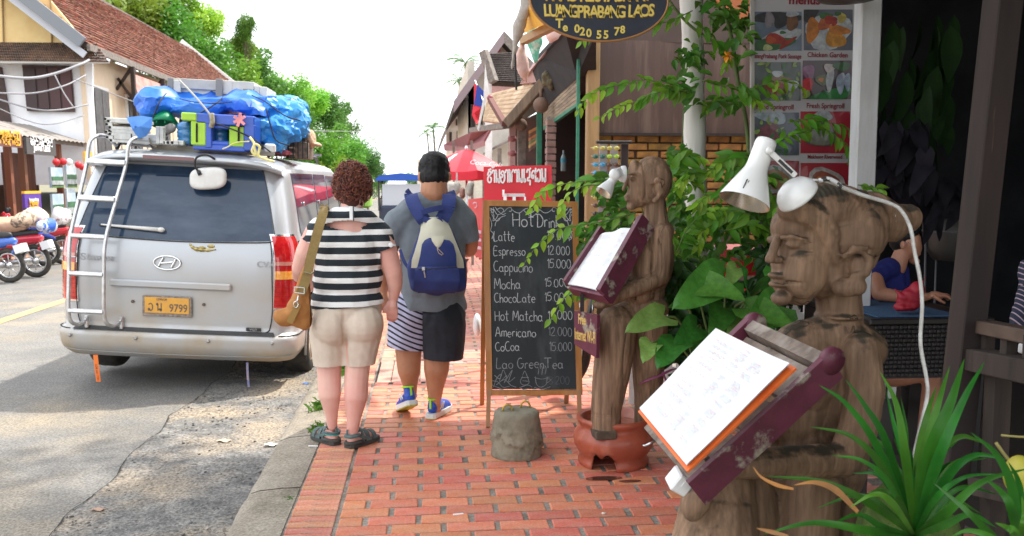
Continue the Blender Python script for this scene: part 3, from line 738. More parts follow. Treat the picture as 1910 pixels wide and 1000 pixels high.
# roof rack rails and bars
for x in (-.62, .62):
 MB().tube([(x, .55, 1.92), (x, .62, 1.97), (x, 3.0, 1.97), (x, 3.1, 1.92)], .016, 8).build('roof_rail', M['black'], van)
for y in (.72, 1.35, 2.0, 2.7):
 MB().bar((-.74, y, 1.995), (.72, y, 1.995), .04, .025).build('rack_bar', M['steel'], van)
MB().bar((-.30, .47, 1.945), (.68, .49, 1.945), .03, .05, bev=.005).build('rack_plank', mat('grey_plank', (.36, .33, .29), (.25, .22, .18), .8, 12, stretch=(.2, 3, 3)), van)
MB().box((.64, .50, 1.985), (.09, .07, .075), bev=.015).build('rack_clamp', M['white'], van)
MB().box((.30, 1.3, 1.965), (.85, 1.0, .04), bev=.01).build('rack_tray', mat('faded_red_board', (.55, .13, .16), (.42, .1, .13), .6, 6), van)
van.location = (-2.05, 7.47, -.122); van.rotation_euler = (0, R(2.9), R(-2.4))
# hanging tags under the bumper
def hang(pts, w, m, name, lab, cat, txt=None):
 P = [at(x, y, 7.56) for x, y in pts]; b = MB()
 for i in range(len(P) - 1): b.bar(P[i], P[i + 1], w, .003, up=(0, 1, 0))
 o = b.build(name, m); tag(o, lab, cat); return P, o
P, o = hang([(178, 662), (181, 690), (184, 712)], .036, mat('orange_ribbon', (.85, .2, .03), rough=.5), 'ribbon', 'printed orange ribbon hanging from the bumper below the ladder', 'ribbon')
hang([(461, 676), (462, 700), (464, 722)], .018, mat('blue_strap', (.12, .15, .35), (.4, .3, .3), .6, 60), 'strap', 'thin blue strap hanging under the right end of the bumper', 'strap')
d = (P[1] - P[2]).normalized(); text('ribbon_print', 'NO.1 MY BOY', P[2] + Vector((.006, -.004, .01)), .022, mat('ribbon_ink', (.25, .04, .02)), o, basis=Matrix((d, Vector((0, -1, 0)).cross(d) , Vector((0, -1, 0)))).transposed(), align='LEFT')
o.children[0].name = 'ribbon_print'
# ------------------------------------------------------------------ load on the roof of the van
P8 = Plane2(8.15)
M['tarp'] = mat('blue_tarpaulin', (.015, .10, .52), (.02, .16, .62), .42, 5, spec=.4, c3=(.04, .24, .7), scale3=3, pos3=(.5, .7))
M['tarp2'] = mat('light_blue_tarpaulin', (.02, .22, .62), (.06, .33, .72), .42, 6, spec=.4)
def crease(a, f=5, seed=0):
 def d(co, n):
  v = abs(nz(co, f, seed)) * 1.4 + abs(nz((co[0] + co[2], co[1], co[2] * .6), f * 1.9, seed + 4)) * .8 + .4 * abs(nz(co, f * 4, seed + 9))
  return a * (.45 - v)
 return d
def crease2(co, n):
 q = (co[0] * 1.0 + co[2] * .8, co[1], co[2] * 1.5 - co[0] * .4)
 return .085 * (.3 - abs(nz(q, 2.3, 3)) * 1.6) + .05 * (.25 - abs(nz((q[0], q[1], q[2] * 1.3), 4.5, 8)) * 1.2) - .02 * abs(nz(q, 11, 5))
B = Blob()
for a in [(430, 196, .45, 125, 26, .55), (305, 194, .25, 46, 27, .42), (285, 205, .1, 24, 22, .25), (380, 205, .15, 60, 20, .3), (470, 205, .3, 40, 26, .45), (485, 225, .12, 22, 30, .26)]: P8.ell(B, *a)
tarp = B.skin('tarpaulin', M['tarp'], voxel=.022, smooth=3, facet=3000, disp=crease2, cuts=[(at(300, 222, 8.15), (0, -.25, -1))])
tag(tarp, 'creased blue tarpaulin roped over the load above the lime plastic frame', 'tarpaulin')
B = Blob()
for a in [(525, 208, .45, 44, 25, .5), (498, 238, .1, 20, 22, .22), (528, 238, .12, 24, 26, .28), (556, 232, .3, 19, 34, .32), (512, 268, .08, 26, 16, .2), (490, 255, .05, 14, 22, .15), (548, 200, .7, 24, 20, .4)]: P8.ell(B, *a)
t2 = B.skin('tarpaulin', M['tarp2'], voxel=.02, smooth=2, facet=3400, disp=crease(.07, 6, 3))
tag(t2, 'puffy light blue tarpaulin bundle tied with cord at the right end of the roof load', 'tarpaulin')
fl = MB(); c = [P8(236, 219, -.45), P8(262, 216, -.49), P8(284, 219, -.45), P8(282, 240, -.47), P8(272, 254, -.48), P8(258, 259, -.46), P8(246, 240, -.49)]
mid = P8(262, 236, -.52)
fl.add(c + [mid], [(i, (i + 1) % 7, 7) for i in range(7)]); fl.prism(c, Vector((0, .01, 0)))
fl.lathe([(.008, 0), (.008, .006)], P8(252, 236, -.505), 8, Matrix.Rotation(R(90), 3, 'X'))
tag(fl.build('tarpaulin_flap', mat('tarp_flap', (.05, .2, .62), (.08, .26, .7), .5, 8)), 'loose pointed corner of blue tarpaulin hanging beside the metal frames', 'tarpaulin')
# cords over the load
def cord(pts, r=.006, m=None, lab='dark cord lashed across the blue tarpaulin', nm='cord', grp='cords lashing the roof load', cat='cord', Y=8.15):
 P = spline([at(p[0], p[1], Y + (p[2] if len(p) > 2 else -.3)) for p in pts], 5)
 o = MB().tube(P, r, 6).build(nm, m or M['rope']); return tag(o, lab, cat, grp)
cord([(310, 174, -.1), (298, 190, -.28), (287, 216, -.28), (283, 224, -.2)], lab='dark cord crossing the left hump of the blue tarpaulin')
cord([(420, 178, .0), (400, 195, -.2), (372, 212, -.3), (345, 226, -.35)], lab='dark cord slanting down to the left above the lime frame')
cord([(335, 184, -.1), (360, 190, -.2), (400, 193, -.2), (432, 190, -.1)], .004, lab='thin cord running along the top of the blue tarpaulin')
cord([(497, 205, -.25), (505, 235, -.25), (515, 262, -.25), (540, 272, -.2)], lab='dark cord looped round the light blue bundle')
cord([(470, 178, -.05), (495, 190, -.22), (530, 215, -.3), (560, 225, -.1)], .005, lab='dark cord stretched along the top of the light blue bundle')
cord([(335, 150, -.05), (362, 178, -.3), (390, 212, -.42), (397, 228, -.4)], .008, mat('grey_strap', (.35, .34, .31), rough=.8), 'grey strap running down from the metal case to the lime frame', 'strap', cat='strap')
cord([(395, 212, -.43), (396, 228, -.44), (394, 236, -.42)], .022, mat('knotted_rope', (.25, .22, .15), (.4, .36, .25), .9, 30), 'knotted beige strap on the lime plastic frame', 'rope_knot', cat='knot')
cord([(395, 228, -.42), (430, 240, -.43), (470, 258, -.42), (505, 284, -.35)], .006, lab='dark cord running down to the right over the blue frame')
yel = mat('yellow_rope', (.75, .68, .18), (.8, .75, .4), .7, 20)
cord([(466, 256, -.45), (474, 268, -.46), (470, 282, -.46), (478, 290, -.46), (474, 270, -.47), (484, 274, -.46), (482, 290, -.46), (492, 296, -.45), (512, 302, -.44)], .011, yel, 'thick yellow rope knotted at the rack corner', 'rope', cat='rope')
cord([(465, 264, -.44), (440, 266, -.44), (425, 274, -.44), (415, 278, -.44)], .005, yel, 'thin yellow string trailing over the blue frame', 'string', cat='string')
pk = MB(); pc = P8(447, 224, -.44)
for a in (30, 80, 150, 200, 250, 320): pk.bar(pc, pc + Vector((math.cos(R(a)) * .05, -.01, math.sin(R(a)) * .055)), .022, .008, up=(0, 1, 0))
tag(pk.build('ribbon_bow', mat('pink_ribbon', (.8, .3, .3), rough=.6)), 'small pink ribbon bow tied on the blue plastic frame', 'ribbon')
# plastic frame with jugs
fr = thing('plastic_frame', 'blue and lime plastic frame lying on its side among the roof luggage', 'plastic frame', P8(405, 278, -.2))
BL = mat('blue_plastic', (.03, .10, .55), (.02, .08, .42), .35, 4, coat=.3); LI = mat('lime_plastic', (.36, .62, .02), (.3, .55, .02), .4, 5, coat=.3)
def pbox(x0, y0, x1, y1, d0, d1, name, m, par, bev=.008):
 a, b = P8(x0, y1, d0), P8(x1, y0, d0); c = (a + b) / 2
 return MB().box((c.x, c.y + (d1 - d0) / 2, c.z), (b.x - a.x, d1 - d0, b.z - a.z), Euler((0, R(2.9), 0)), bev).build(name, m, par)
pbox(365, 214, 474, 233, -.40, -.05, 'top_rail', BL, fr); pbox(338, 210, 366, 225, -.41, -.04, 'end_panel', LI, fr)
pbox(357, 225, 383, 271, -.40, -.3, 'side_panel', LI, fr); pbox(382, 228, 394, 276, -.395, -.1, 'post', BL, fr)
pbox(428, 236, 455, 274, -.39, -.3, 'side_panel', LI, fr); pbox(455, 232, 474, 281, -.40, -.05, 'post', BL, fr); pbox(360, 270, 458, 281, -.385, -.05, 'bottom_rail', BL, fr)
pbox(335, 226, 470, 276, -.05, .1, 'back', M['dark'], fr)
pbox(394, 233, 428, 240, -.38, -.3, 'window_frame', BL, fr); pbox(394, 263, 428, 271, -.38, -.3, 'window_frame', BL, fr)
for x in (366, 444): pbox(x, 230, x + 1.6, 265, -.407, -.39, 'slot', M['dark'], fr, .001)
jm = mat('blue_water_jug', (.02, .12, .35), (.04, .2, .45), .2, 3, coat=.5)
for k, x in enumerate((349, 411)):
 b = MB(); c = P8(x, 250, -.2); b.lathe([(.06, -.09), (.075, -.08), (.078, -.045), (.07, -.035), (.078, -.025), (.078, .02), (.07, .03), (.078, .04), (.075, .08), (.03, .10)], c, 20, None)
 tag(b.build('water_jug', jm), ['blue water jug in the left opening of the lime frame', 'blue water jug behind the middle window of the lime frame'][k], 'water jug', 'water jugs in the plastic frame')
# green basket, fan hub
g = MB(); bc = P8(306, 222, -.02); g.lathe([(.06, -.05), (.09, .0), (.11, .05), (.10, .05), (.05, -.04)], bc, 20, Matrix.Rotation(R(160), 3, 'X'))
for k in range(10):
 a = k * .628; g.bar(bc + Vector((.07 * math.cos(a), .07 * math.sin(a), .03)), bc + Vector((.115 * math.cos(a), .115 * math.sin(a), -.04)), .008)
tag(g.build('basket', mat('green_basket', (.0, .22, .09), rough=.5)), 'green plastic basket under the edge of the blue tarpaulin', 'basket')
for k, (x, y) in enumerate([(313, 243), (320, 240)]):
 tag(MB().lathe([(.0, 0), (.035, 0), (.04, .015), (.035, .03), (.0, .03)], P8(x, y, -.2), 18, Matrix.Rotation(R(80), 3, 'X')).build('pot_lid', mat('dull_lid%d' % k, (.16, .15, .15), rough=.5)), ['round grey lid in the dark gap left of the jug', 'second round grey lid tucked behind the first one'][k], 'lid')
# stack of aluminium frames
alu = M['steel']; al = mat('pale_aluminium', (.6, .6, .57), (.45, .45, .43), .45, 14, metal=.4)
stk = thing('metal_tube_stack', 'stack of square aluminium tubes and frames at the left edge of the roof rack', 'metal frames', P8(230, 266, -.1))
hole = M['dark']
def sqtube(x, y, L, w=5.5, d=-.3, m=al, ang=2.9):
 a = P8(x, y, d); k = w * P8.k
 b = MB(); b.box((a.x + L / 2, a.y, a.z - L / 2 * math.tan(R(ang))), (L, k, k), Euler((0, R(ang), 0)), .002)
 b.mi = 1; b.box((a.x - .001, a.y, a.z), (.006, k * .7, k * .7)); b.box((a.x + .004, a.y - k * .5, a.z), (k * .7, .004, k * .7)); b.build('square_tube', [m, hole], stk)
for (x, y, L) in [(196, 222, .05), (202, 226, .35), (199, 232, .05), (205, 238, .30), (198, 246, .05), (205, 250, .30), (200, 256, .05), (207, 262, .40), (204, 244, .32)]: sqtube(x, y, L)
pbox(207, 221, 268, 231, -.34, -.1, 'top_frame', al, stk); pbox(210, 233, 262, 246, -.30, -.05, 'folded_mesh', mat('dark_mesh', (.07, .07, .08), (.2, .16, .08), .7, 40), stk); pbox(212, 249, 300, 263, -.32, -.1, 'bottom_frame', al, stk)
for x in (291, 298.5): pbox(x, 236, x + 5.5, 268, -.36, -.3, 'upright_tube', al, stk, .003)
for x in (305, 313, 321): sqtube(x, 266, .05, 6, -.34)
pbox(322, 262, 343, 271, -.34, -.2, 'end_plate', al, stk)
cord([(245, 250, -.36), (246, 268, -.36)], .006, lab='dark cord tied round the aluminium frames'); cord([(278, 255, -.3), (282, 268, -.36), (292, 274, -.4)], .008, mat('brown_rope', (.16, .13, .1), rough=.9), 'brown rope end hanging below the flap', 'rope', cat='rope')
# long grey case on top
case = thing('metal_case', 'long pale grey metal case roped on top of the blue tarpaulin', 'case', P8(405, 176, .3))
cm = mat('pale_case', (.62, .60, .52), (.52, .5, .44), .55, 8); cd = mat('case_edge', (.22, .21, .19), rough=.6)
def cbox(x0, y0, x1, y1, d0, d1, n, m): return pbox(x0, y0, x1, y1, d0 + .2, d1 + .2, n, m, case, .004)
cbox(319, 148, 408, 166, 0, .5, 'body', mat('case_grey', (.45, .44, .40), (.38, .37, .34), .5, 6)); cbox(322, 166, 408, 178, .03, .5, 'lower_tray', cm)
cbox(313, 145, 322, 178, -.03, .5, 'corner_post', cd); cbox(403, 147, 414, 181, -.03, .5, 'corner_post', cd); cbox(321, 149, 336, 172, -.02, .3, 'end_cap', cm)
cbox(413, 150, 433, 176, 0, .5, 'panel', cm); cbox(434, 152, 473, 178, 0, .5, 'panel', cm); cbox(474.5, 160, 484, 180, 0, .5, 'panel', cm); cbox(485, 162, 497, 181, 0, .5, 'panel', cm)
cbox(453, 166, 470, 172, -.02, .1, 'handle', cd)
# things at the right end
B = Blob(); P8.ell(B, 580, 258, .5, 9, 19, .12, -8); P8.ell(B, 572, 262, .5, 8, 14, .1); P8.ell(B, 592, 270, .5, 8, 4, .08, 20)
tag(B.skin('sack', mat('beige_sack', (.50, .33, .21), (.6, .45, .32), .9, 10), voxel=.008, smooth=3, disp=crease(.02, 9, 2)), 'slumped beige cloth sack hanging off the right end of the load', 'sack')
rk = thing('wire_crate', 'dark wire crate squeezed under the right end of the blue bundle', 'crate', P8(556, 295, .4))
for j in range(6):
 y = 263 + j * 6; MB().bar(P8(535, y, .2), P8(575, y + 3, .5), .012).build('wire', M['rope'] if j % 2 else mat('wire_grey%d' % j, (.3, .27, .22), rough=.6), rk)
for i in range(5): x = 538 + i * 9; MB().bar(P8(x, 262, .2), P8(x, 296, .2), .010).build('wire', M['rope'], rk)
pbox(537, 264, 574, 296, .3, .7, 'contents', mat('crate_goods', (.1, .09, .08), (.3, .22, .16), .8, 20), rk)
# ------------------------------------------------------------------ people walking away
def skin(name, c, c2): return mat(name, c, c2, .5, 5, 5, sss=.12, bump=.0006, bscale=220)
def stripes(name, z0, per, frac, ca, cb, wob=.02, tilt=0, fr2=None):
 m = mat(name, ca, rough=.8); nt = m.node_tree; N = nt.nodes; L = nt.links; b = N['Principled BSDF']
 tc = N.new('ShaderNodeTexCoord'); sp = N.new('ShaderNodeSeparateXYZ'); L.new(tc.outputs['Object'], sp.inputs[0])
 no = N.new('ShaderNodeTexNoise'); no.inputs['Scale'].default_value = 4; no.inputs['Detail'].default_value = 1; L.new(tc.outputs['Object'], no.inputs['Vector'])
 a = N.new('ShaderNodeMath'); a.operation = 'MULTIPLY_ADD'; L.new(no.outputs[0], a.inputs[0]); a.inputs[1].default_value = wob; L.new(sp.outputs[2], a.inputs[2])
 t = N.new('ShaderNodeMath'); t.operation = 'MULTIPLY_ADD'; L.new(sp.outputs[0], t.inputs[0]); t.inputs[1].default_value = tilt; L.new(a.outputs[0], t.inputs[2])
 s = N.new('ShaderNodeMath'); s.operation = 'SUBTRACT'; L.new(t.outputs[0], s.inputs[0]); s.inputs[1].default_value = z0 + wob * .5
 d = N.new('ShaderNodeMath'); d.operation = 'DIVIDE'; L.new(s.outputs[0], d.inputs[0]); d.inputs[1].default_value = per
 f = N.new('ShaderNodeMath'); f.operation = 'FLOORED_MODULO'; L.new(d.outputs[0], f.inputs[0]); f.inputs[1].default_value = 1
 g = N.new('ShaderNodeMath'); g.operation = 'LESS_THAN'; L.new(f.outputs[0], g.inputs[0]); g.inputs[1].default_value = frac
 mx = N.new('ShaderNodeMix'); mx.data_type = 'RGBA'; mx.inputs[6].default_value = (*ca, 1); mx.inputs[7].default_value = (*cb, 1)
 L.new(g.outputs[0], mx.inputs[0]); L.new(mx.outputs[2], b.inputs['Base Color'])
 n2 = N.new('ShaderNodeTexNoise'); n2.inputs['Scale'].default_value = 300; L.new(tc.outputs['Object'], n2.inputs['Vector'])
 bp = N.new('ShaderNodeBump'); bp.inputs['Distance'].default_value = .0008; L.new(n2.outputs[0], bp.inputs['Height']); L.new(bp.outputs[0], b.inputs['Normal'])
 return m
def folds(a, f=9, seed=0, sx=1, sz=1):
 return lambda co, n: a * (nz((co[0] * sx, co[1], co[2] * sz), f, seed) + .6 * abs(nz((co[0] * sx + co[2] * .5, co[1], co[2] * sz), f * 2.1, seed + 3)) - .15)
def hand(B, P, wrist, palm, dirs, s=1.0, dy=0, thumb=None, curl=.5):
 """palm plus five separate fingers; dirs: angle of the hand (deg from straight down, + = to the right)"""
 a = R(dirs); u = Vector((math.sin(a), 0, -math.cos(a))); v = Vector((math.cos(a), 0, math.sin(a)))
 w = Vector(wrist); pl = w + u * .045 * s
 B.cap(w, pl, .024 * s, .030 * s); B.ball(pl + u * .02 * s, (.036 * s, .018 * s, .042 * s), Matrix.Rotation(-a, 3, 'Y'))
 kn = pl + u * .048 * s
 for i, (off, L) in enumerate([(-.027, .062), (-.009, .073), (.009, .070), (.026, .054)]):
  p0 = kn + v * off * s; p1 = p0 + (u * .5 + Vector((0, curl * .35, 0))).normalized() * L * .45 * s; p2 = p1 + (u * .4 + Vector((0, curl, 0))).normalized() * L * .35 * s; p3 = p2 + (u * .2 + Vector((0, curl * 1.4, 0))).normalized() * L * .25 * s
  B.chain([p0 - u * .02 * s, p1, p2, p3], [.0095 * s, .0088 * s, .008 * s, .007 * s])
 t = thumb if thumb is not None else 1
 q0 = w + u * .03 * s + v * t * .022 * s; q1 = q0 + (u * .8 + v * t * .7).normalized() * .038 * s + Vector((0, -.005, 0)); q2 = q1 + (u + v * t * .15).normalized() * .03 * s
 B.chain([q0, q1, q2], [.013 * s, .0105 * s, .0085 * s])
# ---- woman
W = Plane2(5.42)
wm = thing('person', 'red-haired woman in a striped top and beige shorts walking away, bag on her left', 'person', W(645, 830, 0) * 1)
wm.location.z = 0
ws = skin('fair_skin', (.76, .45, .37), (.72, .36, .30))
B = Blob()
W.chain(B, [(657, 360, 0, 24), (657, 392, .0, 19), (655, 420, .03, 18)])
W.ell(B, 656, 345, .02, 27, 37, .095)
for sx, ex in ((-1, 626), (1, 687)): W.ell(B, ex, 366, .0, 3.5, 9, .02)
W.chain(B, [(612, 426, .03, 20), (655, 424, .05, 22), (700, 432, .03, 20)])
W.ell(B, 652, 480, .05, 50, 70, .10); W.ell(B, 648, 560, .05, 48, 60, .10)
W.chain(B, [(708, 440, .0, 24), (722, 470, .0, 20), (734, 508, .0, 17), (737, 530, .02, 14.5), (734, 556, .05, 9.5)])
W.chain(B, [(592, 436, .0, 24), (572, 470, .02, 20), (560, 500, .08, 16), (558, 515, .2, 13), (562, 505, .33, 9)])
hand(B, W, W(733, 556, .05), None, -4, 1.0, thumb=-1)
hand(B, W, W(562, 504, .34), None, 30, 1.0, thumb=1)
W.chain(B, [(615, 620, .02, 34), (614, 680, .03, 24), (614, 700, .02, 22.5), (615, 735, .0, 21.5), (618, 770, .01, 13), (620, 795, .02, 9.5)])
W.chain(B, [(675, 620, .0, 34), (667, 680, .0, 24), (665, 705, -.02, 23), (664, 740, -.05, 22.5), (660, 780, -.05, 13.5), (657, 810, -.04, 10)])
for (x, y, dy, s_) in ((622, 808, .02, -1), (656, 824, -.05, 1)):
 h = W(x, y, dy); d = Vector((s_ * .62, .78, 0)).normalized(); h.z = .045 if s_ < 0 else .045
 B.cap(h, h + d * .06, .030, .032); B.cap(h + d * .06, h + d * .17, .032, .026)
 n_ = d.cross(Vector((0, 0, 1)))
 for k in range(5):
  b0 = h + d * (.175) + n_ * (-.028 + .014 * k); b0.z = .028
  B.cap(b0, b0 + d * (.022 - .004 * abs(k - 1)), .0085, .0075)
body_w = B.skin('body', ws, wm, voxel=.0065, smooth=5)
# curly hair: a cap of many small curls
hm = vary(mat('auburn_hair', (.26, .06, .02), (.11, .022, .01), .55, 60, 3, sheen=.2), .45, .01, island=True)
hb = MB(); hc = W(657, 347, .015)
core = Blob(); W.ell(core, 657, 346, .015, 31, 37, .105); W.ell(core, 657, 372, .0, 22, 22, .075)
HB_ = core.skin('hair', mat('hair_core', (.07, .018, .01), rough=.8), wm, voxel=.012, smooth=2, disp=lambda co, n: .008 * nz(co, 30, 2))
for i in range(1500):
 th = random.uniform(0, 6.283); z = random.uniform(-1, 1); r = math.sqrt(max(0, 1 - z * z)); n = Vector((r * math.cos(th), r * math.sin(th), z))
 if n.y > .55 and n.z < .3: continue
 zz_ = n.z; sx = 34 * W.k * (1 if zz_ > -.35 else 1 - .42 * (-zz_ - .35) / .65); sz = 45 * W.k
 p = hc + Vector((n.x * sx, n.y * .115, n.z * sz)) * random.uniform(.92, 1.04)
 if zz_ < -.55: p += Vector((0, .02, .0))
 rr = random.uniform(.007, .013); ax = Vector((random.uniform(-1, 1), random.uniform(-1, 1), random.uniform(-1, 1))).normalized()
 e1 = ax.orthogonal().normalized(); e2 = ax.cross(e1); t0 = random.uniform(0, 6)
 hb.tube([p + (e1 * math.cos(t0 + k * .9) + e2 * math.sin(t0 + k * .9)) * rr + ax * k * .0018 for k in range(6)], [.0022, .003, .003, .003, .0026, .001], 4, caps=False)
hb.build('hair_curls', hm, HB_, fix=False)
# striped top
zs = W(650, 448).z
sm = stripes('striped_jersey', zs - .0045, .0679, .56, (.80, .79, .77), (.012, .02, .028), .010)
B = Blob()
W.chain(B, [(600, 428, .02, 25), (628, 406, -.03, 20), (655, 402, -.06, 18), (684, 411, -.03, 20), (705, 436, .02, 26)])
W.chain(B, [(596, 434, .0, 27), (578, 462, .015, 23)]); W.chain(B, [(706, 440, .0, 27), (722, 474, .0, 24)])
W.ell(B, 650, 470, .03, 67, 60, .155); W.ell(B, 648, 520, .04, 66, 62, .165); W.ell(B, 647, 565, .04, 69, 52, .175)
W.ell(B, 622, 455, .01, 34, 40, .13); W.ell(B, 676, 458, .01, 34, 40, .13)
keyc = W(655, 416)
def keyhole(c, n):
 x = (c.x - keyc.x) / W.k; z = (c.z - keyc.z) / W.k
 x += 6; return n.y < -.1 and abs(x) < 37 and z < 6 - .0045 * x * x and z > -12 + .0065 * x * x
top = B.skin('striped_top', sm, wm, voxel=.0075, smooth=7, disp=folds(.011, 7, 2, .7, 1.6), drop=keyhole,
             cuts=[(W(650, 574, -.1), (.06, 0, -1)), (W(722, 464), (.35, 0, -1), lambda c: c.x > W(711, 470).x and c.z > W(0, 500).z), (W(575, 450), (-.5, 0, -1), lambda c: c.x < W(587, 470).x and c.z > W(0, 478).z)])
# skin showing through the open back
bk = MB();
def backf(u, v):
 x = (u - .5) * 84 - 6; y = 409 + 24 * v
 p = W(655 + x, y, -.04 - .035 * (1 - (x / 42) ** 2)); return p
bk.grid(20, 10, backf); bk.build('bare_back', ws, body_w)
MB().bar(W(655, 385, -.14), W(655.5, 411, -.165), .019, .006, up=(0, 1, 0), bev=.002).build('back_placket', mat('pale_band', (.75, .74, .72), rough=.7), top)
MB().bar(W(659, 386, -.143), W(659.5, 412, -.168), .006, .007, up=(0, 1, 0)).build('placket_edge', M['black'], top)
MB().lathe([(.0135, 0), (.0145, .003), (.011, .005)], W(729, 457, -.115), 20, Matrix.Rotation(R(90), 3, 'X')).build('skin_patch', M['white_plain'], body_w)
# beige shorts
shm = mat('beige_cotton', (.68, .57, .47), (.60, .50, .40), .85, 8, bump=.0015, bscale=30)
B = Blob()
W.ell(B, 647, 578, .04, 66, 38, .165); W.ell(B, 620, 604, -.02, 40, 44, .13); W.ell(B, 676, 604, -.02, 40, 44, .13)
W.chain(B, [(613, 620, .02, 37), (615, 700, .02, 28.5)]); W.chain(B, [(677, 620, .0, 37), (666, 700, .0, 27.5)])
def shfold(co, n):
 v = folds(.008, 9, 5, 1, .45)(co, n); x = (co.x - W(645, 600).x)
 v += -.016 * math.exp(-(x / .012) ** 2) * (1 if co.y < W.Y else 0) * min(1, max(0, (W(0, 570).z - co.z) / .1))
 return v
B.skin('shorts', shm, wm, voxel=.0075, smooth=5, disp=shfold, cuts=[(W(640, 680, 0), (.02, 0, -1)), (W(640, 556, 0), (0, 0, 1))])
# sandals
sd = mat('grey_sandal', (.07, .10, .10), (.10, .15, .15), .7, 30); sole = mat('dark_sole', (.05, .05, .045), rough=.8); teal = mat('teal_trim', (.03, .3, .27), rough=.6)
for (x, y, dy, s_) in ((622, 808, .02, -1), (656, 824, -.05, 1)):
 h = W(x, y, dy); h.z = 0; d = Vector((s_ * .62, .78, 0)).normalized(); n_ = d.cross(Vector((0, 0, 1)))
 out = []; pr = [(-.038, .026), (-.02, .038), (.04, .040), (.11, .047), (.17, .046), (.215, .030), (.228, .012)]
 ring = [h + d * a + n_ * b for a, b in pr] + [h + d * a - n_ * b for a, b in reversed(pr)]
 so_ = MB().prism([p + Vector((0, 0, .002)) for p in ring], (0, 0, .024)).build('sandal', sole, wm)
 q = MB()
 def arc(a, hgt, w_, r0=.038, r1=None):
  pts = [h + d * (a + .0) + n_ * (r0 * math.cos(t)) + Vector((0, 0, .026 + hgt * math.sin(t))) for t in [math.pi * k / 8 for k in range(9)]]
  for i in range(8): q.bar(pts[i], pts[i + 1], w_, .005, up=(pts[i] + pts[i + 1]) / 2 - (h + d * a + Vector((0, 0, .026))))
 arc(.10, .062, .03, .044); arc(.155, .048, .03, .046); arc(.06, .08, .016, .040)
 for sg in (-1, 1): q.bar(h + n_ * sg * .036 + d * .02 + Vector((0, 0, .07)), h + n_ * sg * .044 + d * .13 + Vector((0, 0, .03)), .018, .006, up=n_)
 q.build('strap', sd, so_)
 hl = MB().tube([h + d * (.03 - .068 * math.sin(t)) + n_ * .042 * math.cos(t) + Vector((0, 0, .075)) for t in [math.pi * k / 8 for k in range(9)]], .013, 8, flat=.5).build('heel_strap', sd, so_)
 MB().tube([h + d * (.03 - .074 * math.sin(t)) + n_ * .046 * math.cos(t) + Vector((0, 0, .066)) for t in [math.pi * k / 8 for k in range(9)]], .0035, 6).build('heel_trim', teal, so_)
 MB().tube([h + d * (.05 - .09 * math.sin(t)) + n_ * .042 * math.cos(t) + Vector((0, 0, .03)) for t in [math.pi * k / 8 for k in range(9)]], .012, 8).build('heel_cup', sole, so_)
 MB().bar(h - d * .038 + Vector((0, 0, .085)), h - d * .034 + Vector((0, 0, .115)), .012, .004, up=d).build('pull_tab', sd, so_)
# shoulder bag
bg_ = thing('shoulder_bag', "tan canvas shoulder bag with a long strap on the woman's left hip", 'bag', W(545, 612, -.1))
bm_ = mat('tan_canvas', (.42, .185, .05), (.36, .15, .04), .8, 9, bump=.001, bscale=120); om = mat('olive_webbing', (.29, .20, .07), (.25, .17, .06), .85, 60, bump=.0008, bscale=300)
B = Blob()
B.chain([W(572, 505, -.12), W(560, 560, -.12), W(545, 590, -.12)], [.03, .055, .05])
W.ell(B, 558, 580, -.12, 24, 34, .06); W.ell(B, 532, 593, -.12, 24, 17, .055, 15); W.ell(B, 568, 598, -.12, 16, 20, .05); W.ell(B, 575, 550, -.12, 11, 46, .045)
B.skin('pouch', bm_, bg_, voxel=.0075, smooth=8, disp=folds(.012, 9, 8), cuts=[(W(584, 570), (1, 0, .02))])
def strap(pts, w_, name, m, par, t=.006, up=(0, 1, 0)):
 P = spline(pts, 5); b = MB()
 for i in range(len(P) - 1):
  b.bar(P[i], P[i + 1] + (P[i + 1] - P[i]) * .08, w_, t, up=up)
 return b.build(name, m, par)
S1 = [W(604, 388, -.02), W(603, 396, -.12), W(596, 420, -.185), W(588, 450, -.195), (W(580, 480, -.20)), W(574, 508, -.20), W(566, 535, -.20), W(560, 548, -.20)]
strap(S1, .052, 'shoulder_strap', om, bg_); strap([W(604, 388, -.02), W(606, 386, .05), W(604, 398, .16)], .05, 'front_strap', om, bg_)
strap([W(556, 568, -.205), W(548, 585, -.20), W(540, 602, -.19)], .036, 'lower_tab', mat('tan_webbing', (.33, .2, .06), rough=.85), bg_)
bk_ = MB(); a = W(560, 541, -.215)
for q in ((546, 536, 576, 538), (545, 546, 575, 549), (546, 536, 545, 546), (576, 538, 575, 549)):
 x0, y0, x1, y1 = [v for v in q]; x0 = 558 + (x0 - 560) * .62; x1 = 558 + (x1 - 560) * .62; bk_.bar(W(x0, y0 - 1, -.215), W(x1, y1 - 1, -.215), .006, .005)
bk_.tube([W(557, 551, -.21), W(555, 560, -.212), W(553, 566, -.212)], .005, 8)
bk_.tube([W(552 + 4.5 * math.cos(t), 568 + 6 * math.sin(t), -.212) for t in [k * .785 for k in range(8)]], .0028, 6, closed=True); bk_.build('buckle', M['chrome'], bg_)
bk_ = MB(); bk_.bar(W(566, 507, -.208), W(582, 511, -.208), .012, .006, bev=.002); bk_.ball(W(583, 509, -.205), .008); bk_.build('slider', mat('old_brass', (.35, .3, .2), rough=.3, metal=1), bg_)
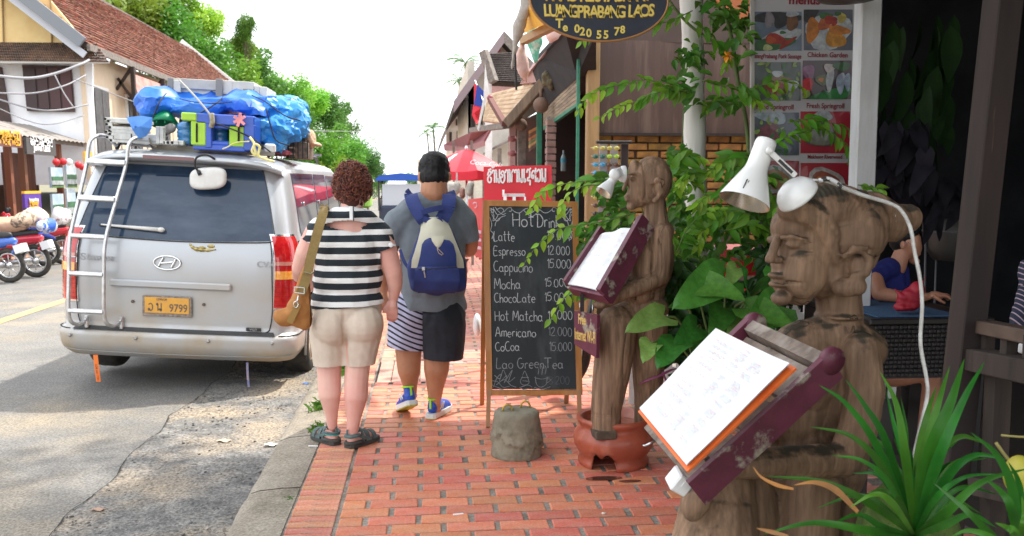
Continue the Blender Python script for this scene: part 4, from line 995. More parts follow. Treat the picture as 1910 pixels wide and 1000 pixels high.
# ---- man
N_ = Plane2(6.05)
mn = thing('person', 'dark-haired man in a grey t-shirt and two-tone shorts walking away with a backpack', 'person', (N_(795, 780).x, 6.05, 0))
ms = skin('tanned_skin', (.50, .235, .13), (.42, .18, .09))
B = Blob()
N_.ell(B, 810, 322, .02, 27, 35, .10); N_.chain(B, [(810, 338, .0, 24), (810, 362, .0, 26), (808, 380, .04, 26)])
for ex in (782, 839): N_.ell(B, ex, 330, .0, 3.5, 9, .02)
N_.chain(B, [(755, 412, .04, 22), (808, 404, .05, 28), (856, 412, .04, 20)])
N_.ell(B, 808, 470, .06, 55, 75, .10); N_.ell(B, 806, 560, .06, 52, 60, .10)
N_.chain(B, [(747, 420, .03, 21), (728, 455, .03, 18), (719, 490, .05, 16), (716, 520, .12, 13), (716, 540, .16, 9)])
hand(B, N_, N_(716, 540, .16), None, 0, 1.0, thumb=-1)
N_.chain(B, [(860, 420, .03, 18), (878, 447, .03, 15), (876, 465, .12, 15), (862, 470, .28, 11)]); hand(B, N_, N_(860, 470, .29), None, -60, 1.0, thumb=-1)
N_.chain(B, [(765, 600, .04, 38), (762, 648, .05, 26), (762, 668, .04, 24), (763, 690, .03, 22.5), (765, 718, .04, 14.5), (765, 740, .02, 12)])
N_.chain(B, [(822, 610, -.02, 36), (815, 668, -.02, 25), (814, 690, -.03, 24), (812, 720, -.03, 17), (811, 745, -.02, 12.5), (811, 768, -.02, 11)])
B.skin('body', ms, mn, voxel=.008, smooth=5)
hk = mat('black_hair', (.009, .008, .009), (.016, .014, .014), .55, 80, spec=.25)
B = Blob(); N_.ell(B, 810, 315, .03, 29.5, 33, .112); N_.ell(B, 810, 302, .05, 27, 19, .11); N_.ell(B, 810, 328, .0, 28, 26, .095); N_.ell(B, 810, 305, .03, 27, 22, .1)
hr = B.skin('hair', hk, mn, voxel=.008, smooth=3, disp=lambda co, n: .004 * nz(co, 60, 1) + .004 * nz(co, 25, 1), cuts=[(N_(810, 351, -.1), (0, .25, -1))])
hb = MB(); hc = N_(810, 316, .03)
for i in range(2200):
 th = random.uniform(0, 6.283); z = random.uniform(-.6, 1); r = math.sqrt(max(0, 1 - z * z)); n = Vector((r * math.cos(th), r * math.sin(th), z))
 p = hc + Vector((n.x * 28.5 * N_.k, n.y * .11, n.z * 32 * N_.k)); d = (n + Vector((random.uniform(-.5, .5), random.uniform(-.5, .5), random.uniform(-.8, .1)))).normalized()
 s_ = d.orthogonal().normalized() * .0011; hb.add([p - s_, p + s_, p + d * random.uniform(.006, .013)], [(0, 1, 2)])
hb.build('hair_strands', hk, hr, fix=False)
tm = mat('grey_jersey', (.185, .215, .245), (.14, .165, .19), .85, 5, bump=.0008, bscale=300)
B = Blob()
N_.chain(B, [(748, 414, .02, 28), (775, 391, .02, 28), (808, 378, .02, 27), (842, 390, .02, 28), (864, 414, .02, 27)])
N_.chain(B, [(744, 416, .02, 29), (733, 447, .03, 25), (730, 464, .03, 23)]); N_.chain(B, [(864, 416, .02, 27), (876, 442, .03, 20), (873, 464, .03, 20)])
N_.ell(B, 808, 450, .04, 72, 80, .17); N_.ell(B, 808, 520, .04, 65, 85, .185); N_.ell(B, 807, 570, .04, 67, 50, .18)
B.skin('tshirt', tm, mn, voxel=.009, smooth=8, disp=folds(.013, 6, 4, 1.3, .7), cuts=[(N_(806, 583, -.15), (-.03, 0, -1)), (N_(880, 452), (.25, 0, -1), lambda c: c.x > N_(868, 450).x and c.z > N_(0, 490).z), (N_(730, 456), (-.3, 0, -1), lambda c: c.x < N_(744, 450).x and c.z > N_(0, 490).z), (N_(810, 360), (0, .0, 1))])
# shorts: left leg striped, right leg black
st2 = stripes('striped_shorts', 0, .036, .36, (.50, .50, .68), (.012, .014, .03), .03, .45)
B = Blob(); N_.ell(B, 770, 585, .04, 46, 44, .15); N_.chain(B, [(765, 600, .05, 42), (757, 670, .05, 38)])
sh = B.skin('shorts', st2, mn, voxel=.008, smooth=5, disp=folds(.012, 10, 6, 1, .5), cuts=[(N_(757, 650, 0), (-.12, 0, -1)), (N_(789, 600), (1, 0, 0))])
B = Blob(); N_.ell(B, 830, 585, .03, 40, 44, .16); N_.chain(B, [(825, 600, -.01, 44), (827, 690, -.01, 38)]); N_.ell(B, 800, 590, .02, 26, 30, .16)
B.skin('shorts_right_leg', mat('black_cotton', (.012, .015, .022), (.02, .024, .035), .8, 8), mn, voxel=.008, smooth=5, disp=folds(.010, 8, 9, 1, .5), cuts=[(N_(827, 667, 0), (-.03, 0, -1)), (N_(788, 600), (-1, 0, 0))])
MB().bar(N_(863, 622, -.05), N_(863, 634, -.05), .008, .012).build('shorts_label', mat('label_blue', (.2, .25, .4), rough=.6), mn)
# running shoes
sb = mat('blue_mesh_shoe', (.015, .05, .36), (.02, .10, .5), .6, 60, bump=.001, bscale=300); sy = mat('neon_trim', (.35, .75, .03), rough=.5); sw_ = mat('white_sole', (.62, .66, .64), rough=.5); so_y = mat('yellow_outsole', (.5, .5, .05), (.4, .4, .06), .6, 30)
def shoe(h, d, pitch, par):
 d = Vector(d).normalized(); n_ = d.cross(Vector((0, 0, 1))).normalized(); u = Vector((0, 0, 1))
 toe = h + d * .20
 Rm = Matrix.Rotation(pitch, 3, n_)
 T = lambda a, b, c: toe + Rm @ (d * (a - .20) * 1.1 + n_ * b * 1.12 + u * c * 1.06)
 B = Blob(); B.chain([T(.0, 0, .06), T(.06, 0, .055), T(.15, 0, .045), T(.215, 0, .035)], [.036, .040, .042, .030]); B.cap(T(.0, 0, .055), T(.012, 0, .105), .036, .033)
 B.cap(T(.19, .012, .03), T(.19, -.012, .03), .035, .035)
 up_ = B.skin('shoe', sb, par, voxel=.006, smooth=4)
 pr = [(-.045, .02), (-.035, .034), (.03, .038), (.10, .044), (.17, .048), (.23, .036), (.255, .01)]
 ring = [T(a, b, .0) for a, b in pr] + [T(a, -b, .0) for a, b in reversed(pr)]
 MB().prism(ring, Rm @ Vector((0, 0, .032))).build('midsole', sw_, up_)
 r2 = [T(a * .98, b * .93, -.006) for a, b in pr] + [T(a * .98, -b * .93, -.006) for a, b in reversed(pr)]
 MB().prism(r2, Rm @ Vector((0, 0, .007))).build('outsole', so_y, up_)
 MB().tube([T(.035 - .065 * math.sin(t), .034 * math.cos(t), .125 - .01 * math.sin(t)) for t in [math.pi * k / 10 for k in range(11)]], .006, 6).bar(T(-.036, 0, .06), T(-.036, 0, .12), .012, .006, up=d).build('collar_trim', sy, up_)
 for s_ in (-1, 1): MB().bar(T(.02, s_ * .040, .05), T(.07, s_ * .043, .085), .012, .004, up=n_).bar(T(.05, s_ * .043, .045), T(.08, s_ * .043, .085), .008, .004, up=n_).build('side_mark', sw_, up_)
 if pitch: MB().tube([T(.10, .03, .09), T(.09, .055, .10), T(.07, .062, .07), T(.09, .055, .05)], .003, 5).build('lace', sb, up_)
h = N_(768, 770, .0); h.z = .012
shoe(Vector((h.x - .005, 6.02, .012)), (-.30, 1, 0), -R(20), mn)
h = N_(811, 784, -.05); shoe(Vector((h.x - .005, 6.03, .008)), (.42, 1, 0), 0, mn)
# backpack
bp_ = thing('backpack', "navy and cream backpack worn on the man's back", 'backpack', N_(815, 545, -.2))
nv = mat('navy_canvas', (.022, .04, .18), (.018, .032, .14), .75, 8, bump=.0008, bscale=250); cr = mat('cream_canvas', (.62, .60, .47), (.56, .54, .42), .8, 8)
B = Blob(); N_.ell(B, 812, 500, -.24, 42, 50, .085); N_.ell(B, 818, 518, -.24, 47, 30, .09); N_.chain(B, [(795, 424, -.20, 12), (776, 500, -.22, 16), (778, 532, -.24, 14), (856, 532, -.24, 14), (852, 490, -.22, 16), (826, 424, -.20, 12), (795, 424, -.20, 12)])
N_.ell(B, 810, 450, -.21, 26, 38, .07); N_.ell(B, 814, 470, -.22, 40, 40, .075)
navy_main = B.skin('main_pouch', nv, bp_, voxel=.008, smooth=6, disp=folds(.010, 8, 12), cuts=[(N_(815, 547), (0, 0, -1))])
def flapf(name, outline, dep, m, seed=1):
 """a cloth panel following the pouch, bounded by two outlines (left, right) at the same heights"""
 b = MB(); n = len(outline)
 def f(u, v):
  i = v * (n - 1); k = min(int(i), n - 2); t = i - k
  y, a, c, d = [outline[k][q] + (outline[k + 1][q] - outline[k][q]) * t for q in range(4)]
  x = a + (c - a) * u; e = 1 - (2 * u - 1) ** 2
  return N_(x, y, d - dep * e + .006 * nz((x * .03, y * .03, seed), 1.5))
 b.grid(22, 24, f);
 return b.build(name, m, bp_)
flapf('cream_flap', [(405, 792, 828, -.20), (412, 786, 834, -.22), (430, 784, 842, -.25), (450, 779, 850, -.27), (470, 773, 858, -.28), (485, 768, 864, -.275), (500, 767, 866, -.27)], .06, cr, 3)
flapf('front_panel', [(444, 800, 802, -.33), (448, 792, 838, -.335), (456, 787, 846, -.34), (475, 784, 851, -.345), (500, 778, 852, -.345), (545, 776, 850, -.32)], .035, nv, 5)
flapf('cream_dip', [(440, 803, 829, -.36), (450, 806, 827, -.372), (459, 812, 822, -.378), (462, 816, 819, -.378)], .01, cr, 7)
flapf('pocket', [(497, 779, 852, -.36), (503, 774, 856, -.385), (525, 772, 858, -.39), (542, 776, 852, -.36), (547, 780, 848, -.33)], .03, nv, 9)
MB().tube([N_(779 + i * 7.3, 501 - .3 * i + (1.5 if i % 2 else 0), -.40 - .02 * math.sin(i / 10 * 3.14)) for i in range(11)], .0035, 5).build('zip', M['black'], bp_)
MB().bar(N_(790, 498, -.425), N_(790, 505, -.425), .02, .008, up=(0, 1, 0), bev=.003).bar(N_(791, 506, -.425), N_(793, 518, -.42), .007, .005, up=(0, 1, 0)).build('zip_pull', M['steel'], bp_)
MB().tube([N_(815, 459, -.385), N_(817, 464, -.388), N_(823, 470, -.388), N_(827, 474, -.386), N_(824, 476, -.388), N_(818, 472, -.388), N_(816, 466, -.388)], .0022, 5, closed=True).build('drawstring_mark', mat('pale_thread', (.6, .5, .4), rough=.7), bp_)
def pstrap(pts, w_, name, t=.014): return strap([N_(*p) for p in pts], w_, name, nv, bp_, t)
pstrap([(768, 362, .0), (767, 366, -.13), (774, 385, -.20), (786, 404, -.235), (792, 412, -.235)], .085, 'shoulder_strap'); pstrap([(836, 360, .0), (838, 366, -.13), (836, 385, -.20), (828, 402, -.235), (824, 410, -.235)], .085, 'shoulder_strap')
pstrap([(787, 396, -.25), (805, 391, -.26), (825, 387, -.25)], .034, 'grab_handle', .018); pstrap([(790, 408, -.245), (806, 413, -.25), (824, 409, -.245)], .035, 'top_seam', .03)
pstrap([(746, 466, -.1), (755, 490, -.17), (767, 505, -.2), (776, 512, -.22)], .02, 'lower_strap', .004)
# ------------------------------------------------------------------ carved wooden figures
def carved(name, c1, c2, c3, mildew=None, freq=14, crack=(.5, .515), ang=0):
 m = mat(name, c1, c2, .72, freq, 8, stretch=(1, 1, .07), c3=c3, scale3=3.2, pos3=(.46, .66), spec=.3, pos=(.42, .58), speck=.25, sps=60)
 nt = m.node_tree; N = nt.nodes; L = nt.links; b = N['Principled BSDF']
 tc = N.new('ShaderNodeTexCoord'); mp = N.new('ShaderNodeMapping'); mp.inputs['Scale'].default_value = (8, 8, .45); mp.inputs['Rotation'].default_value = (0, ang, 0); L.new(tc.outputs['Object'], mp.inputs[0])
 n = N.new('ShaderNodeTexNoise'); n.inputs['Scale'].default_value = 1; n.inputs['Detail'].default_value = 3; n.inputs['Distortion'].default_value = .1; L.new(mp.outputs[0], n.inputs[0])
 s = N.new('ShaderNodeMath'); s.operation = 'SUBTRACT'; L.new(n.outputs[0], s.inputs[0]); s.inputs[1].default_value = crack[0]
 a = N.new('ShaderNodeMath'); a.operation = 'ABSOLUTE'; L.new(s.outputs[0], a.inputs[0])
 r = N.new('ShaderNodeMapRange'); r.inputs[1].default_value = 0; r.inputs[2].default_value = crack[1] - crack[0]; L.new(a.outputs[0], r.inputs[0])
 n4 = N.new('ShaderNodeTexNoise'); n4.inputs['Scale'].default_value = 3.5; L.new(tc.outputs['Object'], n4.inputs[0])
 g4 = N.new('ShaderNodeMapRange'); g4.inputs[1].default_value = .53; g4.inputs[2].default_value = .58; L.new(n4.outputs[0], g4.inputs[0])
 mxx = N.new('ShaderNodeMath'); mxx.operation = 'MAXIMUM'; L.new(r.outputs[0], mxx.inputs[0]); inv = N.new('ShaderNodeMath'); inv.operation = 'SUBTRACT'; inv.inputs[0].default_value = 1; L.new(g4.outputs[0], inv.inputs[1]); L.new(inv.outputs[0], mxx.inputs[1])
 old = b.inputs['Base Color'].links[0].from_socket
 mx = N.new('ShaderNodeMix'); mx.data_type = 'RGBA'; mx.inputs[6].default_value = (.02, .014, .01, 1); L.new(mxx.outputs[0], mx.inputs[0]); L.new(old, mx.inputs[7]); col = mx.outputs[2]
 if mildew:
  sp = N.new('ShaderNodeSeparateXYZ'); L.new(tc.outputs['Normal'], sp.inputs[0])
  z = N.new('ShaderNodeMapRange'); z.inputs[1].default_value = .15; z.inputs[2].default_value = .8; L.new(sp.outputs[2], z.inputs[0])
  nm = N.new('ShaderNodeTexNoise'); nm.inputs['Scale'].default_value = 22; nm.inputs['Detail'].default_value = 9; L.new(tc.outputs['Object'], nm.inputs[0])
  ad = N.new('ShaderNodeMath'); ad.operation = 'MULTIPLY_ADD'; L.new(z.outputs[0], ad.inputs[0]); ad.inputs[1].default_value = .3; L.new(nm.outputs[0], ad.inputs[2])
  th = N.new('ShaderNodeMapRange'); th.inputs[1].default_value = .68; th.inputs[2].default_value = .84; L.new(ad.outputs[0], th.inputs[0])
  m2 = N.new('ShaderNodeMix'); m2.data_type = 'RGBA'; L.new(th.outputs[0], m2.inputs[0]); L.new(col, m2.inputs[6]); m2.inputs[7].default_value = (.045, .036, .024, 1); col = m2.outputs[2]
 L.new(col, b.inputs['Base Color'])
 # relief: cracks and grain
 fg = N.new('ShaderNodeMapping'); fg.inputs['Scale'].default_value = (90, 90, 5); fg.inputs['Rotation'].default_value = (0, ang, 0); L.new(tc.outputs['Object'], fg.inputs[0])
 n5 = N.new('ShaderNodeTexNoise'); n5.inputs['Scale'].default_value = 1; n5.inputs['Detail'].default_value = 4; L.new(fg.outputs[0], n5.inputs[0])
 h = N.new('ShaderNodeMath'); h.operation = 'MULTIPLY_ADD'; L.new(n5.outputs[0], h.inputs[0]); h.inputs[1].default_value = .25; L.new(mxx.outputs[0], h.inputs[2])
 bp = N.new('ShaderNodeBump'); bp.inputs['Distance'].default_value = .004; L.new(h.outputs[0], bp.inputs['Height']); L.new(bp.outputs[0], b.inputs['Normal'])
 return m
def rough(a=.003, f=30, g=7):
 return lambda co, n: a * nz(co, f, 1) + a * 1.3 * nz((co[0], co[1], co[2] * .4), g, 5)
maroon = mat('worn_maroon_paint', (.135, .025, .05), (.085, .016, .032), .5, 9, 6, c3=(.30, .25, .20), scale3=9, pos3=(.56, .63), bump=.001, bscale=60)
greyw = mat('weathered_board', (.24, .19, .155), (.13, .10, .08), .85, 30, 6, stretch=(.25, 1, 1), c3=(.36, .31, .27), scale3=8, bump=.0015, bscale=60)
page = mat('white_page', (.80, .81, .82), (.74, .75, .77), .45, 3, 3, coat=.35)
class Quad:
 """flat frame through four real corners TL, TR, BR, BL"""
 def __init__(s, tl, tr, br, bl):
  s.c = [Vector(x) for x in (tl, tr, br, bl)]; s.n = (s.c[3] - s.c[0]).cross(s.c[1] - s.c[0]).normalized()
  if s.n.z < 0: s.n = -s.n
  s.U = (s.c[1] - s.c[0]).normalized(); s.V = s.n.cross(s.U)
 def __call__(s, u, v, w=0):
  a = s.c[0].lerp(s.c[1], u); b = s.c[3].lerp(s.c[2], u); return a.lerp(b, v) + s.n * w
 def slab(s, B, u0, v0, u1, v1, w0, w1):
  q = [s(u0, v0, w0), s(u1, v0, w0), s(u1, v1, w0), s(u0, v1, w0)]; return B.prism(q, s.n * (w1 - w0))
def menu_lines(q, parent, cols, n, seed, name='menu_print'):
 random.seed(seed); b = MB(); b2 = MB()
 for i in range(n):
  v = .06 + .86 * i / n
  if random.random() < .12: continue
  for (u0, u1) in cols:
   if random.random() < .2: continue
   u = u0
   while u < u1:
    l = random.uniform(.015, .05); t = (b if random.random() < .75 else b2)
    if u + l < u1: t.add([q(u, v, .0018), q(u + l, v, .0018), q(u + l, v + .010, .0018), q(u, v + .010, .0018)], [(0, 1, 2, 3)])
    u += l + random.uniform(.008, .03)
 o = b.build(name, mat('print_grey' + name, (.68, .69, .73), rough=.6), parent, fix=False); b2.build('red_print', mat('print_red' + name, (.72, .58, .59), rough=.6), parent, fix=False); random.seed(seed + 50)
 return o
# ======================= large figure at the right
L_ = Plane2(2.38)
big = thing('wooden_statue', 'large carved wooden woman with a topknot, its head carrying a lamp', 'statue', (L_(1500, 800).x, 2.38, 0))
wood = carved('carved_wood_dark', (.285, .175, .108), (.185, .112, .068), (.12, .072, .045), (1.40, 1.52), freq=34, crack=(.5, .508))
B = Blob()
# head mass
L_.ell(B, 1548, 450, .0, 100, 100, .105, -12); L_.ell(B, 1500, 470, -.01, 66, 88, .088); L_.ell(B, 1488, 515, -.01, 52, 52, .075, 15); L_.ell(B, 1540, 500, .0, 70, 62, .09)
L_.ell(B, 1588, 425, .02, 72, 76, .11); L_.ell(B, 1545, 400, .0, 88, 62, .10); L_.ell(B, 1478, 425, -.01, 40, 44, .075); L_.ell(B, 1484, 548, -.01, 34, 22, .05, 10)
L_.ell(B, 1502, 508, -.07, 44, 50, .038)               # cheek towards the camera
L_.ell(B, 1457, 425, -.035, 19, 24, .03);
# nose
L_.chain(B, [(1453, 440, -.045, 8), (1444, 462, -.058, 9), (1437, 482, -.066, 10)]); L_.ell(B, 1449, 485, -.06, 12, 8, .016)
# brow, eyes, lips, chin
L_.chain(B, [(1458, 443, -.075, 5), (1478, 441, -.088, 6), (1503, 449, -.092, 5)]); L_.ell(B, 1480, 456, -.078, 17, 8.5, .014, 6); L_.ell(B, 1440, 447, -.02, 8, 9, .03)
L_.ell(B, 1449, 514, -.058, 17, 6.5, .026, 6); L_.ell(B, 1451, 529, -.056, 17, 8, .026, -4); L_.ell(B, 1457, 556, -.045, 20, 14, .03)
# hair roll, hairline
L_.chain(B, [(1468, 392, -.055, 20), (1498, 392, -.075, 26), (1530, 412, -.085, 26), (1547, 445, -.085, 22), (1556, 482, -.08, 16)]); L_.ell(B, 1535, 392, -.02, 78, 46, .088, -4); L_.ell(B, 1600, 440, -.05, 48, 58, .07)
# ear and plug
L_.chain(B, [(1576, 478, -.115, 7), (1594, 464, -.135, 9), (1614, 468, -.135, 9), (1623, 488, -.13, 9), (1614, 508, -.125, 10), (1594, 518, -.12, 9)]); L_.ell(B, 1600, 494, -.10, 18, 24, .03)
L_.chain(B, [(1570, 536, -.09, 19), (1598, 535, -.118, 18.5)]);
# topknot
L_.chain(B, [(1625, 400, .01, 46), (1650, 412, .02, 42), (1662, 415, .02, 40)]); L_.chain(B, [(1676, 410, .03, 33), (1690, 408, .03, 31)]);
# neck and torso
L_.chain(B, [(1562, 530, .0, 44), (1565, 595, .01, 45)]); L_.ell(B, 1562, 588, .0, 46, 9, .075)
L_.chain(B, [(1482, 643, -.02, 42), (1562, 622, .0, 48), (1614, 652, .02, 42)])
L_.ell(B, 1555, 720, .04, 90, 125, .12); L_.ell(B, 1490, 760, .02, 66, 100, .09); L_.ell(B, 1500, 830, .02, 70, 60, .09); L_.ell(B, 1510, 700, .0, 56, 84, .10, 12); L_.ell(B, 1560, 850, .04, 60, 100, .11)
# near arm: shoulder, upper arm, elbow, forearm, hand
L_.chain(B, [(1603, 655, -.07, 38), (1612, 730, -.09, 38), (1600, 800, -.10, 37), (1575, 858, -.11, 33)]); L_.chain(B, [(1575, 858, -.11, 33), (1480, 862, -.17, 31), (1390, 866, -.21, 27), (1330, 872, -.23, 22)])
L_.ell(B, 1312, 892, -.22, 30, 24, .05, -10)
L_.chain(B, [(1490, 660, .04, 36), (1450, 730, .04, 32), (1420, 810, .0, 28)])
# lap, knee and pedestal
L_.chain(B, [(1350, 905, -.05, 60), (1340, 960, -.06, 78), (1330, 1050, -.08, 92)]); L_.ell(B, 1298, 932, -.15, 26, 42, .05, 20); L_.chain(B, [(1390, 900, .0, 52), (1400, 960, .0, 62)])
L_.chain(B, [(1510, 900, .0, 74), (1500, 960, .0, 78), (1490, 1060, .0, 90)]); L_.chain(B, [(1565, 950, .0, 50), (1560, 1060, .0, 60)]); L_.chain(B, [(1430, 1080, .05, 120), (1430, 1400, .05, 120), (1430, 1530, .05, 130)])
hl = L_(0, 420).z
def bigdisp(co, n):
 d = .0022 * nz(co, 26, 1) + .003 * nz((co[0], co[1], co[2] * .4), 8, 5)
 p = L_(1545, 400)
 v = Vector(co) - p; rr_ = v.length
 x = (co[0] - p.x) / L_.k; z = (co[2] - p.z) / L_.k
 if co[2] > L_(0, 395 + 0).z and x < 75 and n.z > -.3:      # combed hair
  d += .0011 * math.sin(math.atan2(z + 60, x + 45) * 70)
 # grooves: eye slit, mouth, ear hollow
 for (gx, gy, rx, ry, dep) in ((1480, 462, 19, 1.8, .0045), (1480, 446, 20, 2.4, .0035), (1449, 521, 16, 2.4, .014), (1600, 492, 10, 13, .022), (1575, 462, 14, 5, .010), (1461, 500, 3, 16, .002)):
  q = L_(gx, gy); ex = ((co[0] - q.x) / L_.k / rx) ** 2 + ((co[2] - q.z) / L_.k / ry) ** 2
  if co[1] < 2.40: d -= dep * math.exp(-ex)
 for (hx, hy) in ((1470, 390), (1480, 393), (1490, 397), (1500, 403), (1509, 410), (1517, 418), (1524, 428), (1530, 438), (1535, 449), (1539, 460), (1542, 472), (1545, 484)):
  q = L_(hx, hy); ex = ((co[0] - q.x) ** 2 + (co[2] - q.z) ** 2) / (.0065 ** 2)
  if co[1] < 2.40 and ex < 6: d -= .0035 * math.exp(-ex)
 d -= .006 * max(0, 1 - abs(co[0] - (L_(1558, 0).x + .02 * math.sin(co[2] * 14))) / .004) * (1 if L_(0, 880).z < co[2] < L_(0, 660).z and co[1] < 2.35 else 0)
 for kx in (0,):
  e = math.exp(-((z - 0) ** 2 + (x - 118) ** 2) / 80.)
  d -= .006 * e
 return d
B.skin('figure', wood, big, voxel=.004, smooth=2, sf=.5, disp=bigdisp)
# string round the topknot
MB().tube([L_(1660 + 8 * math.cos(t) + 2, 412 + 38 * math.sin(t), .04 - .0 + .085 * -math.cos(t) * .9) for t in [k * .393 for k in range(16)]], .0022, 5, closed=True).build('string', M['white_plain'], big)
# tray held in front
TS = [(1400, 597, 2.31), (1550, 665, 2.02), (1300, 895, 1.95), (1205, 790, 2.25)]
T = Quad(*[at(*p) for p in TS])
tray = thing('menu_tray', 'weathered open wooden tray with maroon sides held out by the large statue', 'tray', T(.5, .5))
def plank(q, u0, v0, u1, v1, w0, w1, n, m, par): return q.slab(MB(), u0, v0, u1, v1, w0, w1).build(n, m, par)
plank(T, .94, -.0, .99, 1.05, -.075, .006, 'side_board', maroon, tray); plank(T, -.03, .0, .03, .98, -.05, .012, 'side_board', maroon, tray)
plank(T, .04, .0, .93, .085, -.03, .004, 'top_rail', greyw, tray); plank(T, .04, .9, .96, 1.03, -.035, .004, 'bottom_rail', greyw, tray)
for a, b_ in ((.10, .34), (.40, .62), (.68, .86)): plank(T, .04, a, .93, b_, -.045, -.02, 'slat', greyw, tray)
for s_ in (0, 1):
 c = T(-.0 if s_ == 0 else .965, .01, -.018); e = T(-.0 if s_ == 0 else .965, 1.0, -.02)
 b = MB(); ax = (T(.5, 0) - T(0, 0)).normalized(); Lx = T.U
 b.tube([T(-.034 if s_ == 0 else .937, -.0, -.02), T(.034 if s_ == 0 else .993, -.0, -.02)], .033, 20, smooth=True)
 b.build('rounded_end', maroon, tray)
MB().tube([T(.22, 1.03, -.012), T(.20, 1.10, -.005)], .0028, 8).lathe([(.006, 0), (.006, .002)], T(.20, 1.10, -.005), 8).build('nail', M['steel'], tray)
MS = [(1335, 612, 2.15), (1475, 682, 1.91), (1280, 868, 1.84), (1192, 762, 2.06)]
Q = Quad(*[at(*p) for p in MS])
menu = thing('menu_folder', 'open orange menu folder with white printed pages on the large tray', 'menu', Q(.5, .5))
orange = mat('orange_folder', (.78, .17, .03), (.7, .12, .02), .5, 8)
plank(Q, -.03, -.02, 1.02, 1.02, -.016, -.010, 'folder', orange, menu)
pg = MB();
for k in range(5):
 o_ = .0022 * k
 pg.grid(14, 10, lambda u, v, o_=o_, k=k: Q(.0 + u * (1 - .012 * (4 - k) * .6), .0 + v * .995, -.009 + o_ + .006 * (u ** 3) * (1 - v) + .012 * max(0, u - .8) * (1 - .6 * v) * k / 4 + (.001 * math.sin(v * 7))))
pp = pg.build('pages', page, menu, fix=False)
Q2 = Quad(*[Q(a, b_, .004) for a, b_ in ((0, 0), (.96, 0), (.96, 1), (0, 1))]); menu_lines(Q2, pp, [(.14, .42), (.5, .62), (.7, .86)], 46, 4)
# white block behind the lower corner
wbk = MB(); c = at(1268, 897, 2.02); wbk.box(c, (.045, .05, .045), Euler((.3, .55, .2)), .004); wbk.box(c + Vector((.006, -.026, -.001)), (.012, .002, .018), Euler((.3, .55, .2)))
tag(wbk.build('white_box', M['white_plain']), 'small white plastic box fixed beneath the lower corner of the large tray', 'box')
# ======================= desk lamps
lampw = mat('chipped_white_enamel', (.80, .80, .79), (.72, .72, .70), .32, 6, 5, c3=(.05, .05, .05), scale3=16, pos3=(.71, .73), coat=.3)
inner = mat('reflector', (.6, .52, .42), rough=.25, metal=.9)
def lamp(P, top, rim, rtop, rrim, arm, basec, rb, lab, base_n, dy=0, scale=1):
 t = thing('desk_lamp', lab, 'lamp', P(*basec))
 a, b_ = P(*top), P(*rim); ax = (b_ - a).normalized(); rot = Vector((0, 0, 1)).rotation_difference(ax).to_matrix(); Ls = (b_ - a).length; k = P.k
 pr = [(rtop * .55, -.012 * scale), (rtop * .93, -.008 * scale), (rtop, .0), (rtop * 1.0, Ls * .36), (rtop * 1.08, Ls * .45), (rtop * 1.25, Ls * .52), (rrim * .98, Ls * .97), (rrim, Ls), (rrim * .965, Ls * .995), (rtop * 1.2, Ls * .53), (rtop * .9, Ls * .45), (rtop * .5, Ls * .4)]
 n_out = 8
 MB().lathe(pr[:n_out], a, 36, rot, cap=False).lathe([(0.0005, -.013 * scale), (rtop * .55, -.012 * scale)], a, 36, rot, cap=False).build('shade', lampw, t)
 MB().lathe(pr[n_out - 1:], a, 36, rot, cap=False).build('reflector', inner, t)
 MB().ball(a + ax * Ls * .74, (rtop * .5, rtop * .5, rtop * .5)).build('bulb', mat('bulb', (.75, .72, .65), rough=.2), t)
 A = [P(*q) for q in arm]; w = 12.5 * P.k * scale
 b = MB(); b.bar(A[0], A[1], w * .9, w * .5, up=(0, 1, 0), bev=.002); b.build('arm', lampw, t)
 b = MB(); mid = A[0].lerp(A[1], .35) + Vector((0, -w * .27, 0)); e = A[0].lerp(A[1], .85) + Vector((0, -w * .27, 0)); b.bar(mid + Vector((0, 0, -w * .1)), e + Vector((0, 0, -w * .1)), w * .5, .001, up=(0, 1, 0)); b.build('chipped_patch', M['black'], t)
 b = MB().lathe([(w * .55, 0), (w * .62, w * .15), (w * .5, w * .5), (w * .2, w * .55)], A[0] + Vector((0, -w * .1, 0)), 12, Matrix.Rotation(R(90), 3, 'X')); b.build('joint_knob', lampw, t)
 bn = Vector(base_n).normalized(); rot2 = Vector((0, 0, 1)).rotation_difference(bn).to_matrix(); r = rb * P.k
 MB().lathe([(r, -.002), (r * 1.0, r * .06), (r * .93, r * .35), (r * .72, r * .62), (r * .4, r * .80), (.001, r * .86)], P(*basec), 32, rot2).build('base', lampw, t)
 return t
L2 = Plane2(2.26)
lamp(L2, (1428, 268, .0), (1388, 377, -.03), .0265, .064, [(1434, 281, -.035), (1484, 328, -.03)], (1489, 367, .0), 41, "chipped white desk lamp strapped to the large statue's forehead", (-.66, -.16, .74), scale=.95)
sl_ = MB()
for k in range(4):
 a = L2(1392 + k * 5.5, 346 + k * 1.6, -.066 + .0); sl_.bar(L2(1386 + k * 4.6, 351 + k * 2, -.0755 + .0), L2(1394 + k * 3.2, 334 + k * 3, -.064), .0022, .002, up=(0, 1, 0))
o = sl_.build('vent_slots', M['black']); o.parent = bpy.data.objects['desk_lamp']; o.matrix_parent_inverse = Matrix.Translation(-o.parent.location)
cab = [L2(1512, 336, .0), L2(1540, 338, .0), L2(1572, 350, .0), L2(1612, 365, .02), L2(1655, 378, .04), L2(1680, 392, .04), L2(1698, 425, .03), L2(1706, 470, .02), L2(1716, 520, .0), L2(1720, 572, .0), L2(1717, 640, .0), L2(1728, 705, .0), L2(1730, 735, .0), L2(1723, 770, .0), L2(1712, 815, .0), L2(1705, 852, .0), L2(1702, 900, .05)]
cm_ = mat('white_cable', (.72, .72, .70), (.5, .48, .45), .5, 30)
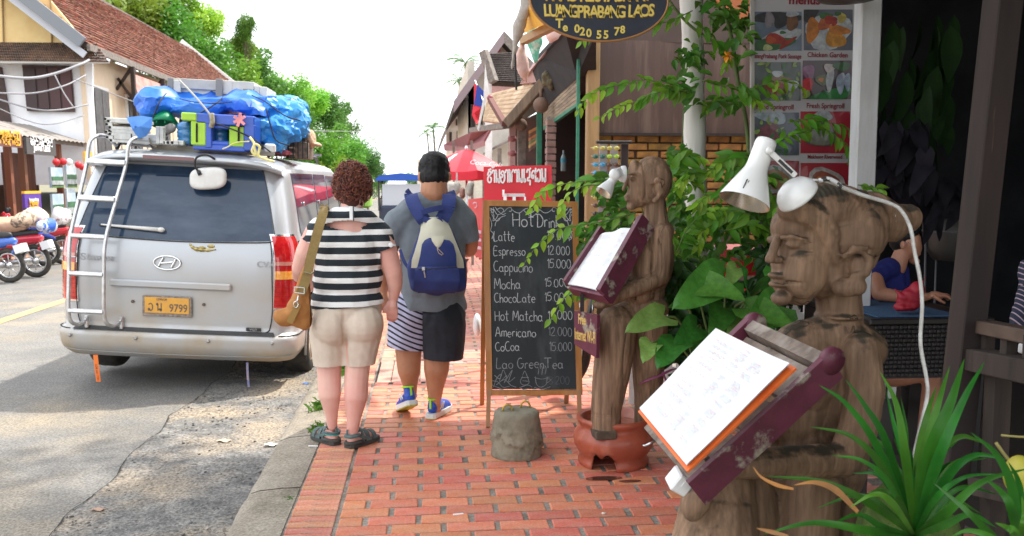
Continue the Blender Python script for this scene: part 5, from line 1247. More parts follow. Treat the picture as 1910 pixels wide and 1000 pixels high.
tag(MB().tube(spline(cab, 8), [.0035] * 16 + [.0052] * (8 * 16 + 1 - 16), 8).build('cable', cm_), "white lamp cable running over the large statue's topknot and down behind the leaves", 'cable')
tag(MB().tube(spline([L2(1528, 337, -.01), L2(1545, 334, -.01), L2(1562, 342, -.01), L2(1570, 350, -.01)], 5), .006, 8).build('cable_tape', mat('black_white_tape', (.04, .04, .04), (.6, .6, .6), .5, 60, pos=(.5, .52))), "black and white tape on the cable where it leaves the large statue's lamp", 'tape')
# ======================= small figure on the pot
S = Plane2(4.86)
sm_ = thing('wooden_statue', 'slim carved wooden boy standing on the clay pot, a small lamp at his brow', 'statue', (S(1170, 800).x, 4.86, .17))
wood2 = carved('carved_wood_grey', (.27, .168, .105), (.17, .104, .064), (.115, .07, .044), None, freq=34, crack=(.5, .508))
B = Blob()
S.ell(B, 1216, 336, .0, 40, 45, .10); S.ell(B, 1196, 345, .0, 25, 42, .085); S.ell(B, 1188, 365, .0, 20, 23, .06, 10); S.ell(B, 1210, 355, .0, 30, 30, .09); S.ell(B, 1183, 318, .0, 11, 20, .05)
S.chain(B, [(1172, 330, -.01, 3), (1166, 346, -.012, 3.6), (1163, 353, -.012, 4)]); S.ell(B, 1170, 366, -.012, 6, 2.6, .03); S.ell(B, 1171, 373, -.012, 6, 3, .03); S.ell(B, 1178, 385, .0, 9, 7, .035)
S.ell(B, 1180, 334, -.05, 7, 3.5, .02); S.chain(B, [(1172, 326, -.045, 2.4), (1184, 323, -.065, 2.6), (1194, 327, -.07, 2)])
S.chain(B, [(1217, 342, -.10, 4), (1227, 334, -.115, 4.4), (1237, 341, -.115, 4.4), (1236, 356, -.11, 4.4), (1228, 367, -.105, 4), (1221, 374, -.10, 6)]); S.ell(B, 1228, 350, -.09, 9, 15, .03)
S.chain(B, [(1221, 375, .0, 21), (1224, 415, .0, 23)]); S.chain(B, [(1212, 430, .0, 20), (1236, 432, .0, 22)])
S.chain(B, [(1218, 450, .02, 34), (1214, 510, .02, 33), (1206, 545, .02, 35)]); S.ell(B, 1198, 490, .0, 26, 62, .12); S.ell(B, 1190, 540, .0, 34, 36, .13); S.ell(B, 1226, 480, .03, 32, 66, .12)
S.chain(B, [(1236, 435, -.07, 19), (1236, 480, -.08, 18), (1232, 517, -.085, 17)]); S.chain(B, [(1232, 517, -.085, 16.5), (1190, 536, -.13, 15.5), (1150, 552, -.16, 14), (1128, 562, -.17, 13)])
S.ell(B, 1120, 567, -.17, 16, 9, .04, -8)
S.ell(B, 1205, 575, .0, 46, 26, .115); S.ell(B, 1178, 590, .0, 52, 32, .11)
S.chain(B, [(1150, 605, -.05, 38), (1147, 650, -.06, 38), (1140, 700, -.06, 36), (1131, 760, -.06, 30), (1130, 800, -.06, 28)]);
S.chain(B, [(1210, 610, .04, 38), (1209, 680, .05, 32), (1209, 740, .06, 27), (1208, 800, .06, 27)])
def smd(co, n):
 d = .001 * nz(co, 30, 1) + .003 * nz((co[0], co[1], co[2] * .4), 7, 5)
 for (gx, w_, z0, z1, dy) in ((1202, .0035, 300, 375, 0), (1233, .003, 430, 520, 0), (1165, .002, 620, 760, 0)):
  q = S(gx, 0); xx = q.x + .008 * math.sin(co[2] * 18)
  if S(0, z1).z < co[2] < S(0, z0).z and co[1] < 4.86: d -= .012 * max(0, 1 - abs(co[0] - xx) / (w_ * 1.6))
 q = S(1228, 350); ex = ((co[0] - q.x) / S.k / 3.5) ** 2 + ((co[2] - q.z) / S.k / 8) ** 2
 if co[1] < 4.8: d -= .012 * math.exp(-ex)
 for zz_ in (788, 793): d -= .004 * max(0, 1 - abs(co[2] - S(0, zz_).z) / .004)
 for gy in (762,): pass
 q = S(0, 560).z
 d -= .006 * max(0, 1 - abs(co[2] - (q + .15 * (co[0] - S(1200, 0).x))) / .006) * (1 if co[0] > S(1165, 0).x else 0)
 return d
B.skin('figure', wood2, sm_, voxel=.0062, smooth=3, sf=.5, disp=smd, cuts=[(S(1130, 803), (0, 0, -1))])
blk = mat('dark_block', (.10, .07, .045), (.05, .035, .025), .8, 14)
a = S(1123, 805, -.06); MB().box((a.x, a.y - .02, a.z), (.115, .14, .045), Euler((0, 0, .1)), .004).build('foot_block', blk, sm_)
a = S(1208, 808, .06); MB().box((a.x, a.y, a.z), (.13, .14, .05), Euler((0, 0, -.1)), .004).build('foot_block', blk, sm_)
# pot
pot_m = mat('red_clay', (.38, .085, .042), (.30, .065, .035), .42, 5, 6, c3=(.46, .16, .10), scale3=4, pos3=(.52, .66), bump=.002, bscale=30, coat=.15)
pc = Vector((S(1163, 0).x, 4.93, 0)); k = S.k * 1.01
prof = [(.175, .0), (.185, .012), (.185, .03), (.168, .045), (.185, .065), (.205, .10), (.212, .135), (.204, .165), (.188, .185), (.178, .20), (.186, .212), (.196, .225), (.195, .24), (.182, .245), (.165, .235), (.160, .20), (.10, .17), (.001, .165)]
pt = MB(); n = 72
vs = []; broken = [False] * n
for r, z in prof:
 for q in range(n):
  a = 2 * math.pi * q / n; e = 1 + .012 * math.sin(a * 3 + 1) + .006 * nz((math.cos(a), math.sin(a), z * 9), 3)
  zz2 = z
  deg = (math.degrees(a)) % 360
  if z < .1 and 222 < deg < 262:                     # chipped foot facing the camera
   lim = .055 + .035 * abs(math.sin((deg - 222) * .16)); zz2 = max(z, lim + .02 * nz((deg * .1, 0, 0), 1))
  if r > .15 and z < .2: e *= 1 + .028 * max(0, math.sin(a * 9)) ** 3 * (1 if 225 < deg < 262 else .0)
  vs.append(pc + Vector((r * 1.06 * e * math.cos(a), r * 1.06 * e * math.sin(a), zz2 * 1.12)))
fs = [(i * n + q, i * n + (q + 1) % n, (i + 1) * n + (q + 1) % n, (i + 1) * n + q) for i in range(len(prof) - 1) for q in range(n)]
pt.add(vs, fs, True)
pot = tag(pt.build('clay_pot', pot_m), 'broken red clay pot turned into a plinth under the wooden boy', 'pot')
MB().lathe([(.001, .222), (.166, .224)], pc, 30, cap=False).build('water', mat('rusty_water', (.28, .07, .03), rough=.08, coat=1), pot)
wt = mat('wet_stain', (.12, .05, .035), rough=.15, coat=1)
for (x, y, rx, ry, r_) in ((1125, 892, .10, .035, .1), (1175, 897, .06, .02, -.1)):
 q = gr(x, y, .0022); b = MB(); pts = [(q.x + rx * math.cos(t) * (1 + .35 * nz((math.cos(t) * 2, math.sin(t) * 2, x), 1)), q.y + ry * math.sin(t), q.z) for t in [k * .3 for k in range(21)]]
 b.add(pts, [tuple(range(21))]); tag(b.build('puddle', wt), ['thin puddle of rusty water on the bricks at the left foot of the clay pot', 'small wet patch directly before the clay pot'][x > 1150], 'puddle', 'wet patches in front of the pot')
# tray, pages, sign and lamp of the small figure
TQ = Quad(at(1120, 441, 4.99), at(1190, 425, 4.76), at(1122, 545, 4.58), at(1060, 532, 4.83))
tr2 = thing('menu_tray', 'small maroon menu tray held by the wooden boy', 'tray', TQ(.5, .5))
plank(TQ, 1.0, -.12, 1.12, 1.03, -.07, .04, 'side_board', maroon, tr2); plank(TQ, -.06, -.12, .02, 1.0, -.06, .035, 'side_board', maroon, tr2); plank(TQ, 0, .97, 1.1, 1.05, -.06, -.0, 'bottom_rail', maroon, tr2); plank(TQ, 0, 0, 1.0, 1, -.03, -.022, 'back_board', greyw, tr2)
m2 = thing('menu_pages', 'white menu pages lying open on the wooden boy\'s tray', 'menu', TQ(.5, .5))
Q3 = Quad(TQ(0.02, 0, .0), TQ(.96, 0.0, .0), TQ(.96, 1.0, .0), TQ(0.02, 1.0, .0)); pg = MB()
for k in range(3): pg.grid(12, 6, lambda u, v, k=k: Q3(u, v, .002 + .004 * k + .008 * math.sin(u * 3.14) + .006 * math.sin(u * 12) * (1 - v)))
pp = pg.build('pages', page, m2, fix=False); Q4 = Quad(*[Q3(a, b_, .018) for a, b_ in ((0, 0), (1, 0), (1, 1), (0, 1))]); menu_lines(Q4, pp, [(.08, .5), (.6, .85)], 26, 9, 'menu_print')
sg = thing('wooden_sign', 'small maroon wooden sign for free wi-fi hanging under the boy\'s tray', 'sign', at(1092, 622, 4.72))
c4 = [at(1071, 580, 4.86), at(1114, 588, 4.62), at(1112, 668, 4.62), at(1071, 642, 4.86)]
SQ = Quad(*c4); nrm = (c4[3] - c4[0]).cross(c4[1] - c4[0]).normalized(); nrm = nrm if nrm.y < 0 else -nrm
MB().prism(c4, -nrm * .018).build('board', maroon, sg)
gold_p = mat('gold_letters', (.62, .42, .12), rough=.5)
U = (c4[1] - c4[0]).normalized(); V = (c4[0] - c4[3]).normalized(); bas = Matrix((U, nrm.cross(U), nrm)).transposed()
Lx = (c4[1] - c4[0]).length
def sgn(s_, fu, fv, size, sx):
 p = c4[0].lerp(c4[1], fu).lerp(c4[3].lerp(c4[2], fu), fv) + nrm * .001; text('sign_lettering', s_, p, size, gold_p, sg, basis=bas, align='CENTER', sx=sx, bold=.0016)
sgn('Free', .36, .32, .075, .62); sgn('Internet WI-FI', .5, .74, .085, .46)
for u in (.25, .8): MB().tube([c4[0].lerp(c4[1], u), c4[0].lerp(c4[1], u) + Vector((0, 0, .05))], .003, 6).build('hanger', M['steel'], sg)
MB().bar(at(1086, 548, 4.72), at(1086, 580, 4.74), .02, .02).build('hanger_post', M['black'], sg)
lamp(Plane2(4.74), (1149, 327, -.02), (1126, 360, -.05), .022, .046, [(1146, 326, -.03), (1158, 320, .0)], (1164, 325, .03), 16, "small white desk lamp fixed to the wooden boy's brow", (-1, -.12, .05), scale=1.5)
# ribbon on the boy's leg
tag(MB().tube(spline([S(1194, 716, .0), S(1210, 708, -.07), S(1232, 700, -.05), S(1252, 690, .0), S(1262, 688, .05)], 5), .011, 6, flat=.3).tube([S(1236, 694, -.03), S(1243, 712, -.03), S(1240, 722, -.03)], .010, 6, flat=.3).build('ribbon', mat('pink_ribbon2', (.32, .08, .18), rough=.6)), "faded pink ribbon tied round the wooden boy's shin", 'ribbon')
# ------------------------------------------------------------------ right side of the street
dw = mat('dark_timber', (.05, .034, .026), (.028, .02, .016), .85, 20, 5, stretch=(1, 1, .1), bump=.0015, bscale=80)
tim = mat('brown_timber', (.20, .135, .085), (.11, .075, .05), .8, 18, 5, stretch=(1, 1, .12), bump=.002, bscale=60)
pale_t = mat('pale_board', (.36, .27, .18), (.25, .19, .13), .8, 10, 5, stretch=(.3, .3, 3), bump=.002, bscale=40, c3=(.16, .12, .08), scale3=4)
greyt = mat('grey_timber', (.24, .205, .18), (.14, .12, .105), .8, 14, 5, bump=.002, bscale=50)
green_p = mat('green_painted_post', (.03, .17, .10), (.04, .24, .15), .5, 10)
tile_m = vary(mat('old_roof_tile', (.17, .075, .05), (.10, .05, .04), .85, 6, 5), .4, .015, island=True)
tile_g = vary(mat('grey_roof_tile', (.14, .10, .09), (.08, .065, .06), .85, 6, 5), .35, .01, island=True)
cream_w = mat('cream_wall', (.70, .64, .55), (.60, .54, .46), .8, 4, 6)
pink_w = mat('faded_pink_wood', (.52, .30, .27), (.42, .24, .22), .8, 8)
def poly(name, pts, off, m, par=None, **kw): return MB().prism([Vector(p) for p in pts], off).build(name, m, par, **kw)
def px(*a): return [at(x, y, Y) for x, y, Y in a]
# ---- neighbouring shop: brick wall, rolled shutter, timber pillar
YW = 10.0
wall = thing('shop_wall', 'ochre brick wall with a brown rolled shutter above it, behind the white pole', 'wall', (2.7, YW, 0))
bk = vary(mat('ochre_brick', (.44, .22, .055), (.34, .17, .045), .9, 10, 5, bump=.003, bscale=40, c3=(.15, .09, .04), scale3=3, pos3=(.5, .7)), .25, .015)
MB().box((2.9, YW + .14, 1.15), (2.3, .2, 2.3)).build('mortar', mat('dark_mortar', (.09, .065, .045), rough=.95), wall)
bm_ = [MB().box((0, 0, 0), (.235 + random.uniform(-.01, .01), .06, .066), bev=.006).mesh('brick', bk) for _ in range(4)]
r = 0; z = .85
while z < 2.2:
 x = 1.86 + (.13 if r % 2 else 0)
 while x < 3.95:
  if random.random() > .03:
   o = bpy.data.objects.new('brick', random.choice(bm_)); o.location = (x, YW + .03 + random.uniform(-.006, .006), z); o.rotation_euler = (0, random.uniform(-.02, .02), random.uniform(-.02, .02)); link(o, wall)
  x += .262
 z += .083; r += 1
sh_m = mat('brown_shutter', (.115, .068, .052), (.09, .052, .042), .5, 3, 4, stretch=(3, 1, .3), c3=(.18, .12, .09), scale3=2)
sht = MB(); a = at(1112, 250, YW - .05); b_ = at(1400, 80, YW - .05)
sht.grid(60, 14, lambda u, v: (a.x + (b_.x - a.x + .5) * u, YW - .06 - .012 * math.sin(u * 8) - .004 * abs(math.sin(v * 40)), a.z + .005 + (b_.z - a.z) * v))
sht.build('rolled_shutter', sh_m, wall)
MB().box(((a.x + b_.x) / 2 + .2, YW - .08, a.z - .004), (b_.x - a.x + .5, .05, .03)).build('shutter_edge', dw, wall)
MB().box((a.x - .0, YW - .07, (a.z + b_.z) / 2), (.03, .05, b_.z - a.z)).build('shutter_guide', mat('guide', (.2, .16, .15), rough=.5), wall)
MB().box(((a.x + b_.x) / 2 + .3, YW - .02, b_.z + .42), (b_.x - a.x + .9, .1, .86)).build('brown_fascia', mat('fascia', (.10, .062, .048), (.08, .05, .04), .6, 3), wall)
p = at(1093, 0, 9.85); q = at(1109, 600, 9.85); ptim = mat('yellow_brown_timber', (.46, .29, .13), (.34, .21, .10), .75, 16, 5, stretch=(1, 1, .1), bump=.001)
c0 = at(1100, 250, 9.85)
tag(MB().box((c0.x + .03, 9.87, 1.9), (.13, .13, 3.8), bev=.01).build('pillar', ptim), 'yellow-brown timber pillar at the corner of the ochre brick wall', 'pillar')
def gpost(x, y0, y1, Y, w, lab):
 a, b_ = at(x, y0, Y), at(x, y1, Y); c = (a + b_) / 2
 tag(MB().box((a.x, Y, c.z), (w, w, a.z - b_.z), bev=.004).build('post', green_p), lab, 'post', 'green posts of the shop')
gpost(1079, 110, 560, 9.7, .032, 'slim green post beside the yellow-brown timber pillar')
gpost(1006, 190, 520, 12.6, .07, 'thick green post behind the red shop sign')
# ---- shop interior along the street (dark), boards and lanterns
shop = thing('open_shop', 'dark open-fronted wooden shop beyond the ochre brick wall', 'shop', (2.5, 12, 0))
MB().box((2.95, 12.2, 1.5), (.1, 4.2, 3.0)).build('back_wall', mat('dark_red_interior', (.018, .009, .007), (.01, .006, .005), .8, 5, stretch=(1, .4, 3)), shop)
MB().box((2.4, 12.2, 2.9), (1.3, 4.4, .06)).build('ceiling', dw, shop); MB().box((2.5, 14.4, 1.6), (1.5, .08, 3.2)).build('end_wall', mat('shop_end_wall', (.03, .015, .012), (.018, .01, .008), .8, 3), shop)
for z in (.5, 1.02, 1.6): MB().box((2.8, 12.2, z), (.22, 3.6, .03)).build('shelf', tim, shop)
pb = vary(mat('pink_brick', (.33, .20, .17), (.25, .15, .13), .9, 12), .2, .01); c = at(1027, 300, 11.6)
for i in range(26):
 o = MB().box((c.x, 11.6, .15 + i * .085), (.12, .14, .07), Euler((0, 0, random.uniform(-.06, .06))), bev=.005).build('brick', pb, shop)
MB().box((c.x, 11.62, 1.2), (.10, .11, 2.3)).build('pier_core', M['mortar'], shop)
bt = at(1051, 297, 11.8)
for i, (x, m_) in enumerate([(1051, (.05, .3, .4)), ]):
 b = MB().lathe([(.03, -.13), (.034, -.12), (.034, .02), (.03, .05), (.012, .09), (.012, .13)], at(x, 300, 11.8), 14); tag(b.build('bottle', mat('water_bottle', (.25, .32, .33), rough=.15, alpha=1)), 'water bottle with a blue label standing on the shelf in the dark shop', 'bottle')
 MB().lathe([(.0355, -.04), (.0355, .01)], at(x, 297, 11.8), 14, cap=False).build('bottle_wrap', mat('blue_label', m_, rough=.4), bpy.data.objects['bottle'])
# slatted pelmet above the opening
plm = thing('wooden_pelmet', 'slanting pale wooden pelmet board above the dark shop opening', 'pelmet', at(1045, 200, 11))
A4 = px((1013, 208, 12.4), (1074, 145, 10.1), (1078, 192, 10.1), (1013, 238, 12.4))
for i in range(6):
 t0, t1 = i / 6 + .012, (i + 1) / 6 - .01
 poly('plank', [A4[0].lerp(A4[3], t0), A4[1].lerp(A4[2], t0), A4[1].lerp(A4[2], t1), A4[0].lerp(A4[3], t1)], (.03 + .01 * (i % 2), .02, 0), pale_t, plm)
poly('edge_board', px((1013, 236, 12.35), (1078, 190, 10.05), (1078, 196, 10.05), (1013, 243, 12.35)), (.04, .02, 0), green_p, plm)
# shop roof and dark eaves
rf = thing('shop_roof', 'dark underside of the tiled shop roof above the pelmet', 'roof', at(1000, 100, 10))
poly('soffit', px((985, 150, 13.2), (1002, 112, 11.6), (1052, 58, 9.2), (1112, 62, 8.9), (1112, 130, 9.8), (1075, 146, 10.0), (1014, 205, 12.4)), (0, .03, .05), mat('black_soffit_wood', (.018, .017, .02), (.03, .024, .022), .9, 6), rf)  # near-black colour over the whole underside
poly('barge_board', px((970, 156, 13.6), (1000, 110, 11.9), (1050, 56, 9.4), (1060, 50, 9.2), (1062, 62, 9.2), (1006, 120, 11.8), (1003, 152, 12.2), (990, 160, 13.4)), (0, .05, .0), pink_w, rf)
poly('rafter', px((1020, 178, 12), (1092, 98, 9.6), (1094, 112, 9.6), (1022, 192, 12)), (.05, 0, 0), mat('rust_timber', (.28, .10, .035), rough=.7), rf)
# carved owl-like bracket end, beams of the awning
B = Blob(); PQ = Plane2(11.3); PQ.ell(B, 1023, 139, 0, 10, 8, .08); PQ.ell(B, 1027, 152, 0, 10, 12, .08); PQ.ell(B, 1017, 150, 0, 6, 12, .06); PQ.ell(B, 1030, 165, 0, 5, 7, .05)
tag(B.skin('carved_bracket', mat('olive_carving', (.16, .13, .07), (.07, .055, .03), .85, 25), voxel=.02, smooth=2, disp=lambda c, n: .03 * nz(c, 14, 2)), 'carved olive wooden bracket at the end of the awning beam', 'bracket')
aw = thing('wooden_awning', 'tan wooden awning propped over the pavement beyond the red sign', 'awning', at(950, 220, 14))
C4 = px((910, 176, 17.5), (1012, 150, 12.2), (946, 231, 12.6), (900, 225, 17.0))
am = mat('tan_awning', (.50, .33, .19), (.38, .24, .13), .75, 5, 5, stretch=(.5, .5, 3), c3=(.60, .42, .27), scale3=2)
for i in range(8):
 t0, t1 = i / 8 + .004, (i + 1) / 8 - .004
 poly('plank', [C4[0].lerp(C4[3], t0), C4[1].lerp(C4[2], t0), C4[1].lerp(C4[2], t1), C4[0].lerp(C4[3], t1)], (.02, .02, -.02 - .006 * (i % 2)), am, aw)
aw2 = [(1013, 152, 11.9), (945, 226, 12.2)]
MB().bar(at(1018, 150, 11.9), at(946, 232, 12.2), .10, .13, bev=.01).build('front_beam', tim, aw)
MB().bar(at(915, 186, 13.6), at(941, 231, 12.5), .07, .07).build('strut', mat('dark_red_timber', (.14, .05, .04), rough=.8), aw)
MB().ball(at(914, 183, 13.6), .045).build('strut_knob', mat('maroon_knob', (.25, .04, .06), rough=.5), aw)
MB().bar(at(880, 243, 17), at(945, 234, 12.6), .10, .08).build('lower_beam', greyt, aw)
for (x, y, Y, r, lab) in [(1009, 196, 11.6, .097, 'larger brown clay ball lantern under the awning beam'), (972, 233, 12.8, .085, 'smaller brown clay ball lantern nearer the grey pillar')]:
 tag(MB().ball(at(x, y, Y), r, n=20, m=12).lathe([(.02, 0), (.02, .1)], at(x, y, Y) + Vector((0, 0, r * .9)), 8).build('lantern', mat('clay_ball%d' % x, (.20, .12, .085), (.15, .09, .065), .85, 10)), lab, 'lantern', 'ball lanterns under the eaves')
def post(name, x, y0, y1, Y, w, m, lab, cat='post', grp=None):
 a, b_ = at(x, y0, Y), at(x, y1, Y); o = MB().box((a.x, Y, (a.z + b_.z) / 2), (w, w, a.z - b_.z), bev=.006).build(name, m); return tag(o, lab, cat, grp)
post('post', 955.5, 225, 480, 13.2, .085, pink_w, 'pinkish turned wooden post holding the tan awning')
for i, z in enumerate((1.75, 1.95, 2.15)): MB().lathe([(.05, -.04), (.065, 0), (.05, .04)], (at(955.5, 300, 13.2).x, 13.2, z), 14).build('turned_ring', mat('post_ring%d' % i, (.3, .1, .1), rough=.7), bpy.data.objects['post.002'] if 'post.002' in bpy.data.objects else None)
post('post', 973, 240, 480, 13.6, .12, greyt, 'square grey pillar behind the pinkish turned post')
wsg = thing('wall_hanging', 'patchwork panel of orange and brown boards hanging in the shop opening', 'wall hanging', at(993, 260, 13.4))
W4 = px((986, 244, 14.0), (1001, 236, 13.0), (1001, 272, 13.0), (986, 284, 14.0)); pc4 = [(.55, .30, .08), (.16, .08, .05), (.5, .2, .08), (.2, .25, .1), (.5, .33, .12), (.12, .08, .06)]
for i in range(6):
 t0, t1 = i / 6 + .01, (i + 1) / 6 - .01; poly('panel', [W4[0].lerp(W4[3], t0), W4[1].lerp(W4[2], t0), W4[1].lerp(W4[2], t1), W4[0].lerp(W4[3], t1)], (.02, .02, 0), mat('hang%d' % i, pc4[i], rough=.8), wsg)
# fish-shaped cloth lanterns, rolled blind, yellow tarpaulin
def balloon(pts, Y, m, lab, fl=.7):
 B = Blob(); P = Plane2(Y); P.chain(B, [(x, y, 0, r_) for x, y, r_ in pts]); tag(B.skin('cloth_lantern', m, voxel=.014, smooth=5, disp=folds(.02, 8, int(Y * 3))), lab, 'lantern', 'painted cloth lanterns')
pkp = mat('painted_pink_cloth', (.72, .50, .45), (.62, .36, .28), .7, 9, 3, c3=(.66, .40, .16), scale3=9, pos3=(.55, .62)); gp_ = mat('painted_green_cloth', (.10, .42, .28), (.2, .5, .36), .7, 9, 3, c3=(.5, .6, .5), scale3=8, pos3=(.58, .66))
balloon([(974, 74, 5), (972, 95, 9), (974, 120, 13), (979, 140, 9), (982, 152, 4)], 8.0, pkp, 'pink patterned cloth lantern hanging lowest under the eaves'); balloon([(994, 58, 11), (998, 78, 14), (998, 100, 8), (999, 116, 3)], 8.6, gp_, 'green patterned cloth lantern hanging between the pink ones'); balloon([(1036, 60, 10), (1030, 68, 11), (1026, 78, 5)], 8.3, mat('pale_pink_cloth', (.78, .45, .40), (.8, .62, .58), .7, 6), 'pale pink cloth lantern peeping out behind the oval sign')
B = Blob(); P = Plane2(7.6); P.chain(B, [(988, -12, 0, 12), (976, 25, 0, 12), (965, 65, 0, 10), (960, 82, 0, 5)]); P.chain(B, [(962, 80, 0, 5), (957, 105, 0, 4), (955, 128, 0, 2)])
tag(B.skin('rolled_blind', mat('grey_canvas', (.45, .41, .37), (.33, .30, .27), .85, 9), voxel=.012, smooth=3, disp=folds(.02, 7, 31)), 'rolled grey canvas blind hanging diagonally at the left of the oval sign', 'blind')
tag(poly('yellow_tarpaulin', px((990, 2, 7.4), (1050, -8, 6.8), (1020, 44, 7.0), (978, 62, 8)), (0, .02, .01), mat('yellow_canvas', (.75, .38, .03), (.68, .32, .02), .6, 12, stretch=(4, 1, 1))), 'bright yellow canvas stretched behind the oval sign', 'tarpaulin')
tag(MB().bar(at(976, 76, 8), at(1036, 46, 7.3), .06, .06).build('beam', mat('ochre_beam', (.42, .26, .13), rough=.7)), 'ochre beam along the lower edge of the yellow canvas', 'beam')
tag(MB().bar(at(960.5, 85, 7.9), at(963, 168, 7.9), .016, .016).build('pole', M['black']), 'thin dark pole beside the pink cloth lantern', 'pole')
tag(poly('orange_tarpaulin', px((1335, 0, 7.5), (1402, -10, 7.0), (1402, 52, 7.0), (1345, 22, 7.6)), (0, .02, .01), mat('orange_canvas', (.48, .13, .015), (.4, .1, .01), .6, 6)), 'orange canvas showing between the white pole and the menu poster', 'tarpaulin')
# ---- oval restaurant sign
SG = 4.75
oval = thing('oval_sign', 'dark oval restaurant sign with yellow letters hanging over the pavement', 'sign', at(1117, 0, SG))
oc = at(1118, -2, SG); a_, b_ = 127 * mpx(SG), 74 * mpx(SG); th = R(-1.5)
def oring(f, y): return [Vector((oc.x + f * a_ * math.cos(t) * math.cos(th) - f * b_ * math.sin(t) * math.sin(th), y, oc.z + f * a_ * math.cos(t) * math.sin(th) + f * b_ * math.sin(t) * math.cos(th))) for t in [2 * math.pi * k / 72 for k in range(72)]]
poly('board', oring(1, SG), (0, .03, 0), mat('navy_sign_board', (.012, .018, .035), (.022, .03, .05), .4, 5, coat=.3), oval)
MB().tube(oring(1.0, SG + .004), .0065, 8, closed=True).build('rim', mat('copper_rim', (.45, .22, .08), rough=.45, metal=.3), oval)
ye = mat('yellow_letters', (.86, .68, .16), (.80, .58, .10), .5, 20); brn = mat('letter_shade', (.30, .13, .02), rough=.5)
def arcletters(s, cx, cy, w, size, bow, y=SG, sp=1.0):
 n = len(s); tot = 0; wd = []
 for ch in s: wd.append({'I': .38, ' ': .42, 'M': 1.05, 'W': 1.1}.get(ch, .82));
 tot = sum(wd); x = -w / 2; k = w / tot
 for ch, d in zip(s, wd):
  xc = x + d * k / 2; x += d * k
  if ch == ' ': continue
  u = xc / (w / 2); ang = -bow * u
  pxl = at(cx + xc, cy - bow * 8 * (u * u) * 1.0, SG)
  for (m_, off, bo, yy) in ((brn, .0022, .0025, .0015), (ye, 0, .0018, 0)):
   text('sign_letter' if m_ is ye else 'letter_shadow', ch, (pxl.x + off, SG - .004 + yy, pxl.z - off), size, m_, oval, rot=(R(90), -ang * .16, 0), sx=.86, ext=.001, bold=bo)
arcletters('KHMU RESTAURANT', 1116, 3, 196, .082, .35); arcletters('LUANGPRABANG LAOS', 1117, 33, 206, .082, .45)
for ch, x, y, s_ in [('T', 1043, 52, .062), ('e', 1054, 58, .055), ('0', 1076, 61, .055), ('2', 1086, 66, .055), ('0', 1098, 69, .055), ('5', 1117, 72, .055), ('5', 1130, 72, .055), ('7', 1150, 66, .055), ('8', 1161, 62, .05)]:
 p = at(x, y, SG); text('sign_letter', ch, (p.x, SG - .004, p.z), s_, ye, oval, rot=(R(90), 0, 0), bold=.0016, ext=.001)
for x in (1060, 1180): MB().tube([at(x, -60, SG + .015), at(x, -160, SG + .02)], .006, 6).build('hanger', M['steel'], oval)
# ---- white pole
PW = 6.0; pw = mat('white_limed_log', (.86, .85, .80), (.70, .68, .64), .85, 12, 6, stretch=(1, 1, .12), c3=(.20, .19, .17), scale3=9, pos3=(.6, .72), bump=.004, bscale=30)
pp_ = [(1288, -60), (1291, 60), (1294, 150), (1296, 260), (1298, 380), (1299, 500), (1301, 640), (1303, 760)]
po = MB(); P_ = [at(x, y, PW) for x, y in pp_]; P_[-1].z = 0; P_ = spline([at(1286, -160, PW)] + P_, 6)
po.tube(P_, [(.070 - .0 * i + .004 * math.sin(i * .9)) for i in range(len(P_))], 22)
po.v = [(x + .004 * nz((x, y, z * .4), 40), y, z) for x, y, z in po.v]
tag(po.build('pole', pw), 'white-limed rough log pole standing among the vines', 'pole')
tag(MB().tube([at(1297, 110, PW) + Vector((.01, -.073, 0)), at(1299, 180, PW) + Vector((.008, -.073, 0)), at(1297, 270, PW) + Vector((.012, -.073, 0)), at(1300, 330, PW) + Vector((.008, -.073, 0))], .0035, 5).build('pole_crack', M['dark'], bpy.data.objects[[o.name for o in bpy.data.objects if o.name.startswith('pole')][-1]])) if False else None
# ---- menu poster with food photographs
MY = 5.35
po_ = thing('menu_poster', 'tall framed menu poster with pictures of dishes beside the white post', 'poster', at(1500, 390, MY))
def pq(x0, y0, x1, y1, name, m, par, dy=0, th_=.006, bev=0):
 a = at(x0, y1, MY); b_ = at(x1, y0, MY); c = at(x0, y0, MY); d = at(x1, y1, MY)
 return MB().prism([c + Vector((0, dy, 0)), b_ + Vector((0, dy, 0)), d + Vector((0, dy, 0)), a + Vector((0, dy, 0))], (0, th_, 0)).build(name, m, par)
pq(1404, -40, 1598, 395, 'backing', mat('poster_white', (.42, .41, .42), (.38, .37, .39), .5, 4), po_)
pq(1400, -40, 1406, 395, 'frame', mat('poster_frame', (.40, .38, .35), rough=.6), po_, -.012, .025); pq(1594, -40, 1600, 395, 'frame', bpy.data.materials['poster_frame'], po_, -.012, .025)
dark_red = mat('menu_red_text', (.22, .015, .03), rough=.6)
def cap(s, x, y, size, sx=.8, bold=.0006): p = at(x, y, MY); text('caption', s, (p.x, MY - .004, p.z), size, dark_red, po_, sx=sx, bold=bold, ext=.0005)
cap('menus', 1500, 8, .075, .95, .002); cap('LuangPrabang Pork Sausage', 1449, 109, .036, .72); cap('Chicken Garden', 1543, 107, .040, .92)
cap('Fried Springroll', 1445, 204, .041, .88); cap('Fresh Springroll', 1539, 202, .041, .88); cap('Mekhong Riverweed', 1538, 296, .032, .8); cap('LuangPrabang Salad', 1450, 385, .032, .8); cap('Tom Yam Soup', 1540, 388, .032, .8)
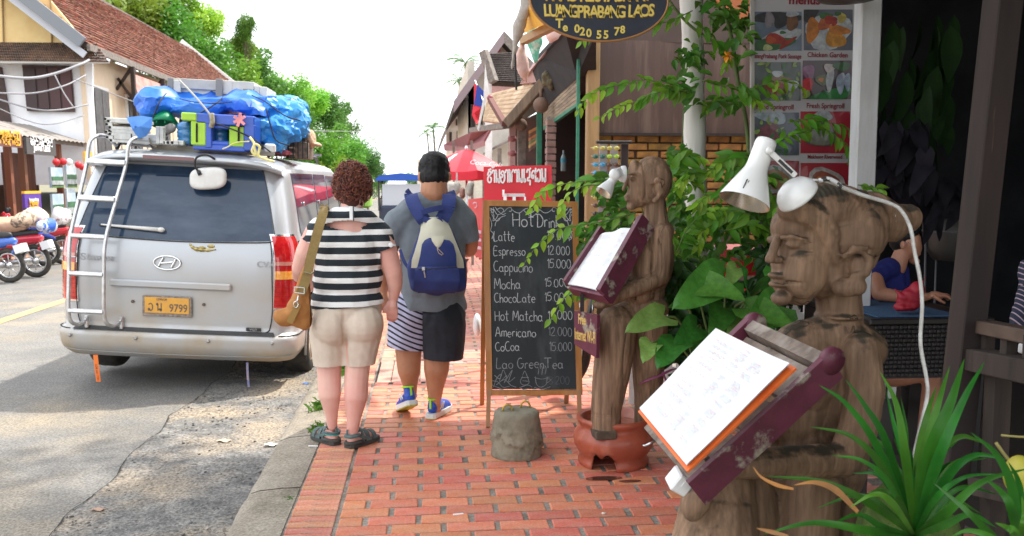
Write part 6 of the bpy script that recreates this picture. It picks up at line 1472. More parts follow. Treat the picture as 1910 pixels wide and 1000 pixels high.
def pic(x0, y0, x1, y1, bgc, items, seed):
 f = pq(x0, y0, x1, y1, 'dish_picture', mat('pic%d' % seed, bgc[0], bgc[1], .35, 5, 3, coat=.3), po_, -.003, .003)
 for (sx_, sy_, rx, ry, ang, col) in items:
  b = MB(); c = Vector((0, 0, 0)); pts = []
  for k in range(18):
   t = k * math.pi / 9; e = 1 + .12 * math.sin(t * 3 + seed); u, v = rx * e * math.cos(t), ry * e * math.sin(t); ca, sa = math.cos(R(ang)), math.sin(R(ang))
   X = x0 + (x1 - x0) * sx_ + u * ca - v * sa; Y_ = y0 + (y1 - y0) * sy_ + u * sa + v * ca
   X = min(max(X, x0), x1); Y_ = min(max(Y_, y0), y1)
   pts.append(at(X, Y_, MY - .0045 - .0004 * pic.n))
  pic.n += .22; b.add(pts, [tuple(range(18))])
  ck = tuple(col);
  if ck not in pic.m: pic.m[ck] = mat('print%d' % len(pic.m), col, tuple(c_ * .6 for c_ in col), .4, 25, 3, coat=.3)
  b.build('print_patch', pic.m[ck], f)
pic.n = 0; pic.m = {}
WHT, GRN, RED, ORG, BRN, DRK, LIM = (.42, .45, .48), (.04, .13, .04), (.32, .03, .02), (.50, .17, .02), (.16, .07, .03), (.03, .03, .035), (.25, .35, .08)
def leaves(n, seed, cols=(GRN, LIM)):
 r = random.Random(seed); return [(r.random(), r.random(), r.uniform(3, 9), r.uniform(2, 4), r.uniform(0, 180), r.choice(cols)) for _ in range(n)]
pic(1407, 22, 1495, 95, ((.14, .19, .25), (.08, .11, .15)), [(.5, .75, 46, 18, -25, WHT), (.5, .15, 50, 10, 0, DRK), (.32, .2, 9, 16, 0, (.2, .18, .2)), (.55, .22, 12, 16, 0, DRK), (.80, .25, 11, 18, 0, BRN), (.8, .05, 12, 6, 0, WHT), (.35, .85, 44, 13, -12, GRN), (.45, .70, 20, 10, 10, RED), (.35, .72, 9, 7, 0, (.45, .08, .03)), (.60, .53, 10, 5, 0, WHT), (.60, .53, 6, 3, 0, GRN), (.28, .92, 9, 6, 0, (.4, .45, .2)), (.7, .8, 20, 4, -35, RED)], 1)
pic(1499, 18, 1590, 94, ((.05, .06, .09), (.10, .11, .14)), [(.5, .55, 44, 34, -15, WHT), (.12, .12, 18, 12, -30, DRK), (.18, .5, 12, 24, 8, ORG), (.42, .35, 11, 13, 30, (.42, .1, .03)), (.65, .72, 20, 16, 25, (.55, .24, .02)), (.72, .5, 21, 9, 10, ORG), (.45, .15, 13, 6, 0, GRN), (.55, .25, 12, 8, 0, RED), (.62, .32, 6, 6, 0, RED), (.78, .2, 8, 10, 0, (.5, .4, .08)), (.7, .1, 6, 4, 0, GRN)], 2)
pic(1407, 116, 1493, 188, ((.05, .07, .06), (.10, .12, .12)), leaves(26, 3) + [(.5, .6, 30, 18, 0, (.2, .1, .06)), (.45, .65, 16, 10, 0, RED), (.5, .3, 10, 6, 0, WHT), (.8, .6, 14, 10, 0, WHT)], 3)
pic(1497, 113, 1588, 185, ((.07, .02, .03), (.05, .03, .04)), [(.6, .9, 40, 12, -12, (.04, .22, .06)), (.12, .3, 12, 14, 0, (.25, .1, .2)), (.10, .62, 11, 13, 0, (.5, .02, .03)), (.4, .5, 12, 10, 0, (.12, .14, .05)), (.56, .5, 7, 22, 8, WHT), (.78, .58, 8, 20, 5, (.38, .45, .55)), (.92, .55, 6, 17, 0, (.3, .38, .5)), (.55, .2, 10, 9, 20, (.45, .4, .38)), (.8, .15, 16, 8, 0, GRN), (.38, .5, 5, 4, 0, ORG), (.08, .88, 9, 6, -50, LIM)], 4)
pic(1405, 210, 1490, 290, ((.10, .12, .16), (.06, .07, .08)), [(.4, .1, 30, 12, 10, (.3, .36, .42)), (.35, .5, 22, 20, 0, (.2, .06, .08))] + leaves(18, 7), 5)
pic(1493, 208, 1586, 286, ((.36, .02, .035), (.30, .015, .03)), [(.45, .1, 18, 10, 0, WHT), (.4, .55, 30, 24, 0, (.10, .09, .08)), (.4, .6, 22, 18, 0, (.16, .17, .12))], 6)
pic(1405, 300, 1490, 372, ((.32, .02, .03), (.2, .02, .03)), [(.5, .5, 34, 26, 0, (.3, .3, .3)), (.5, .5, 26, 19, 0, (.3, .14, .05))] + leaves(10, 8), 7)
pic(1493, 304, 1584, 380, ((.34, .02, .035), (.3, .02, .03)), [(.5, .5, 34, 30, 0, (.4, .36, .34)), (.5, .52, 27, 24, 0, (.26, .07, .04)), (.45, .45, 14, 6, 30, ORG)], 8)
# white post at its right
wp_ = mat('white_painted_post', (.52, .53, .54), (.44, .44, .44), .6, 14, 5, stretch=(1, 1, .2), bump=.001)
Yp = 4.6; c_ = [at(1600, 700, Yp), at(1640, 700, Yp)]
t0, t1 = at(1622, -80, Yp), at(1604, 420, Yp); t1 = t0.lerp(t1, 1.9)
tag(MB().bar(t0 + Vector((.0, 0, .1)), t1, .105, .09, up=(0, 1, 0), bev=.006).build('post', wp_), 'tall white painted square post right of the menu poster', 'post')
tag(MB().lathe([(.001, -.02), (.13, 0), (.16, .03), (.13, .05)], at(1580, 0, 4.4), 24).build('lamp_dish', mat('dish', (.08, .06, .06), rough=.5)), 'underside of a dark round dish hanging above the menu poster', 'dish')
# ---- restaurant: dark back, posts, rail, table, diner
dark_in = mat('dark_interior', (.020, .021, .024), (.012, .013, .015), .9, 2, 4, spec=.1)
rest = thing('restaurant', 'dark restaurant interior behind the wooden posts', 'restaurant', (4.2, 5, 0))
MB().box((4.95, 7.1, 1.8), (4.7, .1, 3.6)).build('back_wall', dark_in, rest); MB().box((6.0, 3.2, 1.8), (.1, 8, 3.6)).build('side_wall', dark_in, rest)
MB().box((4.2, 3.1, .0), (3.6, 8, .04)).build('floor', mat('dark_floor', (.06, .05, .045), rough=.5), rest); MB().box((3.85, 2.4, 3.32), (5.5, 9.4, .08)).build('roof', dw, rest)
eave = MB();
for i in range(16): eave.box((1.08 - .02, -2.2 + i * .58, 3.40), (.9, .07, .06))
eave.build('rafters', dw, rest)
MB().box((.62, 2.3, 3.38), (.9, 8.9, .05), Euler((0, R(14), 0))).build('eave', dw, rest)
P1, P2 = at(1880, -60, 3.0), at(1803, 640, 3.0); P2 = P1.lerp(P2, 1.75)
pm = mat('dark_brown_post', (.032, .018, .015), (.02, .012, .011), .8, 12, 5, stretch=(1, 1, .15), c3=(.22, .12, .06), scale3=4, pos3=(.64, .7))
rp_ = thing('wooden_post', 'dark brown square post of the restaurant at the right', 'post', P2)
MB().bar(P1, P2, .085, .085, up=(0, 1, 0), bev=.004).build('shaft', pm, rp_)
MB().bar(P1 + Vector((.15, .3, 0)), P2 + Vector((.15, .3, 0)), .06, .06, up=(0, 1, 0), bev=.004).build('inner_shaft', dw, rp_)
tag(MB().bar(at(1788, 455, 2.98) , at(1783, 640, 2.98), .008, .004, up=(0, 1, 0)).build('worn_edge', mat('worn_yellow', (.4, .24, .08), rough=.8)), 'worn yellow streak on the edge of the dark post', 'streak') if False else None
rl = thing('railing', 'dark wooden railing running right from the dark post', 'railing', at(1860, 700, 2.9))
MB().bar(at(1826, 608, 3.0), at(1990, 640, 2.5), .07, .045, bev=.004).build('top_rail', mat('worn_rail', (.11, .075, .055), (.07, .045, .035), .5, 10), rl)
MB().bar(at(1810, 668, 3.0), at(1990, 705, 2.5), .09, .075, bev=.004).build('lower_rail', dw, rl)
for x, Y in ((1842, 2.95), (1882, 2.8), (1925, 2.65)): MB().bar(at(x, 625, Y), at(x - 2, 668, Y), .035, .035).build('baluster', dw, rl)
for x, Y in ((1862, 2.9),): MB().bar(at(x, 700, Y), at(x - 16, 1100, Y), .06, .06).build('leg', dw, rl)
MB().bar(at(1990, 940, 2.5), at(1820, 905, 2.9), .06, .06).build('bottom_rail', dw, rl)
for k, (x0, x1) in enumerate(((1868, 1878), (1901, 1925))):
 a = at((x0 + x1) / 2, 650, 3.1); tag(MB().box(a, ((x1 - x0) * mpx(3.1), .03, .035), bev=.004).build('napkin_box', M['white_plain']), ['small white box behind the railing near the dark post', 'second white box behind the railing at the picture edge'][k], 'box', 'white boxes behind the railing')
# seated person at the edge
PE = Plane2(3.5); pe = thing('person', 'diner in a dark striped shirt at the right picture edge', 'person', PE(1950, 700))
B = Blob(); PE.chain(B, [(1925, 500, .1, 26), (1940, 560, .05, 40), (1945, 620, .05, 44)]); PE.chain(B, [(1915, 545, .0, 16), (1900, 590, -.05, 15), (1898, 610, -.05, 14), (1930, 625, -.1, 13)]);
B.skin('shirt', stripes('dark_striped_shirt', 0, .026, .22, (.018, .022, .05), (.40, .30, .35), .06, .8), pe, voxel=.008, smooth=4, disp=folds(.012, 12, 3))
B = Blob(); PE.ell(B, 1950, 440, .1, 24, 32, .09); PE.chain(B, [(1945, 460, .1, 14), (1940, 500, .1, 15)]); PE.chain(B, [(1930, 625, -.1, 11), (1960, 625, -.12, 9)]); hand(B, PE, PE(1960, 625, -.12), None, 80, .9); B.skin('body', ms, pe, voxel=.008, smooth=4)
tag(MB().box(at(1802, 549, 3.6), (.032, .02, .036), bev=.004).box(at(1803, 549, 3.57), (.016, .01, .012)).build('wall_socket', M['white_plain']), 'white socket fixed behind the dark post above the table', 'socket')
# table and diner
TB = thing('wicker_table', 'dark woven wicker table with a blue denim runner', 'table', at(1690, 720, 4.35))
wk = mat('dark_wicker', (.02, .016, .015), (.012, .01, .01), .5, 30, spec=.5)
tc = at(1700, 585, 4.35); MB().box((tc.x, 4.55, tc.z - .01), (.62, .8, .03), bev=.006).build('table_top', wk, TB)
wv = MB()
for j in range(12):
 for i in range(30):
  z = tc.z - .035 - j * .021; x = tc.x - .31 + .0207 * (i + .5)
  wv.box((x, 4.15 - (.004 if (i + j) % 2 else 0), z), (.019, .008, .017), bev=.003)
tag(wv.build('woven_strands', wk, TB, fix=False), kind='stuff')
MB().box((tc.x, 4.56, tc.z - .16), (.60, .76, .26)).build('apron', wk, TB)
for sx_ in (-1, 1):
 for yy in (4.22, 4.9): MB().bar((tc.x + sx_ * .28, yy, tc.z - .25), (tc.x + sx_ * .28, yy, .02), .05, .05).build('leg', wk, TB)
rn = MB().box((tc.x - .05, 4.5, tc.z + .010), (.42, .62, .006)).build('runner', mat('denim', (.025, .07, .15), (.05, .11, .21), .85, 60, 3))
tag(rn, 'blue denim runner spread on the wicker table', 'runner')
B = Blob(); PT = Plane2(4.25)
PT.chain(B, [(1675, 560, 0, 5), (1700, 545, 0, 9), (1722, 528, 0, 4), (1726, 516, .0, 2.5)]); PT.ell(B, 1698, 558, .0, 30, 19, .04); PT.ell(B, 1712, 540, .0, 15, 16, .04); PT.chain(B, [(1668, 538, .0, 2.5), (1680, 552, 0, 6), (1684, 570, .0, 8)]); PT.ell(B, 1690, 572, 0, 24, 8, .05)
tag(B.skin('napkin', mat('crimson_cloth', (.35, .008, .03), (.28, .006, .02), .6, 6), voxel=.006, smooth=3, disp=folds(.012, 14, 5), cuts=[((0, 0, tc.z + .012), (0, 0, -1))]), 'folded crimson napkin standing on the denim runner', 'napkin')
D = Plane2(4.85); dn = thing('person', 'diner with glasses in a royal blue t-shirt leaning on the wicker table', 'person', D(1680, 700))
ms2 = skin('diner_skin', (.50, .24, .15), (.42, .19, .12))
B = Blob(); D.ell(B, 1694, 452, .0, 22, 31, .085, -4); D.ell(B, 1703, 462, .0, 14, 22, .065); D.chain(B, [(1711, 455, -.0, 4), (1716, 463, .0, 4.5)]); D.ell(B, 1712, 474, .0, 5, 3, .03); D.ell(B, 1706, 487, .0, 9, 7, .04); D.ell(B, 1684, 457, -.075, 4.5, 9, .02); D.chain(B, [(1683, 470, .0, 15), (1672, 500, .0, 18)])
D.chain(B, [(1630, 510, -.05, 17), (1636, 535, -.12, 15), (1640, 548, -.15, 14), (1670, 552, -.18, 12), (1712, 556, -.16, 9), (1732, 553, -.14, 7.5)])
p0 = D(1734, 552, -.14)
D.ell(B, 1746, 551, -.14, 15, 8, .04, 8)
for (dy_, x1, y1, x2, y2) in ((-.03, 1764, 551, 1772, 558), (-.01, 1766, 550, 1776, 558), (.012, 1764, 550, 1774, 558), (.03, 1760, 551, 1768, 559)): D.chain(B, [(1750, 549, -.14 + dy_, 4), (x1, y1, -.14 + dy_, 3.6), (x2, y2, -.14 + dy_, 3.0)])
D.chain(B, [(1744, 554, -.18, 4), (1754, 561, -.19, 3.6), (1762, 565, -.19, 3)])
D.chain(B, [(1668, 700, .0, 24), (1735, 690, -.1, 22), (1738, 720, -.1, 18), (1725, 800, -.1, 14), (1722, 880, -.1, 11)])
B.skin('body', ms2, dn, voxel=.0065, smooth=4)
B = Blob(); D.chain(B, [(1662, 505, .02, 24), (1655, 560, .02, 36), (1658, 640, .02, 38)]); D.chain(B, [(1658, 500, -.02, 22), (1634, 512, -.05, 21), (1631, 528, -.08, 19)]); D.chain(B, [(1680, 505, .05, 16), (1672, 560, .05, 32)])
B.skin('tshirt', mat('royal_blue_jersey', (.012, .018, .17), (.01, .014, .12), .85, 5), dn, voxel=.008, smooth=5, disp=folds(.012, 9, 3), cuts=[(D(1632, 524), (-.25, 0, -1), lambda c: c.x < D(1645, 500).x and c.z > D(0, 545).z)])
B = Blob(); D.ell(B, 1687, 436, .01, 24, 24, .09); D.ell(B, 1678, 450, .02, 17, 22, .08); D.ell(B, 1697, 428, .0, 16, 12, .07)
B.skin('hair', hk, dn, voxel=.008, smooth=3, disp=lambda c, n: .005 * nz(c, 50, 1))
gl = MB(); gc = D(1711, 452, -.03); gl.tube([gc + Vector((.004 * math.cos(t), .02 * math.cos(t), .013 * math.sin(t))) for t in [k * .52 for k in range(12)]], .0016, 5, closed=True); gl.tube([D(1710, 450, -.045), D(1686, 453, -.085)], .0018, 5); gl.build('glasses', M['chrome'], dn)
# red chair back, planter stand, garden pots in the dark
tag(MB().box(at(1617, 545, 4.9), (.11, .1, .24), bev=.03).build('chair_back', mat('red_cushion', (.28, .008, .02), rough=.7)), "red chair back beside the blue-shirted diner", 'chair')
for k, (x, y, Y, r, h, lab) in enumerate([(1775, 440, 6.3, .20, .22, 'pale planter bowl on a wire stand in the dark interior'),]):
 pn = thing('planter', lab, 'planter', at(x, y + 30, Y)); c = at(x, y + 22, Y)
 MB().lathe([(r * .6, -h * .4), (r * .9, 0), (r, h * .5), (r * 1.02, h * .9), (r * .94, h * .9), (r * .8, .1)], c, 28).build('bowl', mat('dim_ceramic', (.05, .047, .043), rough=.5), pn)
 for a in (0, 1.57, 3.14, 4.71): MB().tube([c + Vector((r * math.cos(a), r * math.sin(a), .12)), c + Vector((r * .75 * math.cos(a), r * .75 * math.sin(a), -.9))], .008, 6).build('stand_leg', mat('wire_stand', (.10, .10, .11), rough=.4) if 'wire_stand' not in bpy.data.materials else bpy.data.materials['wire_stand'], pn)
 MB().tube([c + Vector((r * math.cos(t), r * math.sin(t), .12)) for t in [q * .4 for q in range(16)]], .008, 6, closed=True).build('stand_ring', bpy.data.materials['wire_stand'], pn)
# ---- low picket fence, red bench behind the vines
pf = thing('picket_fence', 'low white picket fence behind the wooden boy and the leaves', 'fence', (1.9, 6.25, 0))
x = 1.30
while x < 3.3:
 hgt = .78 + random.uniform(-.01, .01); poly('picket', [(x, 6.2, .02), (x + .055, 6.2, .02), (x + .055, 6.2, hgt - .03), (x + .0275, 6.2, hgt), (x, 6.2, hgt - .03)], (0, .016, 0), M['white'], pf); x += .082
for z in (.25, .62): MB().box((2.3, 6.23, z), (2.05, .03, .05)).build('rail', M['white'], pf)
pf2 = tag(MB().bar(at(1325, 460, 6.9), at(1325, 640, 6.9), .09, .04, up=(0, 1, 0)).bar(at(1310, 409, 6.9), at(1440, 405, 6.9), .05, .04).build('trellis', mat('grey_white_wood', (.42, .43, .42), (.3, .3, .3), .8, 12)), 'greyish white trellis bar crossing behind the vines and the white pole', 'trellis')
rb = thing('red_bench', 'red bench with cushions half hidden behind the vines', 'bench', at(1365, 560, 7.4))
MB().box(at(1372, 485, 7.4), (.48, .1, .26), bev=.04).build('backrest', mat('red_paint', (.42, .015, .02), (.3, .01, .015), .4, 5), rb); MB().box(at(1366, 540, 7.3), (.55, .4, .08), bev=.03).build('seat', bpy.data.materials['red_paint'], rb)
# ---- sunglasses rack
rk = thing('sunglasses_rack', 'revolving white rack filled with sunglasses in front of the ochre brick wall', 'display rack', at(1138, 470, 9.0))
RY = 9.0
wpan = mat('rack_panel', (.42, .39, .40), (.34, .31, .32), .5, 5)
def rbox(x0, y0, x1, y1, d, t_, n, m): a = at(x0, y1, RY + d); b_ = at(x1, y0, RY + d); return MB().box(((a.x + b_.x) / 2, RY + d, (a.z + b_.z) / 2), (b_.x - a.x, t_, b_.z - a.z), bev=.004).build(n, m, rk)
rbox(1115, 268, 1133, 470, 0, .02, 'panel', wpan); rbox(1135, 268, 1153, 470, 0, .02, 'panel', wpan); rbox(1155, 268, 1172, 470, .05, .03, 'panel', mat('rack_dark', (.05, .04, .04), rough=.5)); rbox(1112, 263, 1178, 268, 0, .06, 'rack_top', M['black'])
rbox(1140, 470, 1146, 640, .03, .04, 'stand', M['steel'])
cols = [(.05, .35, .6), (.35, .6, .05), (.02, .02, .02), (.3, .05, .05), (.25, .15, .4), (.02, .15, .12), (.5, .45, .1), (.1, .05, .03)]
lm = [mat('lens%d' % i, c, rough=.1, coat=1) for i, c in enumerate(cols)]
for ci, xx in enumerate((1117, 1143)):
 for ri in range(13):
  y = 277 + ri * 15.2; c = at(xx, y, RY - .06); m_ = random.choice(lm); o = MB()
  for s_ in (-1, 1):
   o.ball(c + Vector((s_ * .034, -.01, 0)), (.030, .013, .022), n=10, m=6)
   o.bar(c + Vector((s_ * .06, -.005, .008)), c + Vector((s_ * .065, .06, .008)), .006)
  o.bar(c + Vector((-.062, -.01, .013)), c + Vector((.062, -.01, .013)), .006, .006)
  ob = o.build('sunglasses', [m_, M['black']]); tag(ob, '%s pair of sunglasses from the top in the %s column of the white rack' % (ORD[ri], ('left', 'middle')[ci]), 'sunglasses', 'sunglasses on the rack, %s column' % ('left', 'middle')[ci])
# ------------------------------------------------------------------ chalkboard, weight, red sign, umbrella and street beyond
bd = thing('chalkboard', 'wooden A-frame chalkboard listing hot drinks in chalk', 'chalkboard', (.66, 5.9, 0))
fw = mat('honey_wood', (.50, .22, .055), (.38, .15, .035), .5, 14, 5, stretch=(1, 1, .12), coat=.2, bump=.0008)
fwl = mat('pale_leg_wood', (.42, .23, .11), (.33, .17, .08), .6, 14, 5, stretch=(1, 1, .12))
YB0, YB1 = 6.06, 5.83                                   # top and foot depth: the panel leans back
def bp_(u, v, d=0):
 """u across 0..1, v down 0..1 the framed panel"""
 tl, tr, brr, bl = BQ; return tl.lerp(tr, u).lerp(bl.lerp(brr, u), v) + Vector((0, -d, 0))
BQ = [at(901, 373, YB0), at(1077, 376, YB0), at(1086, 736, YB1), at(907, 737, YB1)]
def slab(u0, v0, u1, v1, d0, d1, n, m, par): return MB().prism([bp_(u0, v0, d1), bp_(u1, v0, d1), bp_(u1, v1, d1), bp_(u0, v1, d1)], (0, d1 - d0, 0)).build(n, m, par)
sm_c = mat('slate', (.020, .026, .030), (.028, .034, .038), .75, 3, 4, c3=(.075, .085, .09), scale3=5, pos3=(.5, .85), stretch=(1.5, 1, .5))
face = slab(.055, .03, .945, .97, -.01, .006, 'slate', sm_c, bd)
fu = .062; fv = .03
slab(0, 0, 1, fv, -.014, .016, 'frame', fw, bd); slab(0, 1 - fv * .8, 1, 1, -.014, .016, 'frame', fw, bd); slab(0, fv, fu, 1 - fv * .8, -.014, .016, 'frame', fw, bd); slab(1 - fu, fv, 1, 1 - fv * .8, -.014, .016, 'frame', fw, bd)
for (x0, x1, yb) in ((912, 910, 797), (1080, 1081, 793)):
 a = at(x0, 736, YB1); g_ = gr(x1, yb); MB().bar(a + Vector((0, .005, .03)), g_, .026, .03, up=(0, 1, 0)).build('leg', fwl, bd)
for (xt, xb, yb, u) in ((905, 899, 755, 0), (1072, 1056, 752, 1)):
 a = at(xt, 378, YB0 + .02); g_ = gr(xb, yb); MB().bar(a, g_, .03, .028, up=(0, 1, 0)).build('rear_leg', fw if u == 0 else fwl, bd)
a, b_ = gr(899, 755), gr(1056, 752); MB().bar(a.lerp(at(905, 378, YB0), .22), b_.lerp(at(1072, 378, YB0), .22), .03, .02).build('rear_rail', fwl, bd)
ch = mat('chalk', (.62, .63, .64), (.40, .41, .42), .95, 60, 3); ch2 = mat('faint_chalk', (.34, .35, .37), (.2, .21, .22), .95, 40, 3); ch3 = mat('smudged_chalk', (.13, .14, .15), (.08, .09, .10), .95, 20, 3)
Uv = (BQ[1] - BQ[0]).normalized(); Vv = (BQ[0] - BQ[3]).normalized(); Nb = Uv.cross(Vv)
def bpx(x, y, d=.0072):
 # invert the panel: find u, v from photograph position
 u = (x - 903) / 179; v = (y - 374) / 362
 for _ in range(3):
  xl = 901 + 6 * v; xr = 1077 + 9 * v; u = (x - xl) / (xr - xl); yt = 373 + 3 * u; yb = 737 - u; v = (y - yt) / (yb - yt)
 return bp_(u, v, d)
k_ = mpx(5.95)
def wr(s, x, y, w, h, sw_=.0042, m=ch, jit=.06, lw=None):
 random.seed(hash(s) % 1000 if False else len(s) * 7 + int(x)); B = MB(); strokes(B, list(s), bpx(x, y), Uv, Vv, h * k_, sw_, adv=.13, jit=jit, width=w * k_); B.build('chalk_word', m, face, fix=False)
wr('Hot', 956, 423, 43, 26, .0058); wr('Drink'.replace('k', 'K'), 1001, 424, 52, 24, .0056)
rows = [('Latte', 921, 450, 41, 19, '15.000', 1020, 446, 50), ('Espresso', 921, 477, 61, 18, '12.000', 1021, 475, 44), ('Cappucino', 921, 507, 75, 19, '15.000', 1021, 500, 46), ('Mocha', 922, 539, 51, 19, '15.000', 1016, 535, 47),
  ('ChocoLate', 922, 564, 79, 18, '15.000', 1016, 562, 48), ('Hot Matcha', 923, 598, 92, 19, '15.000', 1022, 596, 48), ('Americano', 924, 628, 78, 18, '12.000', 1023, 627, 46), ('CoCoa', 924, 655, 47, 17, '15.000', 1025, 654, 44)]
for (s_, x, y, w, h, p_, x2, y2, w2) in rows: wr(s_, x, y, w, h); wr(p_, x2, y2, w2, 17, .0040, ch if y < 600 else ch2)
wr('Lao GreenTea', 926, 687, 128, 19, .0046, ch2)
wr('3.200', 1024, 716, 40, 15, .0035, ch3)
orn = MB(); orn2 = MB()
def curl(pts, w_=.0035, B_=None): ribbon(B_ or orn, spline([bpx(x, y, .0074) for x, y in pts], 5), Nb, w_)
for s_, x0 in ((1, 913), (-1, 1070)):
 X = lambda a: x0 + s_ * a
 for pts in ([(0, 388), (8, 392), (14, 400), (22, 398), (26, 392), (20, 388), (12, 392)], [(2, 392), (8, 402), (6, 412), (12, 408), (16, 400)], [(4, 400), (10, 410), (16, 412), (20, 406)], [(0, 405), (4, 418), (2, 430), (7, 436), (4, 446), (7, 442), (9, 450)], [(10, 386), (16, 394), (24, 400), (30, 398)], [(3, 388), (3, 398)], [(7, 387), (7, 397)], [(0, 392), (9, 391)], [(26, 396), (34, 388), (40, 388), (40, 394), (36, 394)], [(40, 390), (48, 396), (56, 397), (64, 391), (72, 388)], [(30, 402), (20, 406), (12, 414), (10, 422)]):
  curl([(X(a), b_) for a, b_ in pts])
curl([(976, 392), (984, 400), (991, 404), (998, 400), (1006, 392)]); curl([(984, 390), (991, 397), (1000, 388)])
orn.build('chalk_ornament', ch, face, fix=False)
for pts in ([(920, 722), (926, 706), (934, 698), (932, 712), (945, 700), (940, 714), (955, 690), (948, 712), (960, 704)], [(918, 710), (928, 712), (938, 722), (950, 720)], [(922, 700), (932, 706), (938, 690), (944, 702)], [(925, 718), (940, 708), (952, 718), (962, 722)], [(915, 716), (922, 720), (935, 725)], [(970, 722), (984, 718), (992, 722)], [(974, 700), (978, 692), (982, 700), (986, 714), (976, 718), (970, 712), (974, 702)], [(972, 704), (986, 704)], [(974, 710), (985, 711)],
   [(998, 702), (1000, 716), (1008, 722), (1018, 716), (1020, 702)], [(996, 704), (1010, 707), (1024, 703)], [(1020, 706), (1027, 708), (1020, 714)], [(1003, 698), (1004, 690), (1002, 684)], [(1010, 699), (1011, 688), (1009, 682)], [(1016, 698), (1018, 688), (1016, 682)], [(996, 722), (1010, 726), (1026, 721)], [(985, 725), (975, 726), (968, 722)]):
 curl(pts, .003, orn2)
orn2.build('chalk_drawing', ch2, face, fix=False)
# concrete weight
cw = thing('concrete_weight', 'rough bucket-shaped concrete weight with two yellow handles in front of the chalkboard', 'weight', (.49, 5.1, 0))
cm2 = mat('mossy_concrete', (.27, .24, .175), (.19, .17, .125), .95, 6, 8, c3=(.11, .10, .065), scale3=7, pos3=(.5, .66), bump=.004, bscale=60)
cc = Vector((.492, 5.14, 0)); cwb = MB(); pr = [(.001, .265), (.10, .266), (.116, .262), (.124, .25)] + [(.124 + .032 * t, .25 - .25 * t) for t in [k / 16 for k in range(1, 17)]] + [(.150, -.004)]
nn = 80; vs = []
for (r, z) in pr:
 for q in range(nn):
  a = 2 * math.pi * q / nn; deg = a
  lim = .095 + .035 * math.sin(a * 2 + .4) + .018 * math.sin(a * 7) + .012 * math.sin(a * 13 + 1)
  d = 0
  if r > .12:
   d = .004 if z > lim else -.009
   if abs(z - lim) < .010: d = .011
   d += .004 * nz((math.cos(a) * .3, math.sin(a) * .3, z), 22) + .002 * nz((math.cos(a), math.sin(a), z * 3), 25)
  rr = max(r + d, .001); zo = z + (.004 * nz((rr * math.cos(a), rr * math.sin(a), 1), 30) if z > .2 else 0)
  vs.append(cc + Vector((rr * math.cos(a), rr * math.sin(a), zo)))
cwb.add(vs, [(i * nn + q, i * nn + (q + 1) % nn, (i + 1) * nn + (q + 1) % nn, (i + 1) * nn + q) for i in range(len(pr) - 1) for q in range(nn)], True)
cwb.build('block', cm2, cw)
hb_ = mat('yellow_handle', (.50, .36, .05), (.35, .25, .05), .4, 30, metal=.5)
for (x, yoff) in ((-.055, -.04), (.055, .035)):
 MB().tube([cc + Vector((x - .028 * math.cos(t), yoff, .262 + .042 * math.sin(t))) for t in [math.pi * k / 10 for k in range(11)]], .0055, 8).build('handle', hb_, cw)
# red Lao sign
rs = thing('red_sign', 'red sign with white Lao lettering standing behind the chalkboard', 'sign', at(966, 345, 7.6))
RQ = px((902, 311, 7.7), (1029, 308, 7.5), (1030, 420, 7.5), (903, 420, 7.7))
poly('board', RQ, (0, .02, 0), mat('red_sign_paint', (.68, .012, .03), (.60, .01, .025), .45, 4), rs)
wl = mat('white_lettering', (.82, .82, .82), rough=.6); B = MB(); U_ = (RQ[1] - RQ[0]).normalized()
strokes(B, ['HH', 'mai', 'aa', 'nn', 'oo', 'aa', 'ho', 'aa', 'nn', 'ee', 'so', 'ss', 'wo', 'nn'], at(909, 341, 7.68) + Vector((0, -.008, 0)), U_, (0, 0, 1), 24 * mpx(7.65), .013, adv=.10, width=113 * mpx(7.6)); B.build('lao_lettering', wl, rs, fix=False)
B = MB();
for (x0, y0, x1, y1) in ((937, 361, 1012, 367), (939, 361, 945, 400), (956, 367, 962, 400), (975, 367, 981, 400), (994, 367, 1000, 400), (1006, 355, 1011, 367), (937, 354, 941, 364)):
 B.add([at(x0, y0, 7.59), at(x1, y0, 7.57), at(x1, y1, 7.57), at(x0, y1, 7.59)], [(0, 1, 2, 3)])
B.build('sign_symbol', wl, rs)
for x in (910, 1022): MB().bar(at(x, 420, 7.6), Vector((at(x, 420, 7.6).x, 7.6, 0)), .03, .03).build('leg', M['steel'], rs)
# parked motorbike behind the chalkboard: wheel, and white helmet-shaped mirror
mtb = thing('motorbike', 'motorbike parked behind the chalkboard, only its wheel and mirror visible', 'motorbike', gr(1065, 742))
wc = gr(1064, 748); wc = Vector((wc.x - .03, 6.75, .28)); tw = MB()
def wheel(B_, c, r, ax, w_=.045, mi=None):
 e1 = Vector((0, 0, 1)); e2 = ax.cross(e1); return [c + (e1 * math.cos(t) + e2 * math.sin(t)) * r for t in [k * math.pi / 16 for k in range(32)]]
axw = Vector((.5, -.85, 0)).normalized()
tw.tube(wheel(tw, wc, .255, axw), .042, 10, closed=True); tw.build('tyre', M['rubber'], mtb)
r_ = MB(); r_.tube(wheel(r_, wc, .208, axw), .014, 8, closed=True)
for k in range(18):
 a = k * math.pi / 9; r_.tube([wc, wc + (Vector((0, 0, 1)) * math.cos(a) + axw.cross(Vector((0, 0, 1))) * math.sin(a)) * .205], .0022, 4)
r_.ball(wc, .035); r_.build('rim', M['chrome'], mtb)
MB().tube([wc, wc + Vector((.25, .15, .28)), wc + Vector((.35, .2, .7))], .025, 8).build('fork', M['black'], mtb)
tag(MB().ball(at(890, 606, 6.6), (.03, .09, .085), n=20, m=12).build('helmet', M['white_plain']), 'white helmet showing at the left edge of the chalkboard', 'helmet')
